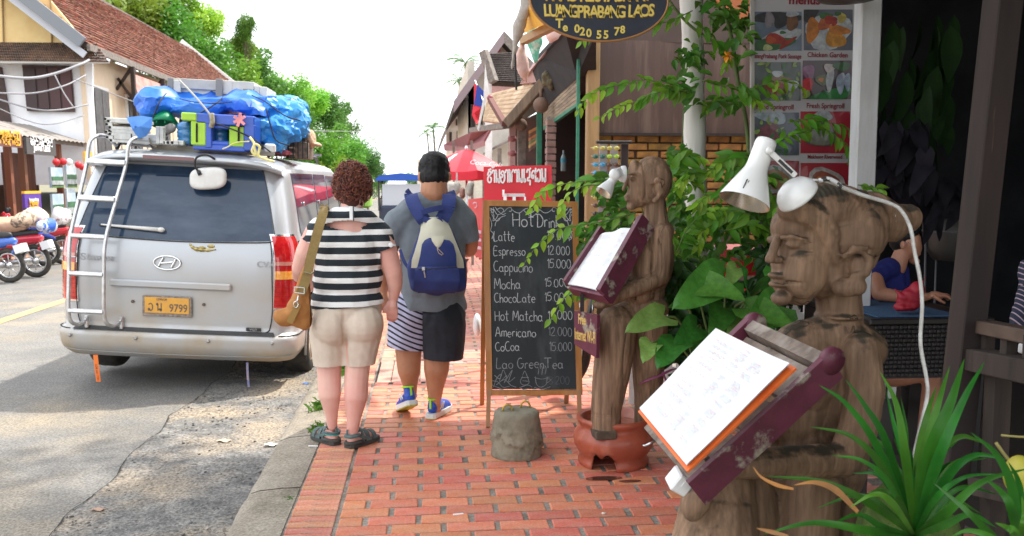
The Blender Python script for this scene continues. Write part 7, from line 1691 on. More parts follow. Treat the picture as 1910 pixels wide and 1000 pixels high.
# red parasol
um = thing('parasol', 'red and white printed parasol over a stall beyond the man', 'parasol', (at(870, 400, 16).x, 16, 0))
uc = at(870, 294, 16); ur = .80; red = mat('parasol_red', (.72, .012, .035), (.62, .01, .03), .5, 4)
def upan(k, u, v):
 a0, a1 = 2 * math.pi * k / 8 + .2, 2 * math.pi * (k + 1) / 8 + .2; r = ur * v; pa = Vector((r * math.cos(a0), r * math.sin(a0), 0)); pb = Vector((r * math.cos(a1), r * math.sin(a1), 0)); p = pa.lerp(pb, u)
 z = -.36 * v ** 1.35 - .03 * math.sin(u * math.pi) * v
 return uc + p * .93 + Vector((0, 0, z + .14))
for k in range(8):
 b = MB(); b.grid(8, 8, lambda u, v: upan(k, u, v)); o = b.build('panel', red, um, fix=False)
 b = MB(); b.grid(8, 3, lambda u, v: upan(k, u, 1) + Vector((0, 0, -.14 * v))); b.build('valance', red, um, fix=False)
MB().tube([uc + Vector((0, 0, .2)), (uc.x, uc.y, 0)], .02, 8).build('pole', M['steel'], um); MB().ball(uc + Vector((0, 0, .16)), .03).build('finial', M['white_plain'], um)
def on_panel(k, u, v, o=.012): return upan(k, u, v) + Vector((0, -o, o))
ub = MB()
b = [on_panel(4, .72, t) for t in (.35, .5, .62, .78, .9)]
wd = (.020, .032, .045, .05, .05)
ub.add([p + Vector((-w_, 0, 0)) for p, w_ in zip(b, wd)] + [p + Vector((w_, 0, 0)) for p, w_ in zip(b, wd)], [(i, i + 1, i + 6, i + 5) for i in range(4)]); ub.build('bottle_print', wl, um)
p = on_panel(5, .55, .62, .03); text('parasol_print', 'Coca-Cola', at(906, 309, 15.2), .125, wl, um, rot=(R(60), R(6), 0), sx=1.0, shear=.35)
# stall items under the parasol
bn = thing('red_banner', 'red soft-drink banner standing under the parasol', 'banner', at(885, 470, 9.5)); BN = px((873, 372, 11), (900, 369, 9.6), (901, 486, 9.6), (876, 470, 11))
poly('cloth', BN, (.02, .01, 0), red, bn)
b = MB();
for y in (430, 445, 460): b.bar(at(879, y, 10.2), at(897, y + 3, 9.55), .03, .008, up=(1, -.3, 0))
b.tube([at(886 + 4 * math.cos(t), 383 + 5 * math.sin(t), 10.1) for t in [k * .55 + 3.6 for k in range(9)]], .008, 5); b.build('banner_print', mat('banner_white', (.7, .5, .55), rough=.6), bn)
gd = [(846, 352, 12.9, .35, .28, (.55, .50, .45), 'pale price board hanging beneath the parasol'), (862, 360, 12.6, .14, .22, (.35, .16, .12), 'brown bag hanging under the parasol'), (876, 352, 12.8, .2, .3, (.45, .42, .36), 'bunch of clear plastic bags hanging under the parasol'), (868, 392, 12.2, .25, .14, (.15, .45, .45), 'turquoise tub on the stall under the parasol'), (884, 398, 12.1, .12, .16, (.5, .5, .1), 'yellow-green container on the stall under the parasol')]
for k, (x, y, Y, w_, h_, c_, lab) in enumerate(gd):
 w_ *= .6; h_ *= .7; B = Blob(); c = at(x, y, Y); B.ball(c, (w_ / 2, .07, h_ / 2)); B.ball(c + Vector((w_ * .2, 0, h_ * .2)), (w_ * .3, .06, h_ * .3)); tag(B.skin('goods', mat('goods%d' % k, c_, tuple(q * .6 for q in c_), .6, 14), voxel=.02, smooth=1, disp=lambda c, n: .015 * nz(c, 12, 3)), lab, 'stall goods')
stl = thing('stall_table', 'metal stall table with crossed legs under the parasol', 'table', at(880, 490, 11.5))
MB().box(at(870, 412, 12), (.9, .5, .03)).build('table_top', M['steel'], stl)
for a, b_ in (((846, 414), (890, 480)), ((892, 414), (846, 480)), ((892, 414), (895, 484)), ((872, 470), (898, 462))): MB().bar(at(*a, 11.8), at(*b_, 11.8), .02, .02).build('leg', M['black'], stl)
tag(MB().bar(at(852, 322, 13), at(852, 480, 13), .022, .022).build('pole', M['steel']), 'thin metal stall pole under the left part of the parasol', 'pole')
# Lao flag and white cloth on the strut
fg = thing('flag', 'red and blue flag with a white disc hanging from a pole over the pavement', 'flag', at(893, 200, 14))
def flp(x, y, d=0): return at(x, y, 14 + .08 * math.sin(x * .5) + d)
def fpan(pts, m, n, d=0): return poly(n, [flp(*p, d) for p in pts], (0, .008, 0), m, fg)
redf = mat('flag_red', (.62, .02, .04), (.5, .02, .03), .7, 5); bluef = mat('flag_blue', (.02, .06, .36), rough=.7)
fpan([(884, 156), (892, 160), (884, 200), (884, 180)], redf, 'cloth'); fpan([(890, 158), (904, 172), (899, 200), (884, 196)], bluef, 'cloth'); fpan([(883, 196), (898, 200), (896, 224), (889, 232), (880, 215)], redf, 'cloth')
MB().lathe([(.0, 0), (.048, 0), (.048, .006)], flp(894, 178, -.02), 20, Matrix.Rotation(R(90), 3, 'X')).build('disc', M['white_plain'], fg)
tag(poly('white_cloth', [at(x, y, 13.7) for x, y in ((905, 118), (912, 172), (903, 200), (898, 222), (893, 245), (890, 240), (896, 210), (902, 180))], (0, .01, 0), M['white']), 'long strip of white cloth hanging beside the flag', 'cloth')
tag(MB().bar(at(902, 190, 13.9), at(886, 150, 14.1), .012, .012).build('flag_pole', M['steel']), 'thin pole that carries the red and blue flag', 'pole')
# maroon awning and stalls beyond
aw3 = thing('maroon_awning', 'faded maroon cloth awning beyond the red parasol', 'awning', at(860, 275, 20))
poly('cloth', px((827, 270, 26), (880, 246, 18), (915, 240, 17), (903, 262, 17), (870, 274, 20)), (.02, .02, -.03), mat('maroon_cloth', (.26, .08, .09), (.2, .06, .07), .8, 4), aw3)
poly('valance', px((827, 270, 26), (870, 272, 20), (903, 262, 17), (903, 272, 17), (868, 284, 20), (829, 281, 26)), (.02, .02, 0), mat('pale_maroon', (.33, .15, .15), rough=.8), aw3)
for x, Y in ((880, 17.5), (846, 22)): MB().bar(at(x, 262, Y), (at(x, 262, Y).x, Y, 0), .05, .05).build('pole', greyt, aw3)
# street beyond: gabled houses
g3 = thing('gabled_house', 'tall gabled house with dark steep eaves and white walls beyond the tan awning', 'house', (2.4, 29, 0))
def slope(p0, p1, Y, L, m, par, n='roof_slab', t=.22, tiles_=True):
 a, b_ = at(*p0, Y), at(*p1, Y); poly(n, [a, b_, b_ + Vector((0, L, 0)), a + Vector((0, L, 0))], (0, 0, -t), dw, par)
 poly('barge_board', [a + Vector((0, -.05, .06)), b_ + Vector((0, -.05, .06)), b_ + Vector((0, -.05, -.28)), a + Vector((0, -.05, -.28))], (0, .06, 0), m, par)
slope((846, 193), (940, 62), 28, 11, mat('mauve_grey_board', (.26, .20, .21), rough=.8), g3); slope((940, 62), (1040, 170), 28, 11, greyt, g3)
def face(pts, Y, m, n, par, t=.15): return poly(n, [at(x, y, Y) for x, y in pts], (0, t, 0), m, par)
face([(873, 330), (873, 172), (940, 80), (972, 112), (972, 330)], 29, cream_w, 'gable_wall', g3); MB().box((at(873, 200, 29).x + .1, 34, 2.6), (.2, 10, 5.2)).build('side_wall', cream_w, g3)
face([(918, 97), (934, 78), (934, 97)], 28.6, mat('pink_gable', (.5, .15, .2), rough=.8), 'gable_panel', g3, .1)
for k, (x0, y0, x1, y1) in enumerate(((879, 196, 886, 236), (890, 176, 900, 232), (905, 190, 914, 236), (877, 246, 888, 276))):
 w_ = face([(x0 - 1, y0 - 1), (x1 + 1, y0 - 1), (x1 + 1, y1 + 1), (x0 - 1, y1 + 1)], 28.95, greyt, 'window', g3, .06); face([(x0, y0), (x1, y0), (x1, y1), (x0, y1)], 28.9, dw, 'pane', w_, .04)
for k in range(9): MB().bar(at(872 - k * .2, 178 + 0 * k, 29 + k * 1.1), at(850, 190, 29 + k * 1.1), .08, .1).build('rafter', greyt, g3)
h4 = thing('tiled_house', 'house with a small grey tiled roof and pink wall behind the tall gable', 'house', (2.2, 24, 0))
tp = [at(918, 152, 24), at(975, 155, 24), at(956, 98, 26), at(911, 100, 26)]; b = MB()
for j in range(16):
 for i in range(16):
  L = lambda u, v: tp[0].lerp(tp[1], u).lerp(tp[3].lerp(tp[2], u), v)
  b.add([L(i / 16, j / 16) + Vector((0, -.05, .03)), L((i + .93) / 16, j / 16) + Vector((0, -.05, .03)), L((i + .93) / 16, (j + 1) / 16), L(i / 16, (j + 1) / 16)], [(0, 1, 2, 3)])
b.build('roof_tiles', tile_g, h4, fix=False)['kind'] = 'stuff'; poly('roof_base', tp, (0, .1, -.1), dw, h4)
MB().bar(at(902, 96, 23.8), at(921, 153, 23.6), .16, .2).build('barge_board', greyt, h4); face([(918, 155), (975, 155), (975, 175), (918, 175)], 24.1, pink_w, 'beam', h4); face([(905, 150), (918, 130), (918, 320), (905, 320)], 24.2, M['white'], 'wall', h4)
h5 = thing('far_house', 'pale far house with a low dark eave where the right-hand row ends', 'house', (2, 46, 0))
slope((822, 262), (846, 206), 46, 12, greyt, h5); slope((846, 206), (880, 198), 46, 12, greyt, h5, 'upper_slab'); face([(832, 330), (832, 243), (848, 212), (880, 204), (880, 330)], 47, cream_w, 'wall', h5)
for x0, y0, x1, y1 in ((838, 246, 843, 266), (850, 222, 858, 234), (852, 244, 860, 270)): w_ = face([(x0, y0), (x1, y0), (x1, y1), (x0, y1)], 46.8, dw, 'window', h5, .06)
lean = thing('lean_to_roof', 'row of low wooden lean-to roofs above the far shopfronts', 'roof', (2.4, 24, 2.5))
poly('shopfront', px((958, 232, 15.6), (1016, 205, 15.2), (1016, 470, 15.2), (958, 440, 15.6)), (0, .1, 0), mat('shopfront_brown', (.07, .035, .025), (.03, .02, .016), .8, 3), lean)
for i in range(5):
 y0 = 17.2 + i * 3.3; poly('roof_sheet', [(1.75, y0, 2.45), (1.75, y0 + 3.1, 2.45), (3.0, y0 + 3.1, 3.15), (3.0, y0, 3.15)], (0, 0, -.05), greyt if i % 2 else tile_g, lean); MB().box((1.85, y0 + .1, 1.2), (.1, .1, 2.4)).build('prop', greyt, lean)
far = MB(); fh = thing('far_houses', 'cluster of tiny pale houses at the far end of the street', 'houses', (0, 110, 0))
for (x, y, w_, h_, c_) in ((2.0, 95, 6, 4.5, cream_w), (-1.5, 150, 7, 5, cream_w), (5, 60, 5, 5, cream_w)): MB().box((x + 3.5, y, h_ / 2), (w_, 10, h_)).build('house', c_, fh)
# vehicles far down the road
def tuk(x, Y, body_m, roof_m, lab, s_=1.0, front=True):
 t = thing('tuk_tuk', lab, 'tuk-tuk', (x, Y, -.13)); z = -.13
 MB().box((x, Y + .9, z + .75), (1.25 * s_, 2.0, .7), bev=.12).build('body', body_m, t)
 cb = MB(); cb.grid(10, 8, lambda u, v: (x + (u - .5) * 1.45 * s_, Y - .15 + v * 2.4, z + 1.78 * s_ + .14 * math.sin(u * math.pi))); cb.prism([(x - .72 * s_, Y - .15, z + 1.72 * s_), (x + .72 * s_, Y - .15, z + 1.72 * s_), (x + .6 * s_, Y - .15, z + 1.86 * s_), (x, Y - .15, z + 1.93 * s_), (x - .6 * s_, Y - .15, z + 1.86 * s_)], (0, 2.4, 0)); cb.build('roof', roof_m, t)
 for sx_ in (-.62, .62):
  for yy in (0, 2.1): MB().bar((x + sx_ * s_, Y + yy, z + .9), (x + sx_ * s_, Y + yy, z + 1.75 * s_), .05, .05).build('roof_post', M['black'], t)
 MB().box((x, Y - .02, z + 1.32 * s_), (1.05 * s_, .02, .62 * s_)).build('windscreen', mat('pale_screen', (.45, .5, .55), rough=.1) if 'pale_screen' not in bpy.data.materials else bpy.data.materials['pale_screen'], t)
 for sx_ in (-.5, 0, .5): MB().lathe([(.12, -.05), (.22, -.05), (.22, .05), (.12, .05)], (x + sx_ * s_, Y - (.25 if sx_ == 0 else .0), z + .22), 16, RW).build('wheel', M['rubber'], t)
 MB().ball((x, Y - .12, z + .85), .09).build('headlight', M['white_plain'], t)
tuk(-3.45, 47, mat('lime_tuk', (.22, .42, .06), rough=.5), M['white'], 'green tuk-tuk with a white roof coming up the road')
tk = at(749, 372, 26)
tuk(tk.x, 26, mat('navy_tuk', (.02, .03, .06), rough=.5), mat('blue_roof', (.01, .08, .42), rough=.5), "tuk-tuk with a bright blue roof beside the man's shoulder", 1.0)
RD = thing('person', 'distant motorbike rider dressed in black riding away', 'person', (at(712, 380, 30).x, 30, -.13)); PR = Plane2(30)
B = Blob(); PR.chain(B, [(712, 366, 0, 2.2), (712, 369, 0, 2.5)]); B.skin('head', M['black'], RD, voxel=.03, smooth=1)
B = Blob(); PR.chain(B, [(712, 372, 0, 4.5), (712, 384, 0, 4.2)]); PR.chain(B, [(707, 372, 0, 2), (706, 379, .2, 1.6), (709, 381, .6, 1.3)]); PR.chain(B, [(717, 372, 0, 2), (719, 379, .2, 1.6), (715, 381, .6, 1.3)]); PR.chain(B, [(710, 384, 0, 2.6), (709, 391, .2, 2)]); PR.chain(B, [(715, 384, 0, 2.6), (716, 391, .2, 2)])
B.skin('body', mat('rider_black', (.012, .013, .018), rough=.8), RD, voxel=.03, smooth=2)
RB = thing('motorbike', 'small red motorbike under the distant rider', 'motorbike', (at(712, 390, 29.7).x, 29.7, -.13))
MB().box(PR(712, 383, -.3), (.14, .5, .14), bev=.04).build('tail', mat('red_bike', (.45, .02, .02), rough=.3), RB); MB().box(PR(712, 388, -.4), (.12, .02, .09)).build('number_plate', M['white_plain'], RB)
c = PR(712, 393, -.3); MB().tube([c + Vector((0, .26 * math.cos(t), .26 * math.sin(t) + .06)) for t in [k * .52 for k in range(12)]], .05, 8, closed=True).build('wheel', M['rubber'], RB)
for k, (x, y, lab) in enumerate([(649, 396, ''), (640, 398, '')]): pass
# ------------------------------------------------------------------ left side of the street
YG = 24.0
ho = thing('gabled_shophouse', 'white and yellow two-storey shophouse with a rusty tiled roof across the road', 'house', (-10, YG, 0))
yel_w = mat('yellow_gable', (.88, .66, .32), (.82, .58, .26), .85, 3, 5); whi = mat('whitewashed_wall', (.86, .87, .90), (.78, .79, .82), .85, 2, 7, c3=(.5, .47, .43), scale3=1.5, pos3=(.62, .85))
rust = vary(mat('rusty_tile', (.30, .12, .075), (.19, .075, .05), .9, 3, 5), .4, .015, island=True)
shut = mat('grey_shutter', (.10, .095, .10), (.06, .06, .062), .7, 8); brw = mat('brown_window', (.07, .035, .03), (.045, .025, .022), .6, 6)
def G_(x, y, d=0): return at(x, y, YG + d)
def gq(n, pts, m, d=0, t=.1, par=ho): return poly(n, [G_(x, y, d) for x, y in pts], (0, t, 0), m, par)
gq('gable_wall', [(-80, -60), (60, -40), (172, 95), (172, 128), (-80, 128)], yel_w, .1)
gq('white_wall', [(-80, 118), (172, 118), (172, 345), (-80, 345)], whi, .05)
for x in (2, 92): gq('batten', [(x, -20), (x + 2, -20), (x + 5, 82), (x + 3, 82)], mat('batten%d' % x, (.35, .24, .12), rough=.8), .05, .04)
def tiles(pa, pb, pc, pd, nu, nv, m, par, name='roof_tiles'):
 """tiles laid from the eave pa-pb up to pd-pc"""
 b = MB(); N3 = (pb - pa).cross(pd - pa).normalized(); N3 = N3 if N3.z > 0 else -N3
 for j in range(nv):
  for i in range(nu):
   u0, u1 = i / nu, (i + .94) / nu; v0, v1 = j / nv, min(1, (j + 1.2) / nv); e = N3 * random.uniform(.03, .06)
   L = lambda u, v: pa.lerp(pb, u).lerp(pd.lerp(pc, u), v)
   b.add([L(u0, v0) + e, L(u1, v0) + e, L(u1, v1), L(u0, v1)], [(0, 1, 2, 3)])
   b.add([L(u0, v0) + e, L(u1, v0) + e, L(u1, v0), L(u0, v0)], [(0, 1, 2, 3)])
 b.build(name, m, par, fix=False)['kind'] = 'stuff'
# small skirt roof over the wall
tiles(G_(-80, 112, -.7), G_(203, 116, -.7), G_(178, 80, .05), G_(-80, 78, .05), 64, 7, mat('mossy_skirt_tile', (.17, .10, .07), (.07, .05, .045), .9, 3, 5), ho, 'skirt_tiles')
gq('skirt_edge', [(-80, 113), (203, 113), (203, 118), (-80, 118)], mat('pale_edge', (.5, .48, .45), rough=.8), -.68, .04)
# main roof: eave at the street, ridge beyond
ze = 4.72; xe = -7.85; xr_ = -12.6; zr_ = 8.45; ya, yb = 23.2, 51.0
tiles(Vector((xe, ya, ze)), Vector((xe, yb, ze)), Vector((xr_ + .4, yb + .6, zr_)), Vector((xr_, ya, zr_)), 130, 26, rust, ho)
poly('roof_base', [(xe, ya, ze - .03), (xe, yb, ze - .03), (xr_, yb, zr_ - .03), (xr_, ya, zr_ - .03)], (0, 0, -.08), dw, ho)
MB().bar((xe - .1, ya - .08, ze + .05), (xr_, ya - .08, zr_ + .1), .10, .26).build('barge_board', mat('blue_grey_board', (.20, .215, .24), rough=.7), ho); MB().bar((xe - .1, ya + .03, ze - .22), (xr_, ya + .03, zr_ - .2), .05, .16).build('inner_barge_board', mat('pale_board2', (.5, .52, .58), rough=.7), ho)
MB().bar((xe, ya, ze - .04), (xe, yb, ze - .04), .08, .16).build('eave_board', greyt, ho); MB().bar((xr_, ya, zr_ + .06), (xr_, yb, zr_ + .06), .3, .12).build('ridge', greyt, ho)
MB().bar((xe - .2, yb + .3, ze + .3), (xr_ - .1, yb + .3, zr_ + .35), .2, .3).build('finial_board', M['white'], ho)
gq('brace', [(64, 0), (70, 0), (84, 40), (80, 42)], dw, -.4, .08)
# big window facing us
w_ = gq('window', [(41, 121), (132, 123), (139, 209), (50, 207)], brw, -.06, .06)
for i, x in enumerate((45, 67, 89, 111)): gq('pane', [(x, 127), (x + 19, 127), (x + 25, 203), (x + 7, 202)], mat('dark_shutter%d' % i, (.05 + .01 * i, .03, .032), rough=.6), -.09, .03)
w2 = gq('window', [(-40, 125), (2, 125), (20, 228), (-40, 222)], brw, -.05, .06)
# street-facing wall with shuttered doors
XW = -8.25
def sw_(n, y0, y1, z0, z1, m, off=0, t=.06, par=ho): return MB().box((XW + off, (y0 + y1) / 2, (z0 + z1) / 2), (t, y1 - y0, z1 - z0)).build(n, m, par)
sw_('side_wall', YG, yb, 0, 4.7, mat('cream_side_wall', (.72, .58, .42), (.66, .52, .38), .8, 2), -.06, .1)
for Y, z1 in ((24.9, 3.95), (27.6, 3.95), (30.6, 3.95), (33.6, 3.95), (36.6, 3.9)):
 f = sw_('shuttered_door', Y - .62, Y + .62, 2.05, z1, M['white'], .02);
 for k in (-.27, .27):
  q = sw_('pane', Y + k - .25, Y + k + .25, 2.1, z1 - .08, shut, .06, .04);
for Y in (26.3, 29.2, 32.1, 35, 38): sw_('veranda_post', Y - .06, Y + .06, 2.0, 4.6, dw, .45, .1); MB().bar((XW + .45, Y, 3.7), (XW + .05, Y, 4.3), .07, .07).bar((xe, Y, 4.55), (XW, Y, 4.0), .07, .07).build('bracket', dw, ho)
fb_ = MB();
for k in range(60):
 y = 24.3 + k * .22; fb_.bar((XW + .5, y, 2.0), (XW + .5, y + .12 * (-1) ** k, 2.55), .02, .02)
fb_.bar((XW + .5, 24.2, 2.57), (XW + .5, 38, 2.57), .04, .04); fb_.build('balcony_railing', mat('grey_iron', (.25, .24, .25), rough=.5), ho)['kind'] = 'stuff'
poly('faded_sign', [(XW + .5, 26.5, 3.75), (XW + .5, 29.2, 3.75), (XW + .35, 29.2, 4.45), (XW + .35, 26.5, 4.45)], (.03, 0, 0), mat('faded_red_sign', (.55, .15, .13), (.5, .3, .25), .7, 3), ho)
# ground-floor shops with a corrugated awning
shp = thing('shop_row', 'row of open ground-floor shops under a corrugated awning across the road', 'shops', (-9, 20, 0))
XS = -8.75
cg = MB(); cg.grid(160, 6, lambda u, v: (-8.3 - 1.3 * v, 15 + 14 * u, 2.50 + .42 * v + .018 * math.sin(u * 330)), smooth=False); cg.build('corrugated_awning', mat('old_tin', (.33, .30, .27), (.22, .19, .17), .7, 3), shp)
MB().bar((-8.45, 15, 2.47), (-8.45, 29, 2.47), .06, .10).build('awning_beam', greyt, shp)
MB().box((XS - 2.2, 21, 1.2), (.1, 13, 2.5)).build('back_wall', mat('shop_back', (.10, .045, .03), (.05, .03, .03), .8, 2), shp)
for Y in (16.8, 18.6, 20.6, 21.3, 23.3): MB().box((XS, Y, 1.2), (.12, .14, 2.5)).build('post', mat('red_brown_post%d' % int(Y * 10), (.20 + .02 * (int(Y) % 3), .08, .04), rough=.6), shp)
for (y0, y1, c_) in ((16.9, 18.4, (.30, .36, .46)), (18.8, 20.4, (.13, .05, .03)), (21.5, 23.1, (.16, .055, .03))): MB().box((XS - .5, (y0 + y1) / 2, 1.1), (.06, y1 - y0, 2.2)).build('door', mat('door%d' % int(y0), c_, tuple(q * .5 for q in c_), .6, 3, stretch=(1, 3, .3)), shp)
def board(x0, y0, x1, y1, X, m, name, lab, cat, side=12):
 """sign on the shop line X: two picture corners"""
 r0, r1 = ray(x0, y0), ray(x1, y1); Y0, Y1 = X / r0.x * r0.y, X / r1.x * r1.y; z0, z1 = H + r0.z * X / r0.x, H + r1.z * X / r1.x
 zt, zb_ = max(z0, z1), min(z0, z1)
 o = MB().box((X, (Y0 + Y1) / 2, (zt + zb_) / 2), (.05, abs(Y1 - Y0), zt - zb_)).build(name, m); tag(o, lab, cat); return o, (Y0, Y1, zb_, zt)
s1, b1 = board(-30, 243, 40, 276, -8.2, mat('rust_sign', (.16, .06, .05), rough=.6), 'shop_sign', 'dark red shop sign with orange letters at the left picture edge', 'sign')
s2, b2 = board(46, 256, 103, 291, -8.2, mat('dark_grey_sign', (.07, .065, .065), rough=.6), 'shop_sign', 'dark grey shop sign with white letters', 'sign')
def sidetext(s, Y, z, size, m, par, X=-8.17, sx=1): text('sign_lettering', s, (X, Y, z), size, m, par, basis=Matrix(((0, 0, 1), (1, 0, 0), (0, 1, 0))), sx=sx, bold=.004, ext=.004)
orl = mat('orange_letters', (.85, .42, .03), rough=.5)
def lao_side(gl, Y0, Y1, z, h, w, m, par, X=-8.165):
 B = MB(); strokes(B, gl, (X, Y0, z), (0, 1, 0), (0, 0, 1), h, w, adv=.08, width=Y1 - Y0); B.build('lao_lettering', m, par, fix=False)
lao_side(['ho', 'aa', 'nn', 'ss', 'oo', 'nn', 'wo', 'aa'], b1[0] + .1, b1[1] - .1, (b1[2] + b1[3]) / 2 + .02, .16, .05, orl, s1); lao_side(['nn', 'oo', 'ho', 'nn', 'so', 'aa', 'nn', 'wo'], b1[0] + .1, b1[1] - .1, b1[2] + .05, .12, .04, orl, s1)
lao_side(['HH', 'aa', 'nn', 'ho', 'oo', 'nn', 'ee', 'so', 'nn'], b2[0] + .2, b2[1] - .2, (b2[2] + b2[3]) / 2 + .04, .15, .06, M['white_plain'], s2)
sidetext('Jewel Laos', (b2[0] + b2[1]) / 2, b2[2] + .08, .2, M['white_plain'], s2)
s3, b3 = board(156, 282, 172, 305, -8.1, mat('orange_sign', (.85, .42, .06), rough=.5), 'shop_sign', "small orange sign beside the van's left roof corner", 'sign')
s4, b4 = board(43, 362, 76, 392, -8.0, mat('purple_sign', (.09, .03, .28), rough=.5), 'money_sign', 'purple money exchange board standing by the shop', 'sign')
MB().box((-8.0, (b4[0] + b4[1]) / 2, b4[3] + .03), (.06, b4[1] - b4[0], .05)).build('yellow_top', orl, s4); sidetext('Money', (b4[0] + b4[1]) / 2, (b4[2] + b4[3]) / 2 - .06, .16, orl, s4, -7.96); sidetext('Exchange', (b4[0] + b4[1]) / 2, b4[2] + .03, .12, orl, s4, -7.96); sidetext('Luangprabang', (b4[0] + b4[1]) / 2, b4[3] - .14, .08, M['white_plain'], s4, -7.96)
for k, (x0, y0, x1, y1, lab) in enumerate([(92, 312, 117, 350, 'landscape poster of a river valley by the shop door'), (95, 362, 119, 405, 'lower landscape poster with pale sky below the river poster'), (121, 305, 142, 350, 'poster of a flowering garden nearest the van'), (122, 352, 142, 405, 'lower poster of dark hills nearest the van')]):
 p, bb = board(x0, y0, x1, y1, -8.45, mat('poster_a%d' % k, (.30, .42, .55), (.55, .60, .62), .4, 2), 'landscape_poster', lab, 'poster')
 Yc, hh = (bb[0] + bb[1]) / 2, bb[3] - bb[2]
 for (f0, f1, c_) in ((.35, .55, (.05, .18, .08)), (.1, .36, (.45, .5, .5)), (.0, .14, (.10, .22, .06))): MB().box((-8.42, Yc, bb[2] + hh * (f0 + f1) / 2), (.01, (bb[1] - bb[0]) * .96, hh * (f1 - f0))).build('printed_band', mat('pb%d%d' % (k, int(f0 * 100)), c_, tuple(q * .5 for q in c_), .5, 5), p)
lanm = mat('red_lantern', (.6, .02, .03), rough=.5)
for k, (x, y) in enumerate([(105, 303), (118, 302), (129, 303), (146, 308), (153, 312)]):
 c = at(x, y, 20.5 + k * .3); tag(MB().lathe([(.02, .08), (.07, .04), (.08, 0), (.05, -.05), (.015, -.07)], c, 10).build('paper_lantern', lanm if k % 4 != 2 else M['white_plain']), '%s paper lantern from the left in the string under the tin awning' % ORD[k], 'lantern', 'paper lanterns under the awning')
# heaps of cloth and stands by the shops
pat = mat('patterned_cloth', (.62, .45, .32), (.22, .17, .13), .8, 16, 2, pos=(.49, .52)); whc = mat('white_patterned_cloth', (.75, .74, .74), (.4, .2, .25), .8, 14, 2, pos=(.60, .63))
for k, (cx_, cy_, rx, rz, Y, m_, lab) in enumerate([(25, 418, 30, 15, 17.3, mat('tan_cloth', (.6, .38, .25), (.5, .3, .2), .8, 5), 'pile of tan cloth on a stall behind the parked motorbikes'), (45, 410, 20, 14, 17.2, pat, 'brown patterned cloth draped over the stall'), (66, 403, 20, 14, 17.6, mat('peach_cloth', (.75, .52, .40), (.8, .62, .5), .8, 4), 'peach cloth sheet over the right end of the stall'), (84, 420, 12, 14, 17.4, mat('blue_white_bag', (.03, .12, .6), (.6, .65, .75), .6, 6, pos=(.5, .53)), 'blue and white bag hanging on the stall'), (114, 402, 12, 17, 19.6, whc, 'white patterned cloth draped behind the red scooter')]):
 B = Blob(); PB = Plane2(Y); PB.ell(B, cx_, cy_, 0, rx, rz, .35); PB.ell(B, cx_ - rx * .4, cy_ + rz * .5, 0, rx * .5, rz * .7, .3); tag(B.skin('cloth_pile', m_, voxel=.05, smooth=2, disp=folds(.08, 3, k)), lab, 'cloth')
# motorbikes
def bike(x, Y, ang, col, lab, wheel_r=.29, front=False):
 t = thing('motorbike', lab, 'motorbike', (x, Y, -.13)); ca, sa = math.cos(ang), math.sin(ang)
 T = lambda a, b, z: Vector((x + a * ca - b * sa, Y + a * sa + b * ca, -.13 + z)); ax = Vector((-sa, ca, 0)); e = Vector((ca, sa, 0)); up = Vector((0, 0, 1))
 for a in (0, 1.22):
  c = T(a, 0, wheel_r); MB().tube([c + (e * math.cos(q) + up * math.sin(q)) * (wheel_r - .035) for q in [k * .2618 for k in range(24)]], .042, 8, closed=True).build('tyre', M['rubber'], t)
  b = MB(); b.tube([c + (e * math.cos(q) + up * math.sin(q)) * (wheel_r - .085) for q in [k * .2618 for k in range(24)]], .016, 6, closed=True)
  for k in range(8): b.tube([c, c + (e * math.cos(k * .785) + up * math.sin(k * .785)) * (wheel_r - .09)], .008, 4)
  b.ball(c, .06); b.build('rim', M['steel'], t)
 pm_ = mat('bike_paint_' + lab[:12].replace(' ', '_'), col, rough=.25, coat=.8)
 B = Blob(); B.chain([T(-.12, 0, .70), T(.25, 0, .66), T(.5, 0, .50)], [.07, .12, .10]); B.chain([T(.5, 0, .42), T(.8, 0, .45), T(1.02, 0, .78)], [.09, .09, .10]); B.cap(T(1.02, 0, .8), T(1.0, 0, 1.0), .11, .10); B.skin('fairing', pm_, t, voxel=.03, smooth=2)
 B = Blob(); B.chain([T(-.05, 0, .80), T(.3, 0, .76), T(.55, 0, .72)], [.06, .11, .07]); B.skin('seat', M['black'], t, voxel=.03, smooth=2)
 B = Blob(); B.chain([T(1.05, 0, .60), T(1.22, 0, .64), T(1.40, 0, .55)], [.05, .06, .04]); B.chain([T(0 + -.1, 0, .52), T(-.22, 0, .45)], [.05, .03]); B.skin('mudguard', pm_, t, voxel=.025, smooth=2)
 MB().tube([T(1.22, .05, wheel_r), T(1.02, .05, .85)], .025, 6).tube([T(1.22, -.05, wheel_r), T(1.02, -.05, .85)], .025, 6).tube([T(.95, -.33, 1.0), T(1.0, 0, .98), T(.95, .33, 1.0)], .018, 6).build('fork', M['steel'], t)
 MB().tube([T(.6, .12, .25), T(.0, .15, .32)], .045, 8).build('exhaust', M['steel'], t); MB().box(T(-.24, 0, .58), (.16, .16, .14), Euler((.3, 0, ang + 1.57))).build('number_plate', M['white_plain'], t); MB().box(T(-.06, 0, .64), (.1, .1, .06), bev=.01).build('tail_light', M['red_lens'], t)
 for s_ in (-.3, .3): MB().ball(T(.95, s_, 1.12), (.05, .03, .06)).build('mirror', M['black'], t)
bike(-6.98, 17.2, R(172), (.55, .015, .04), 'red motorbike parked with its rear wheel to the road, second from the left edge'); bike(-7.05, 16.3, R(170), (.03, .12, .5), 'motorbike whose wheel just shows at the left picture edge')
bike(-7.55, 20.0, R(200), (.6, .015, .03), 'red motorbike facing the road closest to the van'); bike(-8.9, 19.2, R(20), (.02, .06, .42), 'blue motorbike standing behind the red ones')
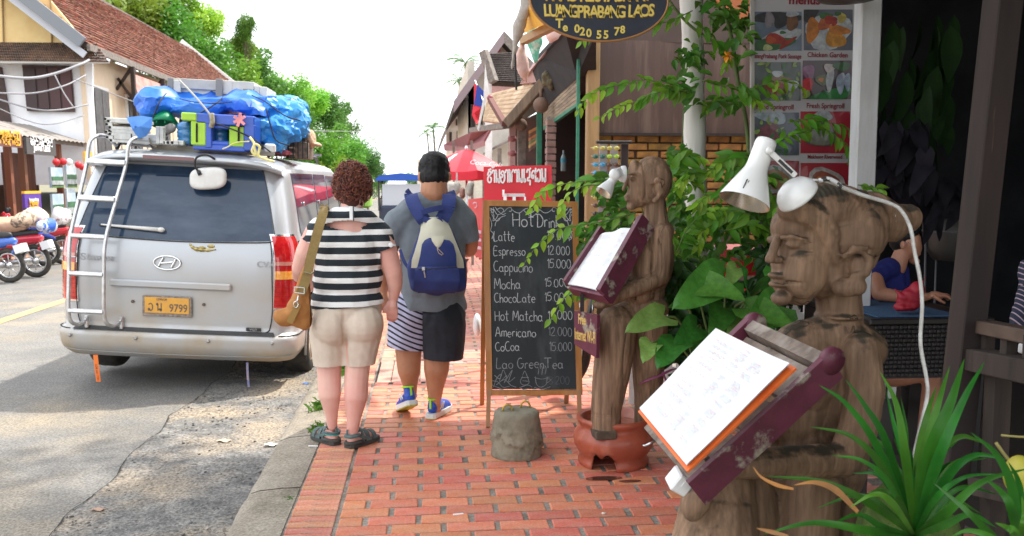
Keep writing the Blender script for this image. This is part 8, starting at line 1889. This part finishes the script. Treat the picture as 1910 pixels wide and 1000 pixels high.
# wires
wm_ = mat('wire_grey', (.30, .30, .32), rough=.7)
def wire(pts, r, lab, m=wm_, nm='cable', n=8): tag(MB().tube(spline([at(*p) for p in pts], n), r, 5).build(nm, m), lab, 'cable', 'overhead cables')
wire([(-20, 140, 21), (50, 146, 21.5), (100, 138, 22), (150, 120, 22.5), (166, 112, 23)], .032, 'thick bundled cable sagging across the upper window')
wire([(-20, 173, 21), (60, 174, 21.5), (120, 160, 22), (160, 140, 22.8)], .018, 'thin cable crossing the middle of the upper window'); wire([(-20, 180, 21), (60, 203, 21.5), (110, 205, 22), (165, 195, 23)], .018, 'thin cable running low across the upper window')
wire([(102, 140, 21.8), (120, 175, 21.8), (137, 200, 21.8)], .014, 'thin diagonal wire hanging in front of the upper window'); wire([(-20, 195, 21), (80, 232, 22), (160, 215, 23)], .012, 'thin cable crossing the white wall below the window')
wire([(140, 148, 22), (300, 205, 24), (480, 240, 30), (700, 246, 60)], .012, 'thin wire running from the white corner away over the trees', n=10)
# ---- trees on the hillside
leafm = [vary(mat('tree_leaf%d' % i, a, b_, .55, 3, 3), .45, .025) for i, (a, b_) in enumerate([((.20, .42, .04), (.12, .30, .03)), ((.13, .30, .05), (.08, .20, .035)), ((.30, .50, .05), (.18, .38, .035))])]
for m_ in leafm: m_.node_tree.nodes['Principled BSDF'].inputs['Transmission Weight'].default_value = 0; m_.node_tree.nodes['Principled BSDF'].inputs['Subsurface Weight'].default_value = 0
def translucent(m, f=.4):
 nt = m.node_tree; N = nt.nodes; b = N['Principled BSDF']; out = [n for n in N if n.type == 'OUTPUT_MATERIAL'][0]; t = N.new('ShaderNodeBsdfTranslucent'); mx = N.new('ShaderNodeMixShader'); mx.inputs[0].default_value = f
 if b.inputs['Base Color'].is_linked: nt.links.new(b.inputs['Base Color'].links[0].from_socket, t.inputs[0])
 else: t.inputs[0].default_value = b.inputs['Base Color'].default_value
 nt.links.new(b.outputs[0], mx.inputs[1]); nt.links.new(t.outputs[0], mx.inputs[2]); nt.links.new(mx.outputs[0], out.inputs[0]); return m
for m_ in leafm: translucent(m_)
def crown_mesh(seed, n, clumps, ls, mt, squash=.85):
 rs = np.random.RandomState(seed); cs = rs.normal(size=(clumps, 3)); cs /= np.linalg.norm(cs, axis=1)[:, None]; cs *= rs.uniform(.25, .80, (clumps, 1)); cs[:, 2] *= squash; cr_ = rs.uniform(.20, .40, clumps)
 k = rs.randint(0, clumps, n); d = rs.normal(size=(n, 3)); d /= np.linalg.norm(d, axis=1)[:, None]; p = cs[k] + d * (cr_[k] * rs.uniform(.55, 1.08, n))[:, None]
 a = rs.normal(size=(n, 3)); a[:, 2] *= .6; a /= np.linalg.norm(a, axis=1)[:, None]; b_ = np.cross(a, rs.normal(size=(n, 3))); b_ /= np.linalg.norm(b_, axis=1)[:, None]
 L = (ls * rs.uniform(.6, 1.3, n))[:, None]; v = np.stack([p - a * L, p + b_ * L * .42, p + a * L, p - b_ * L * .42], 1).reshape(-1, 3)
 me = bpy.data.meshes.new('crown'); me.from_pydata(v.tolist(), [], [tuple(range(4 * i, 4 * i + 4)) for i in range(n)]); me.materials.append(mt); return me
crowns = [crown_mesh(i, 6500, 26 + 5 * i, .052, leafm[i % 3], (.85, 1.0, .75)[i % 3]) for i in range(6)]
bark = mat('bark', (.16, .12, .08), (.09, .07, .05), .9, 8)
trm = MB().tube([(0, 0, 0), (.02, .01, .3), (-.01, 0, .65), (0, .02, 1)], [.045, .035, .028, .02], 8)
for k in range(6):
 a = k * 1.05; trm.tube([(0, 0, .6 + .05 * k), (.12 * math.cos(a), .12 * math.sin(a), .8 + .03 * k), (.28 * math.cos(a), .28 * math.sin(a), 1.0 + .03 * k)], [.018, .012, .005], 5)
trunk_me = trm.mesh('trunk', bark)
TL = [(235, 30, 85, 52), (300, 70, 85, 54), (360, 120, 80, 56), (290, -30, 75, 62), (372, 45, 55, 64), (458, 48, 26, 60), (452, 92, 36, 61), (415, 135, 72, 60), (480, 150, 62, 66), (530, 178, 58, 70), (575, 195, 48, 74), (612, 216, 46, 80), (590, 275, 62, 76), (540, 255, 72, 68), (640, 235, 32, 88), (632, 292, 50, 84), (668, 285, 36, 92), (690, 305, 28, 104), (702, 330, 22, 115), (714, 338, 13, 135), (620, 345, 62, 74), (480, 225, 72, 62), (425, 205, 62, 58), (345, 175, 62, 55), (200, -30, 70, 58), (684, 350, 26, 96), (765, 334, 13, 160), (775, 345, 10, 150)]
cnt = {}; TL.sort(); looks = ['slim feathery tree from the left above the hillside', 'bright yellow-green tree from the left behind the rusty roof', 'green bushy tree from the left on the hillside over the van', 'rounded street tree from the left down the road', 'tiny tree from the left at the road end']
for i, (x, y, r, Y) in enumerate(TL):
 rr = r * mpx(Y); c = at(x, y, Y); kind = 0 if r in (26, 36) and Y < 62 else 1 if x < 361 and Y < 63 else 4 if r < 14 else 3 if x > 660 else 2
 cnt[kind] = cnt.get(kind, -1) + 1; t = thing('tree', ORD[cnt[kind]] + ' ' + looks[kind], 'tree', (c.x, Y, 0), ['tall feathery trees', 'bright hillside trees', 'hillside trees', 'street trees far down the road', 'tiny far trees'][kind])
 me = crowns[(2, 0, 1)[i % 3] if kind != 1 else (0, 2, 3)[i % 3]] if kind not in (3, 4) else crowns[(1, 4)[i % 2]]
 o = bpy.data.objects.new('crown', me); link(o, t); o.location = c; o.scale = (rr * (1.15 if kind != 0 else .8), rr * 1.1, rr * (1.1 if kind != 0 else 1.4)); o.rotation_euler = (0, 0, i * 1.3)
 q = bpy.data.objects.new('trunk', trunk_me); link(q, t); q.location = (c.x, Y, -.1); q.scale = (rr * 1.3, rr * 1.3, max(c.z - .1, 1))
hs = MB(); hs.grid(30, 24, lambda u, v: (-13 - 60 * u, 52 + 120 * v, (15 * min(1, u * 2.6) * (1 - .65 * v) + 3 * nz((u * 4, v * 4, 0), 1)) * min(1, u * 5)))
tag(hs.build('hillside', mat('undergrowth_green', (.05, .11, .02), (.03, .07, .015), .95, .6, bump=.2, bscale=2)), kind='structure')
# unseen tree added out of frame so that its crown shades the near road
bt_ = thing('tree', 'large tree rising behind the restaurant roof, its shade on the near road', 'tree', (3.4, 7.6, 0));
for (x, y, z, r) in ((1.0, 6.3, 8.0, 2.1), (.2, 5.4, 9.2, 2.1), (3.0, 6.6, 8.2, 2.4)):
 o = bpy.data.objects.new('crown', crowns[1]); link(o, bt_); o.location = (x, y, z); o.scale = (r, r, r * .7)
q = bpy.data.objects.new('trunk', trunk_me); link(q, bt_); q.location = (3.4, 7.7, 0); q.scale = (5, 5, 8.5)
# coconut palms beyond the roofs
def palm(c, r, lab, n=15):
 t = thing('palm_tree', lab, 'palm', (c.x, c.y, 0)); MB().tube([(c.x, c.y, 0), (c.x + .2, c.y, c.z * .5), tuple(c)], [r * .09, r * .07, r * .05], 8).build('trunk', bark, t)
 for k in range(n):
  a = k * 2.4; el = R(random.uniform(-10, 65)); d = Vector((math.cos(a) * math.cos(el), math.sin(a) * math.cos(el), math.sin(el))); b = MB(); P = [c + d * r * s_ + Vector((0, 0, -.55 * r * s_ * s_)) for s_ in [q / 9 for q in range(10)]]
  b.tube(P, r * .012, 4)
  for i in range(1, 9):
   tg = (P[i + 1] - P[i]).normalized(); sd = tg.cross(Vector((0, 0, 1))).normalized()
   for s_ in (-1, 1):
    for f in (0, .5):
     p = P[i].lerp(P[i + 1], f); l = r * .26 * math.sin(i / 9 * 2.6 + .3); e = p + (sd * s_ * .8 + tg * .5 + Vector((0, 0, -.35))).normalized() * l; b.add([p, p + tg * r * .03, e], [(0, 1, 2)])
  b.build('frond', leafm[1], t, fix=False)
palm(at(868, 118, 42), 1.15, 'dark palm crown rising above the gabled houses'); palm(at(856, 152, 41), .8, 'lower palm crown partly hidden by the gable roof'); palm(at(808, 240, 75), 1.3, 'small far palm with drooping fronds at the end of the right-hand houses'); palm(at(797, 250, 80), 1.1, 'small far palm leaning left of its neighbour')
# ------------------------------------------------------------------ plants in the foreground
def pinnate(name, c1, c2, tr=.35): return translucent(vary(mat(name, c1, c2, .42, 7, 3, spec=.4), .28, .02), tr)
vl = pinnate('vine_leaf', (.14, .34, .03), (.09, .24, .025)); vl2 = pinnate('young_vine_leaf', (.30, .52, .04), (.20, .42, .03)); vst = mat('green_stem', (.14, .22, .05), (.10, .14, .04), .6, 10)
def leaf_mesh(L, W, mt, fold=.25, droop=.25, heart=False, nn=7):
 b = MB(); vs = []
 for i in range(nn):
  t = i / (nn - 1)
  w = W * (math.sin(math.pi * min(1, t * 1.02) ** .8) if not heart else (1.0 - t) ** .62 * (1 if t > 0 else .9) * min(1, .55 + t * 3.2))
  if i == nn - 1: w = .0
  z = -droop * L * t * t
  for s_ in (-1, -.5, 0, .5, 1):
   y = L * t - (heart * L * .22 * abs(s_) * (1 - t) ** 3)
   vs.append((w * s_, y, z + fold * abs(s_) * w + (.03 * L * math.sin(t * 9 + s_ * 2) if heart else 0)))
 b.add(vs, [(i * 5 + j, i * 5 + j + 1, (i + 1) * 5 + j + 1, (i + 1) * 5 + j) for i in range(nn - 1) for j in range(4)], True)
 return b.mesh('leaf', mt)
VL = [leaf_mesh(.072, .017, vl, nn=5), leaf_mesh(.085, .021, vl, nn=5, droop=.4)]; VY = [leaf_mesh(.070, .017, vl2, nn=5, droop=.5), leaf_mesh(.058, .015, vl2, nn=5)]
def put_leaf(me, p, d, par, s=1, roll=0, name='leaf', up=(0, 0, 1)):
 d = Vector(d).normalized(); x = d.cross(Vector(up)); x = x.normalized() if x.length > .05 else Vector((1, 0, 0)); z = x.cross(d)
 Mx = Matrix((x, d, z)).transposed().to_4x4() @ Matrix.Rotation(roll, 4, 'Y')
 o = bpy.data.objects.new(name, me); o.matrix_basis = Matrix.Translation(p) @ Mx @ Matrix.Scale(s, 4); link(o, par); return o
def branch(pts, Y, lab, n=26, s=1.0, young=.5, d=0, hang=.5, r=.0035):
 P = spline([at(p[0], p[1], Y + (p[2] if len(p) > 2 else 0)) for p in pts], 8); t = thing('vine_branch', lab, 'vine', P[0])
 MB().tube(P, [r * (1 - .6 * i / len(P)) for i in range(len(P))], 5).build('stem', vst, t)
 for i in range(n):
  f = (i + .5) / n; k = f * (len(P) - 1); j = min(int(k), len(P) - 2); p = P[j].lerp(P[j + 1], k - j); tg = (P[j + 1] - P[j]).normalized(); sd = tg.cross(Vector((0, -1, .3))).normalized() * (1 if i % 2 else -1)
  if sd.z > 0: sd *= .5
  dr = tg * .7 + sd * .7 + Vector((random.uniform(-.3, .3), random.uniform(-.5, .3), -hang * random.random()))
  put_leaf(random.choice(VY if f > 1 - young else VL), p, dr, t, s * random.uniform(.8, 1.25) * (1 - .25 * f), random.uniform(-.5, .5), up=(random.uniform(-.3, .3), -.9, .7))
 return t
branch([(1292, 20), (1240, 42), (1190, 40), (1145, 42), (1110, 52), (1084, 80)], 5.6, 'leafy vine spray crossing the oval sign and drooping at its left', 28, 1.15, .25)
branch([(1300, 160), (1262, 168), (1215, 150), (1180, 152), (1130, 165), (1098, 180), (1076, 208)], 5.6, 'upper leafy spray reaching left from the white pole', 30, 1.1, .35)
branch([(1296, 172), (1256, 168), (1216, 176), (1190, 188), (1155, 200), (1116, 220)], 5.5, 'lower leafy spray left of the white pole, ending in a bright tuft', 30, 1.1, .4)
branch([(1255, 10), (1220, 25), (1180, 18), (1120, 35)], 5.7, 'dark vine spray at the top beside the white pole', 14, 1.2, .1)
branch([(1290, 40), (1320, 60), (1345, 85), (1360, 105), (1350, 130)], 5.5, 'vine spray right of the white pole with the orange flower', 16, 1.1, .2)
branch([(1310, 150), (1350, 160), (1400, 165), (1450, 150), (1500, 165)], 5.2, 'leafy spray reaching right from the white pole over the menu poster', 24, 1.1, .35)
branch([(1380, 150), (1395, 175), (1420, 190), (1450, 165)], 5.2, 'short leafy spray hanging at the left edge of the menu poster', 16, 1.2, .6)
branch([(1180, 335), (1140, 335), (1090, 338), (1045, 345), (1010, 358), (992, 392)], 5.4, "leafy spray across the top right corner of the chalkboard", 24, 1.15, .6)
branch([(1150, 350), (1120, 345), (1080, 350), (1050, 375), (1046, 400)], 5.3, 'bright leaf tuft hanging before the chalkboard corner', 16, 1.1, .8)
branch([(1190, 395), (1130, 412), (1080, 420), (1040, 428), (1005, 455), (975, 495)], 5.3, 'leafy spray hanging over the prices on the chalkboard', 22, 1.05, .5)
branch([(1130, 545), (1100, 540), (1070, 542), (1045, 565), (1025, 600)], 5.3, 'leafy sprig hanging beside the free wi-fi sign', 14, 1.3, .6)
branch([(1440, 270), (1480, 250), (1530, 240), (1570, 262), (1590, 290)], 4.9, 'shaded vine spray crossing the lower pictures of the menu poster', 26, 1.0, 0); branch([(1470, 230), (1510, 222), (1560, 232), (1600, 250)], 4.9, 'dark vine spray reaching the white post', 18, 1.0, 0); branch([(1600, 345), (1630, 350), (1650, 355)], 4.4, 'small leaf sprig at the foot of the white post', 8, 1.0, .3)
for (pts, lab, r) in [([(1340, -20), (1362, 60), (1376, 150), (1392, 230), (1398, 330), (1392, 420)], 'thick green stem right of the white pole', .013), ([(1240, -10), (1262, 20), (1290, 50), (1330, 78), (1352, 98)], 'green stem slanting across the white pole', .009), ([(1278, 170), (1274, 230), (1272, 330), (1280, 420)], 'thin brown stem hanging left of the white pole', .004), ([(1215, 440), (1200, 400), (1190, 350)], 'thin stem behind the wooden boy', .004)]:
 tag(MB().tube(spline([at(x, y, 5.75) for x, y in pts], 6), r, 7).build('creeper', vst), lab, 'stem')
fl_ = thing('flower', 'orange flower on the vine right of the white pole', 'flower', at(1357, 105, 5.45)); fm = mat('orange_petal', (.85, .35, .02), rough=.5); PM = leaf_mesh(.055, .02, fm, .4, .3, nn=5)
for k in range(6): put_leaf(PM, at(1357, 105, 5.45), (math.cos(k * 1.05), -.5, math.sin(k * 1.05)), fl_, .8, name='petal')
# dense climbing foliage around the pole
def mass(name, lab, cents, n, Y, Ls, mt, seed):
 r = random.Random(seed); b = MB()
 for i in range(n):
  (cx_, cy_, rx, ry) = r.choice(cents); p = at(cx_ + r.gauss(0, rx * .55), cy_ + r.gauss(0, ry * .55), Y + r.uniform(-.3, .35)); d = Vector((r.uniform(-1, 1), r.uniform(-.8, .3), r.uniform(-1, .35))).normalized(); s_ = d.cross(Vector((r.uniform(-.5, .5), -.8, .8))).normalized(); L = Ls * r.uniform(.6, 1.25); w = L * .26; up = s_.cross(d) * .15 * L
  b.add([p, p + d * L * .35 + s_ * w + up, p + d * L * .75 + s_ * w * .7 + up, p + d * L - up, p + d * L * .75 - s_ * w * .7 + up, p + d * L * .35 - s_ * w + up, p + d * L * .5 - up * .3], [(0, 1, 6), (1, 2, 6), (2, 3, 6), (3, 4, 6), (4, 5, 6), (5, 0, 6)], True)
 tag(b.build(name, mt, fix=False), lab, kind='stuff')
isl = lambda nm, a, b_: translucent(vary(mat(nm, a, b_, .42, 7, 3, spec=.4), .35, .02, island=True), .35)
im1, im2 = isl('mass_leaf', (.12, .30, .035), (.08, .21, .03)), isl('mass_leaf_bright', (.20, .44, .04), (.14, .34, .03))
mass('climbing_foliage', 'dense climbing vine leaves round the white pole', [(1345, 390, 30, 25), (1400, 380, 30, 30), (1370, 430, 50, 30), (1300, 460, 30, 35), (1265, 400, 10, 40), (1430, 430, 25, 40), (1340, 480, 60, 25), (1440, 350, 20, 25), (1385, 330, 25, 20)], 330, 5.6, .095, im1, 3)
mass('climbing_foliage', 'brighter vine tips among the climbing leaves', [(1400, 345, 30, 15), (1285, 340, 12, 25), (1380, 370, 40, 20), (1330, 400, 30, 25)], 90, 5.35, .09, im2, 4)
for i, (pts, lab) in enumerate([([(1440, 335), (1390, 312), (1335, 315), (1285, 330), (1262, 350)], 'bright spray sweeping left below the ochre bricks'), ([(1430, 372), (1380, 352), (1330, 362), (1290, 385)], 'leafy spray crossing the foot of the white pole'), ([(1420, 300), (1380, 290), (1345, 300), (1320, 325)], 'leafy spray right of the white pole under the poster edge'), ([(1400, 400), (1360, 395), (1320, 420), (1300, 460)], 'drooping spray low beside the white pole'), ([(1350, 430), (1400, 420), (1440, 440), (1460, 480)], 'low spray reaching towards the large statue face'), ([(1262, 470), (1280, 430), (1310, 400), (1350, 390)], 'rising spray from behind the wooden boy'), ([(1380, 330), (1420, 345), (1450, 380), (1455, 410)], 'spray hanging behind the large lamp'), ([(1250, 330), (1265, 300), (1290, 290), (1315, 300)], 'short spray between the boy head and the white pole')]): branch(pts, 5.2, lab, 24, 1.25, .35)
mass('climbing_foliage', 'vine leaves behind the chest and face of the wooden boy', [(1150, 400, 22, 40), (1140, 345, 20, 20), (1110, 440, 20, 25), (1160, 450, 15, 25), (1275, 480, 15, 60), (1265, 300, 10, 20)], 420, 5.6, .085, im1, 5)
mass('climbing_foliage', 'loose vine leaves at the top around the white pole', [(1345, 20, 40, 25), (1290, 110, 25, 25), (1385, 60, 20, 40), (1260, 160, 25, 15), (1340, 190, 40, 15)], 190, 5.6, .09, im1, 6)
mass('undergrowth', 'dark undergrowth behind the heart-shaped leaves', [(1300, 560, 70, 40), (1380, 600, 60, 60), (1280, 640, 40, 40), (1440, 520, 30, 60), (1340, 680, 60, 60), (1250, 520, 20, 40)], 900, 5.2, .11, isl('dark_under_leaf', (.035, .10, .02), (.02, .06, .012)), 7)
# heart-shaped leaves
hp = thing('heart_leaf_plant', 'clump of large heart-shaped green leaves between the two wooden figures', 'plant', gr(1330, 800)); hp.location.z = 0
hm1, hm2 = pinnate('heart_leaf', (.07, .24, .035), (.045, .16, .022), .3), pinnate('heart_leaf_pale', (.24, .42, .11), (.17, .34, .07), .35)
HL = [leaf_mesh(1, .42, hm1, .22, .22, True, 10), leaf_mesh(1, .40, hm2, .22, .25, True, 10)]
base = at(1345, 760, 4.4)
for i, (x0, y0, x1, y1, dy, k, s_) in enumerate([(1238, 590, 1158, 606, -.15, 1, .9), (1350, 520, 1262, 560, -.1, 0, 1.1), (1300, 530, 1395, 545, -.12, 0, 1.05), (1390, 560, 1405, 485, .0, 0, 1.0), (1420, 540, 1440, 480, .0, 0, .9), (1455, 570, 1395, 610, -.2, 0, 1.1), (1395, 575, 1485, 600, -.22, 0, 1.1), (1350, 575, 1330, 625, -.12, 0, 1.0), (1390, 600, 1345, 640, -.15, 1, .8), (1215, 640, 1200, 668, -.2, 1, .9), (1262, 640, 1228, 672, -.2, 0, 1.1), (1300, 610, 1258, 640, -.1, 0, .9), (1320, 640, 1290, 690, -.1, 0, .9), (1450, 505, 1480, 560, .05, 0, 1.0), (1345, 500, 1330, 470, .1, 0, .7), (1270, 565, 1285, 520, .0, 0, .9), (1440, 620, 1470, 660, -.1, 0, .8), (1375, 500, 1350, 540, -.05, 1, .7)]):
 a, b_ = at(x0, y0, 4.35 + dy + .12), at(x1, y1, 4.35 + dy - .08); L = (b_ - a).length
 put_leaf(HL[k], a, b_ - a, hp, L * s_ * .86, random.uniform(-.25, .25), up=(random.uniform(-.2, .2), -.75, .75)); MB().tube(spline([base + Vector((random.uniform(-.1, .1), .1, 0)), base.lerp(a, .6) + Vector((0, .1, .12)), a], 5), .006, 6).build('stalk', vst, hp)
# long-leaved screw-pine in the right foreground
sp1 = thing('pandan_plant', 'long-leaved bright green plant in the right foreground', 'plant', at(1706, 1020, 1.95)); pg1 = pinnate('pandan_leaf', (.05, .22, .022), (.03, .14, .016), .3); pg2 = pinnate('pandan_leaf_light', (.10, .30, .03), (.07, .22, .022), .35); brt = mat('dry_leaf', (.50, .22, .06), (.35, .17, .07), .7, 14)
def blade(pts, w, m, par, n=26, tip=.75):
 P = spline([at(x, y, Y) for x, y, Y in pts], 7); b = MB(); vs = []
 for i, p in enumerate(P):
  t = i / (len(P) - 1); tg = (P[min(i + 1, len(P) - 1)] - P[max(i - 1, 0)]).normalized(); vw = (p - Vector((0, 0, H))).normalized(); sd = tg.cross(vw).normalized(); nn_ = sd.cross(tg)
  ww = w * .68 * (.55 + .45 * min(1, t * 3)) * (1 - max(0, t - .35) / .65) ** tip
  tw = .35 * math.sin(t * 2 + pts[0][0]); sd = (sd * math.cos(tw) + nn_ * math.sin(tw))
  vs += [p - sd * ww - nn_ * ww * .35, p, p + sd * ww - nn_ * ww * .35]
 b.add(vs, [(3 * i + j, 3 * i + j + 1, 3 * i + j + 4, 3 * i + j + 3) for i in range(len(P) - 1) for j in (0, 1)], True); return b.build('leaf', m, par, fix=False)
B0 = (1706, 1000, 1.95)
for (mid, tip_, w, m_) in [(((1640, 840, 1.85), (1580, 755, 1.82)), (1526, 717, 1.8), .013, pg1), (((1655, 830, 1.9), (1612, 755, 1.9)), (1576, 706, 1.9), .013, pg1), (((1690, 860, 1.85), (1672, 755, 1.85)), (1641, 692, 1.85), .015, pg2), (((1700, 900, 1.9), (1670, 800, 1.95)), (1652, 726, 2.0), .013, pg1),
  (((1722, 860, 1.85), (1748, 760, 1.85)), (1772, 681, 1.9), .018, pg2), (((1735, 850, 1.75), (1775, 745, 1.75)), (1799, 669, 1.8), .022, pg2), (((1745, 870, 1.7), (1795, 750, 1.7)), (1837, 674, 1.75), .017, pg1), (((1714, 860, 1.95), (1728, 780, 1.95)), (1747, 719, 2.0), .018, pg2),
  (((1650, 880, 1.75), (1590, 815, 1.7)), (1508, 795, 1.7), .012, pg1), (((1660, 905, 1.75), (1610, 860, 1.7)), (1549, 849, 1.7), .010, pg1), (((1745, 860, 1.75), (1790, 815, 1.7)), (1838, 828, 1.7), .014, pg1), (((1760, 900, 1.7), (1815, 850, 1.65)), (1880, 858, 1.6), .014, pg1), (((1760, 960, 1.65), (1830, 900, 1.6)), (1925, 872, 1.55), .015, pg1), (((1745, 930, 1.7), (1800, 890, 1.7)), (1866, 884, 1.65), .010, pg1),
  (((1640, 950, 1.7), (1540, 900, 1.65)), (1425, 888, 1.65), .013, pg1), (((1620, 990, 1.6), (1520, 975, 1.55)), (1421, 997, 1.55), .013, pg1), (((1665, 940, 1.65), (1630, 922, 1.6)), (1583, 948, 1.6), .011, pg2), (((1680, 940, 1.8), (1650, 915, 1.8)), (1620, 917, 1.8), .010, pg1), (((1690, 900, 2.0), (1640, 840, 2.1)), (1600, 780, 2.1), .012, pg1), (((1690, 860, 2.0), (1690, 800, 2.05)), (1680, 740, 2.1), .011, pg1), (((1760, 980, 1.6), (1810, 960, 1.5)), (1860, 985, 1.5), .012, pg1), (((1650, 985, 1.7), (1600, 960, 1.65)), (1540, 985, 1.6), .011, pg1)]:
 blade([B0, *mid, tip_], w, m_, sp1)
for i in range(16):
 a_ = R(random.uniform(-75, 75)); l_ = random.uniform(130, 230); mx_ = 1706 + math.sin(a_) * l_ * .5; my_ = 985 - math.cos(a_) * l_ * .65; blade([B0, (mx_, my_, 1.95), (1706 + math.sin(a_) * l_, 985 - math.cos(a_) * l_ + 60 * abs(math.sin(a_)), 2.05)], .011, pg1, sp1)
blade([(1600, 955, 1.62), (1560, 915, 1.6), (1520, 900, 1.58), (1480, 905, 1.57)], .010, brt, sp1); blade([(1480, 912, 1.62), (1450, 905, 1.62), (1420, 890, 1.62), (1404, 870, 1.62)], .006, brt, sp1); blade([(1470, 1000, 1.5), (1430, 990, 1.5), (1410, 985, 1.5)], .006, brt, sp1)
sp2 = thing('pandan_plant', 'second long-leaved plant cut by the bottom right corner', 'plant', at(1900, 1040, 1.6)); B2 = (1905, 1060, 1.55)
for (mid, tip_, w, m_) in [(((1890, 920, 1.5), (1860, 850, 1.5)), (1810, 806, 1.5), .013, pg1), (((1890, 960, 1.45), (1870, 920, 1.45)), (1836, 892, 1.45), .013, pg1), (((1905, 960, 1.5), (1900, 900, 1.5)), (1880, 860, 1.5), .012, pg1), (((1895, 1000, 1.35), (1880, 985, 1.35)), (1856, 975, 1.35), .012, pg2), (((1910, 990, 1.4), (1912, 960, 1.4)), (1905, 925, 1.4), .013, pg2), (((1850, 1000, 1.5), (1800, 950, 1.5)), (1740, 900, 1.6), .012, pg1), (((1860, 1010, 1.4), (1810, 990, 1.4)), (1775, 1000, 1.4), .010, pg2)]: blade([B2, *mid, tip_], w, m_, sp2)
tag(MB().ball(at(1900, 886, 1.75), (.03, .03, .042), n=16, m=12).build('fruit', mat('yellow_fruit', (.55, .45, .06), (.4, .38, .05), .5, 12)), 'yellow-green fruit among the leaves at the right picture edge', 'fruit')
tag(MB().tube(spline([at(x, y, 1.9) for x, y in ((1868, 812), (1910, 815), (1940, 812))], 4), .003, 5).tube(spline([at(x, y, 1.85) for x, y in ((1858, 826), (1875, 850), (1888, 865))], 4), .004, 5).build('twig', mat('yellow_twig', (.35, .30, .1), rough=.7)), 'speckled yellow twig above the yellow-green fruit', 'twig')
B = Blob(); mp_ = at(1690, 1010, 2.1); B.ball(mp_, (.13, .12, .16)); B.ball(mp_ + Vector((-.02, 0, -.2)), (.16, .14, .2))
tag(B.skin('mossy_stump', mat('moss', (.06, .10, .02), (.10, .15, .03), .95, 30, 6, bump=.006, bscale=90), voxel=.012, smooth=2, disp=lambda c, n: .012 * nz(c, 20, 2)), 'mossy stump from which the long-leaved plant grows', 'stump')
# leaves hanging in the dark restaurant
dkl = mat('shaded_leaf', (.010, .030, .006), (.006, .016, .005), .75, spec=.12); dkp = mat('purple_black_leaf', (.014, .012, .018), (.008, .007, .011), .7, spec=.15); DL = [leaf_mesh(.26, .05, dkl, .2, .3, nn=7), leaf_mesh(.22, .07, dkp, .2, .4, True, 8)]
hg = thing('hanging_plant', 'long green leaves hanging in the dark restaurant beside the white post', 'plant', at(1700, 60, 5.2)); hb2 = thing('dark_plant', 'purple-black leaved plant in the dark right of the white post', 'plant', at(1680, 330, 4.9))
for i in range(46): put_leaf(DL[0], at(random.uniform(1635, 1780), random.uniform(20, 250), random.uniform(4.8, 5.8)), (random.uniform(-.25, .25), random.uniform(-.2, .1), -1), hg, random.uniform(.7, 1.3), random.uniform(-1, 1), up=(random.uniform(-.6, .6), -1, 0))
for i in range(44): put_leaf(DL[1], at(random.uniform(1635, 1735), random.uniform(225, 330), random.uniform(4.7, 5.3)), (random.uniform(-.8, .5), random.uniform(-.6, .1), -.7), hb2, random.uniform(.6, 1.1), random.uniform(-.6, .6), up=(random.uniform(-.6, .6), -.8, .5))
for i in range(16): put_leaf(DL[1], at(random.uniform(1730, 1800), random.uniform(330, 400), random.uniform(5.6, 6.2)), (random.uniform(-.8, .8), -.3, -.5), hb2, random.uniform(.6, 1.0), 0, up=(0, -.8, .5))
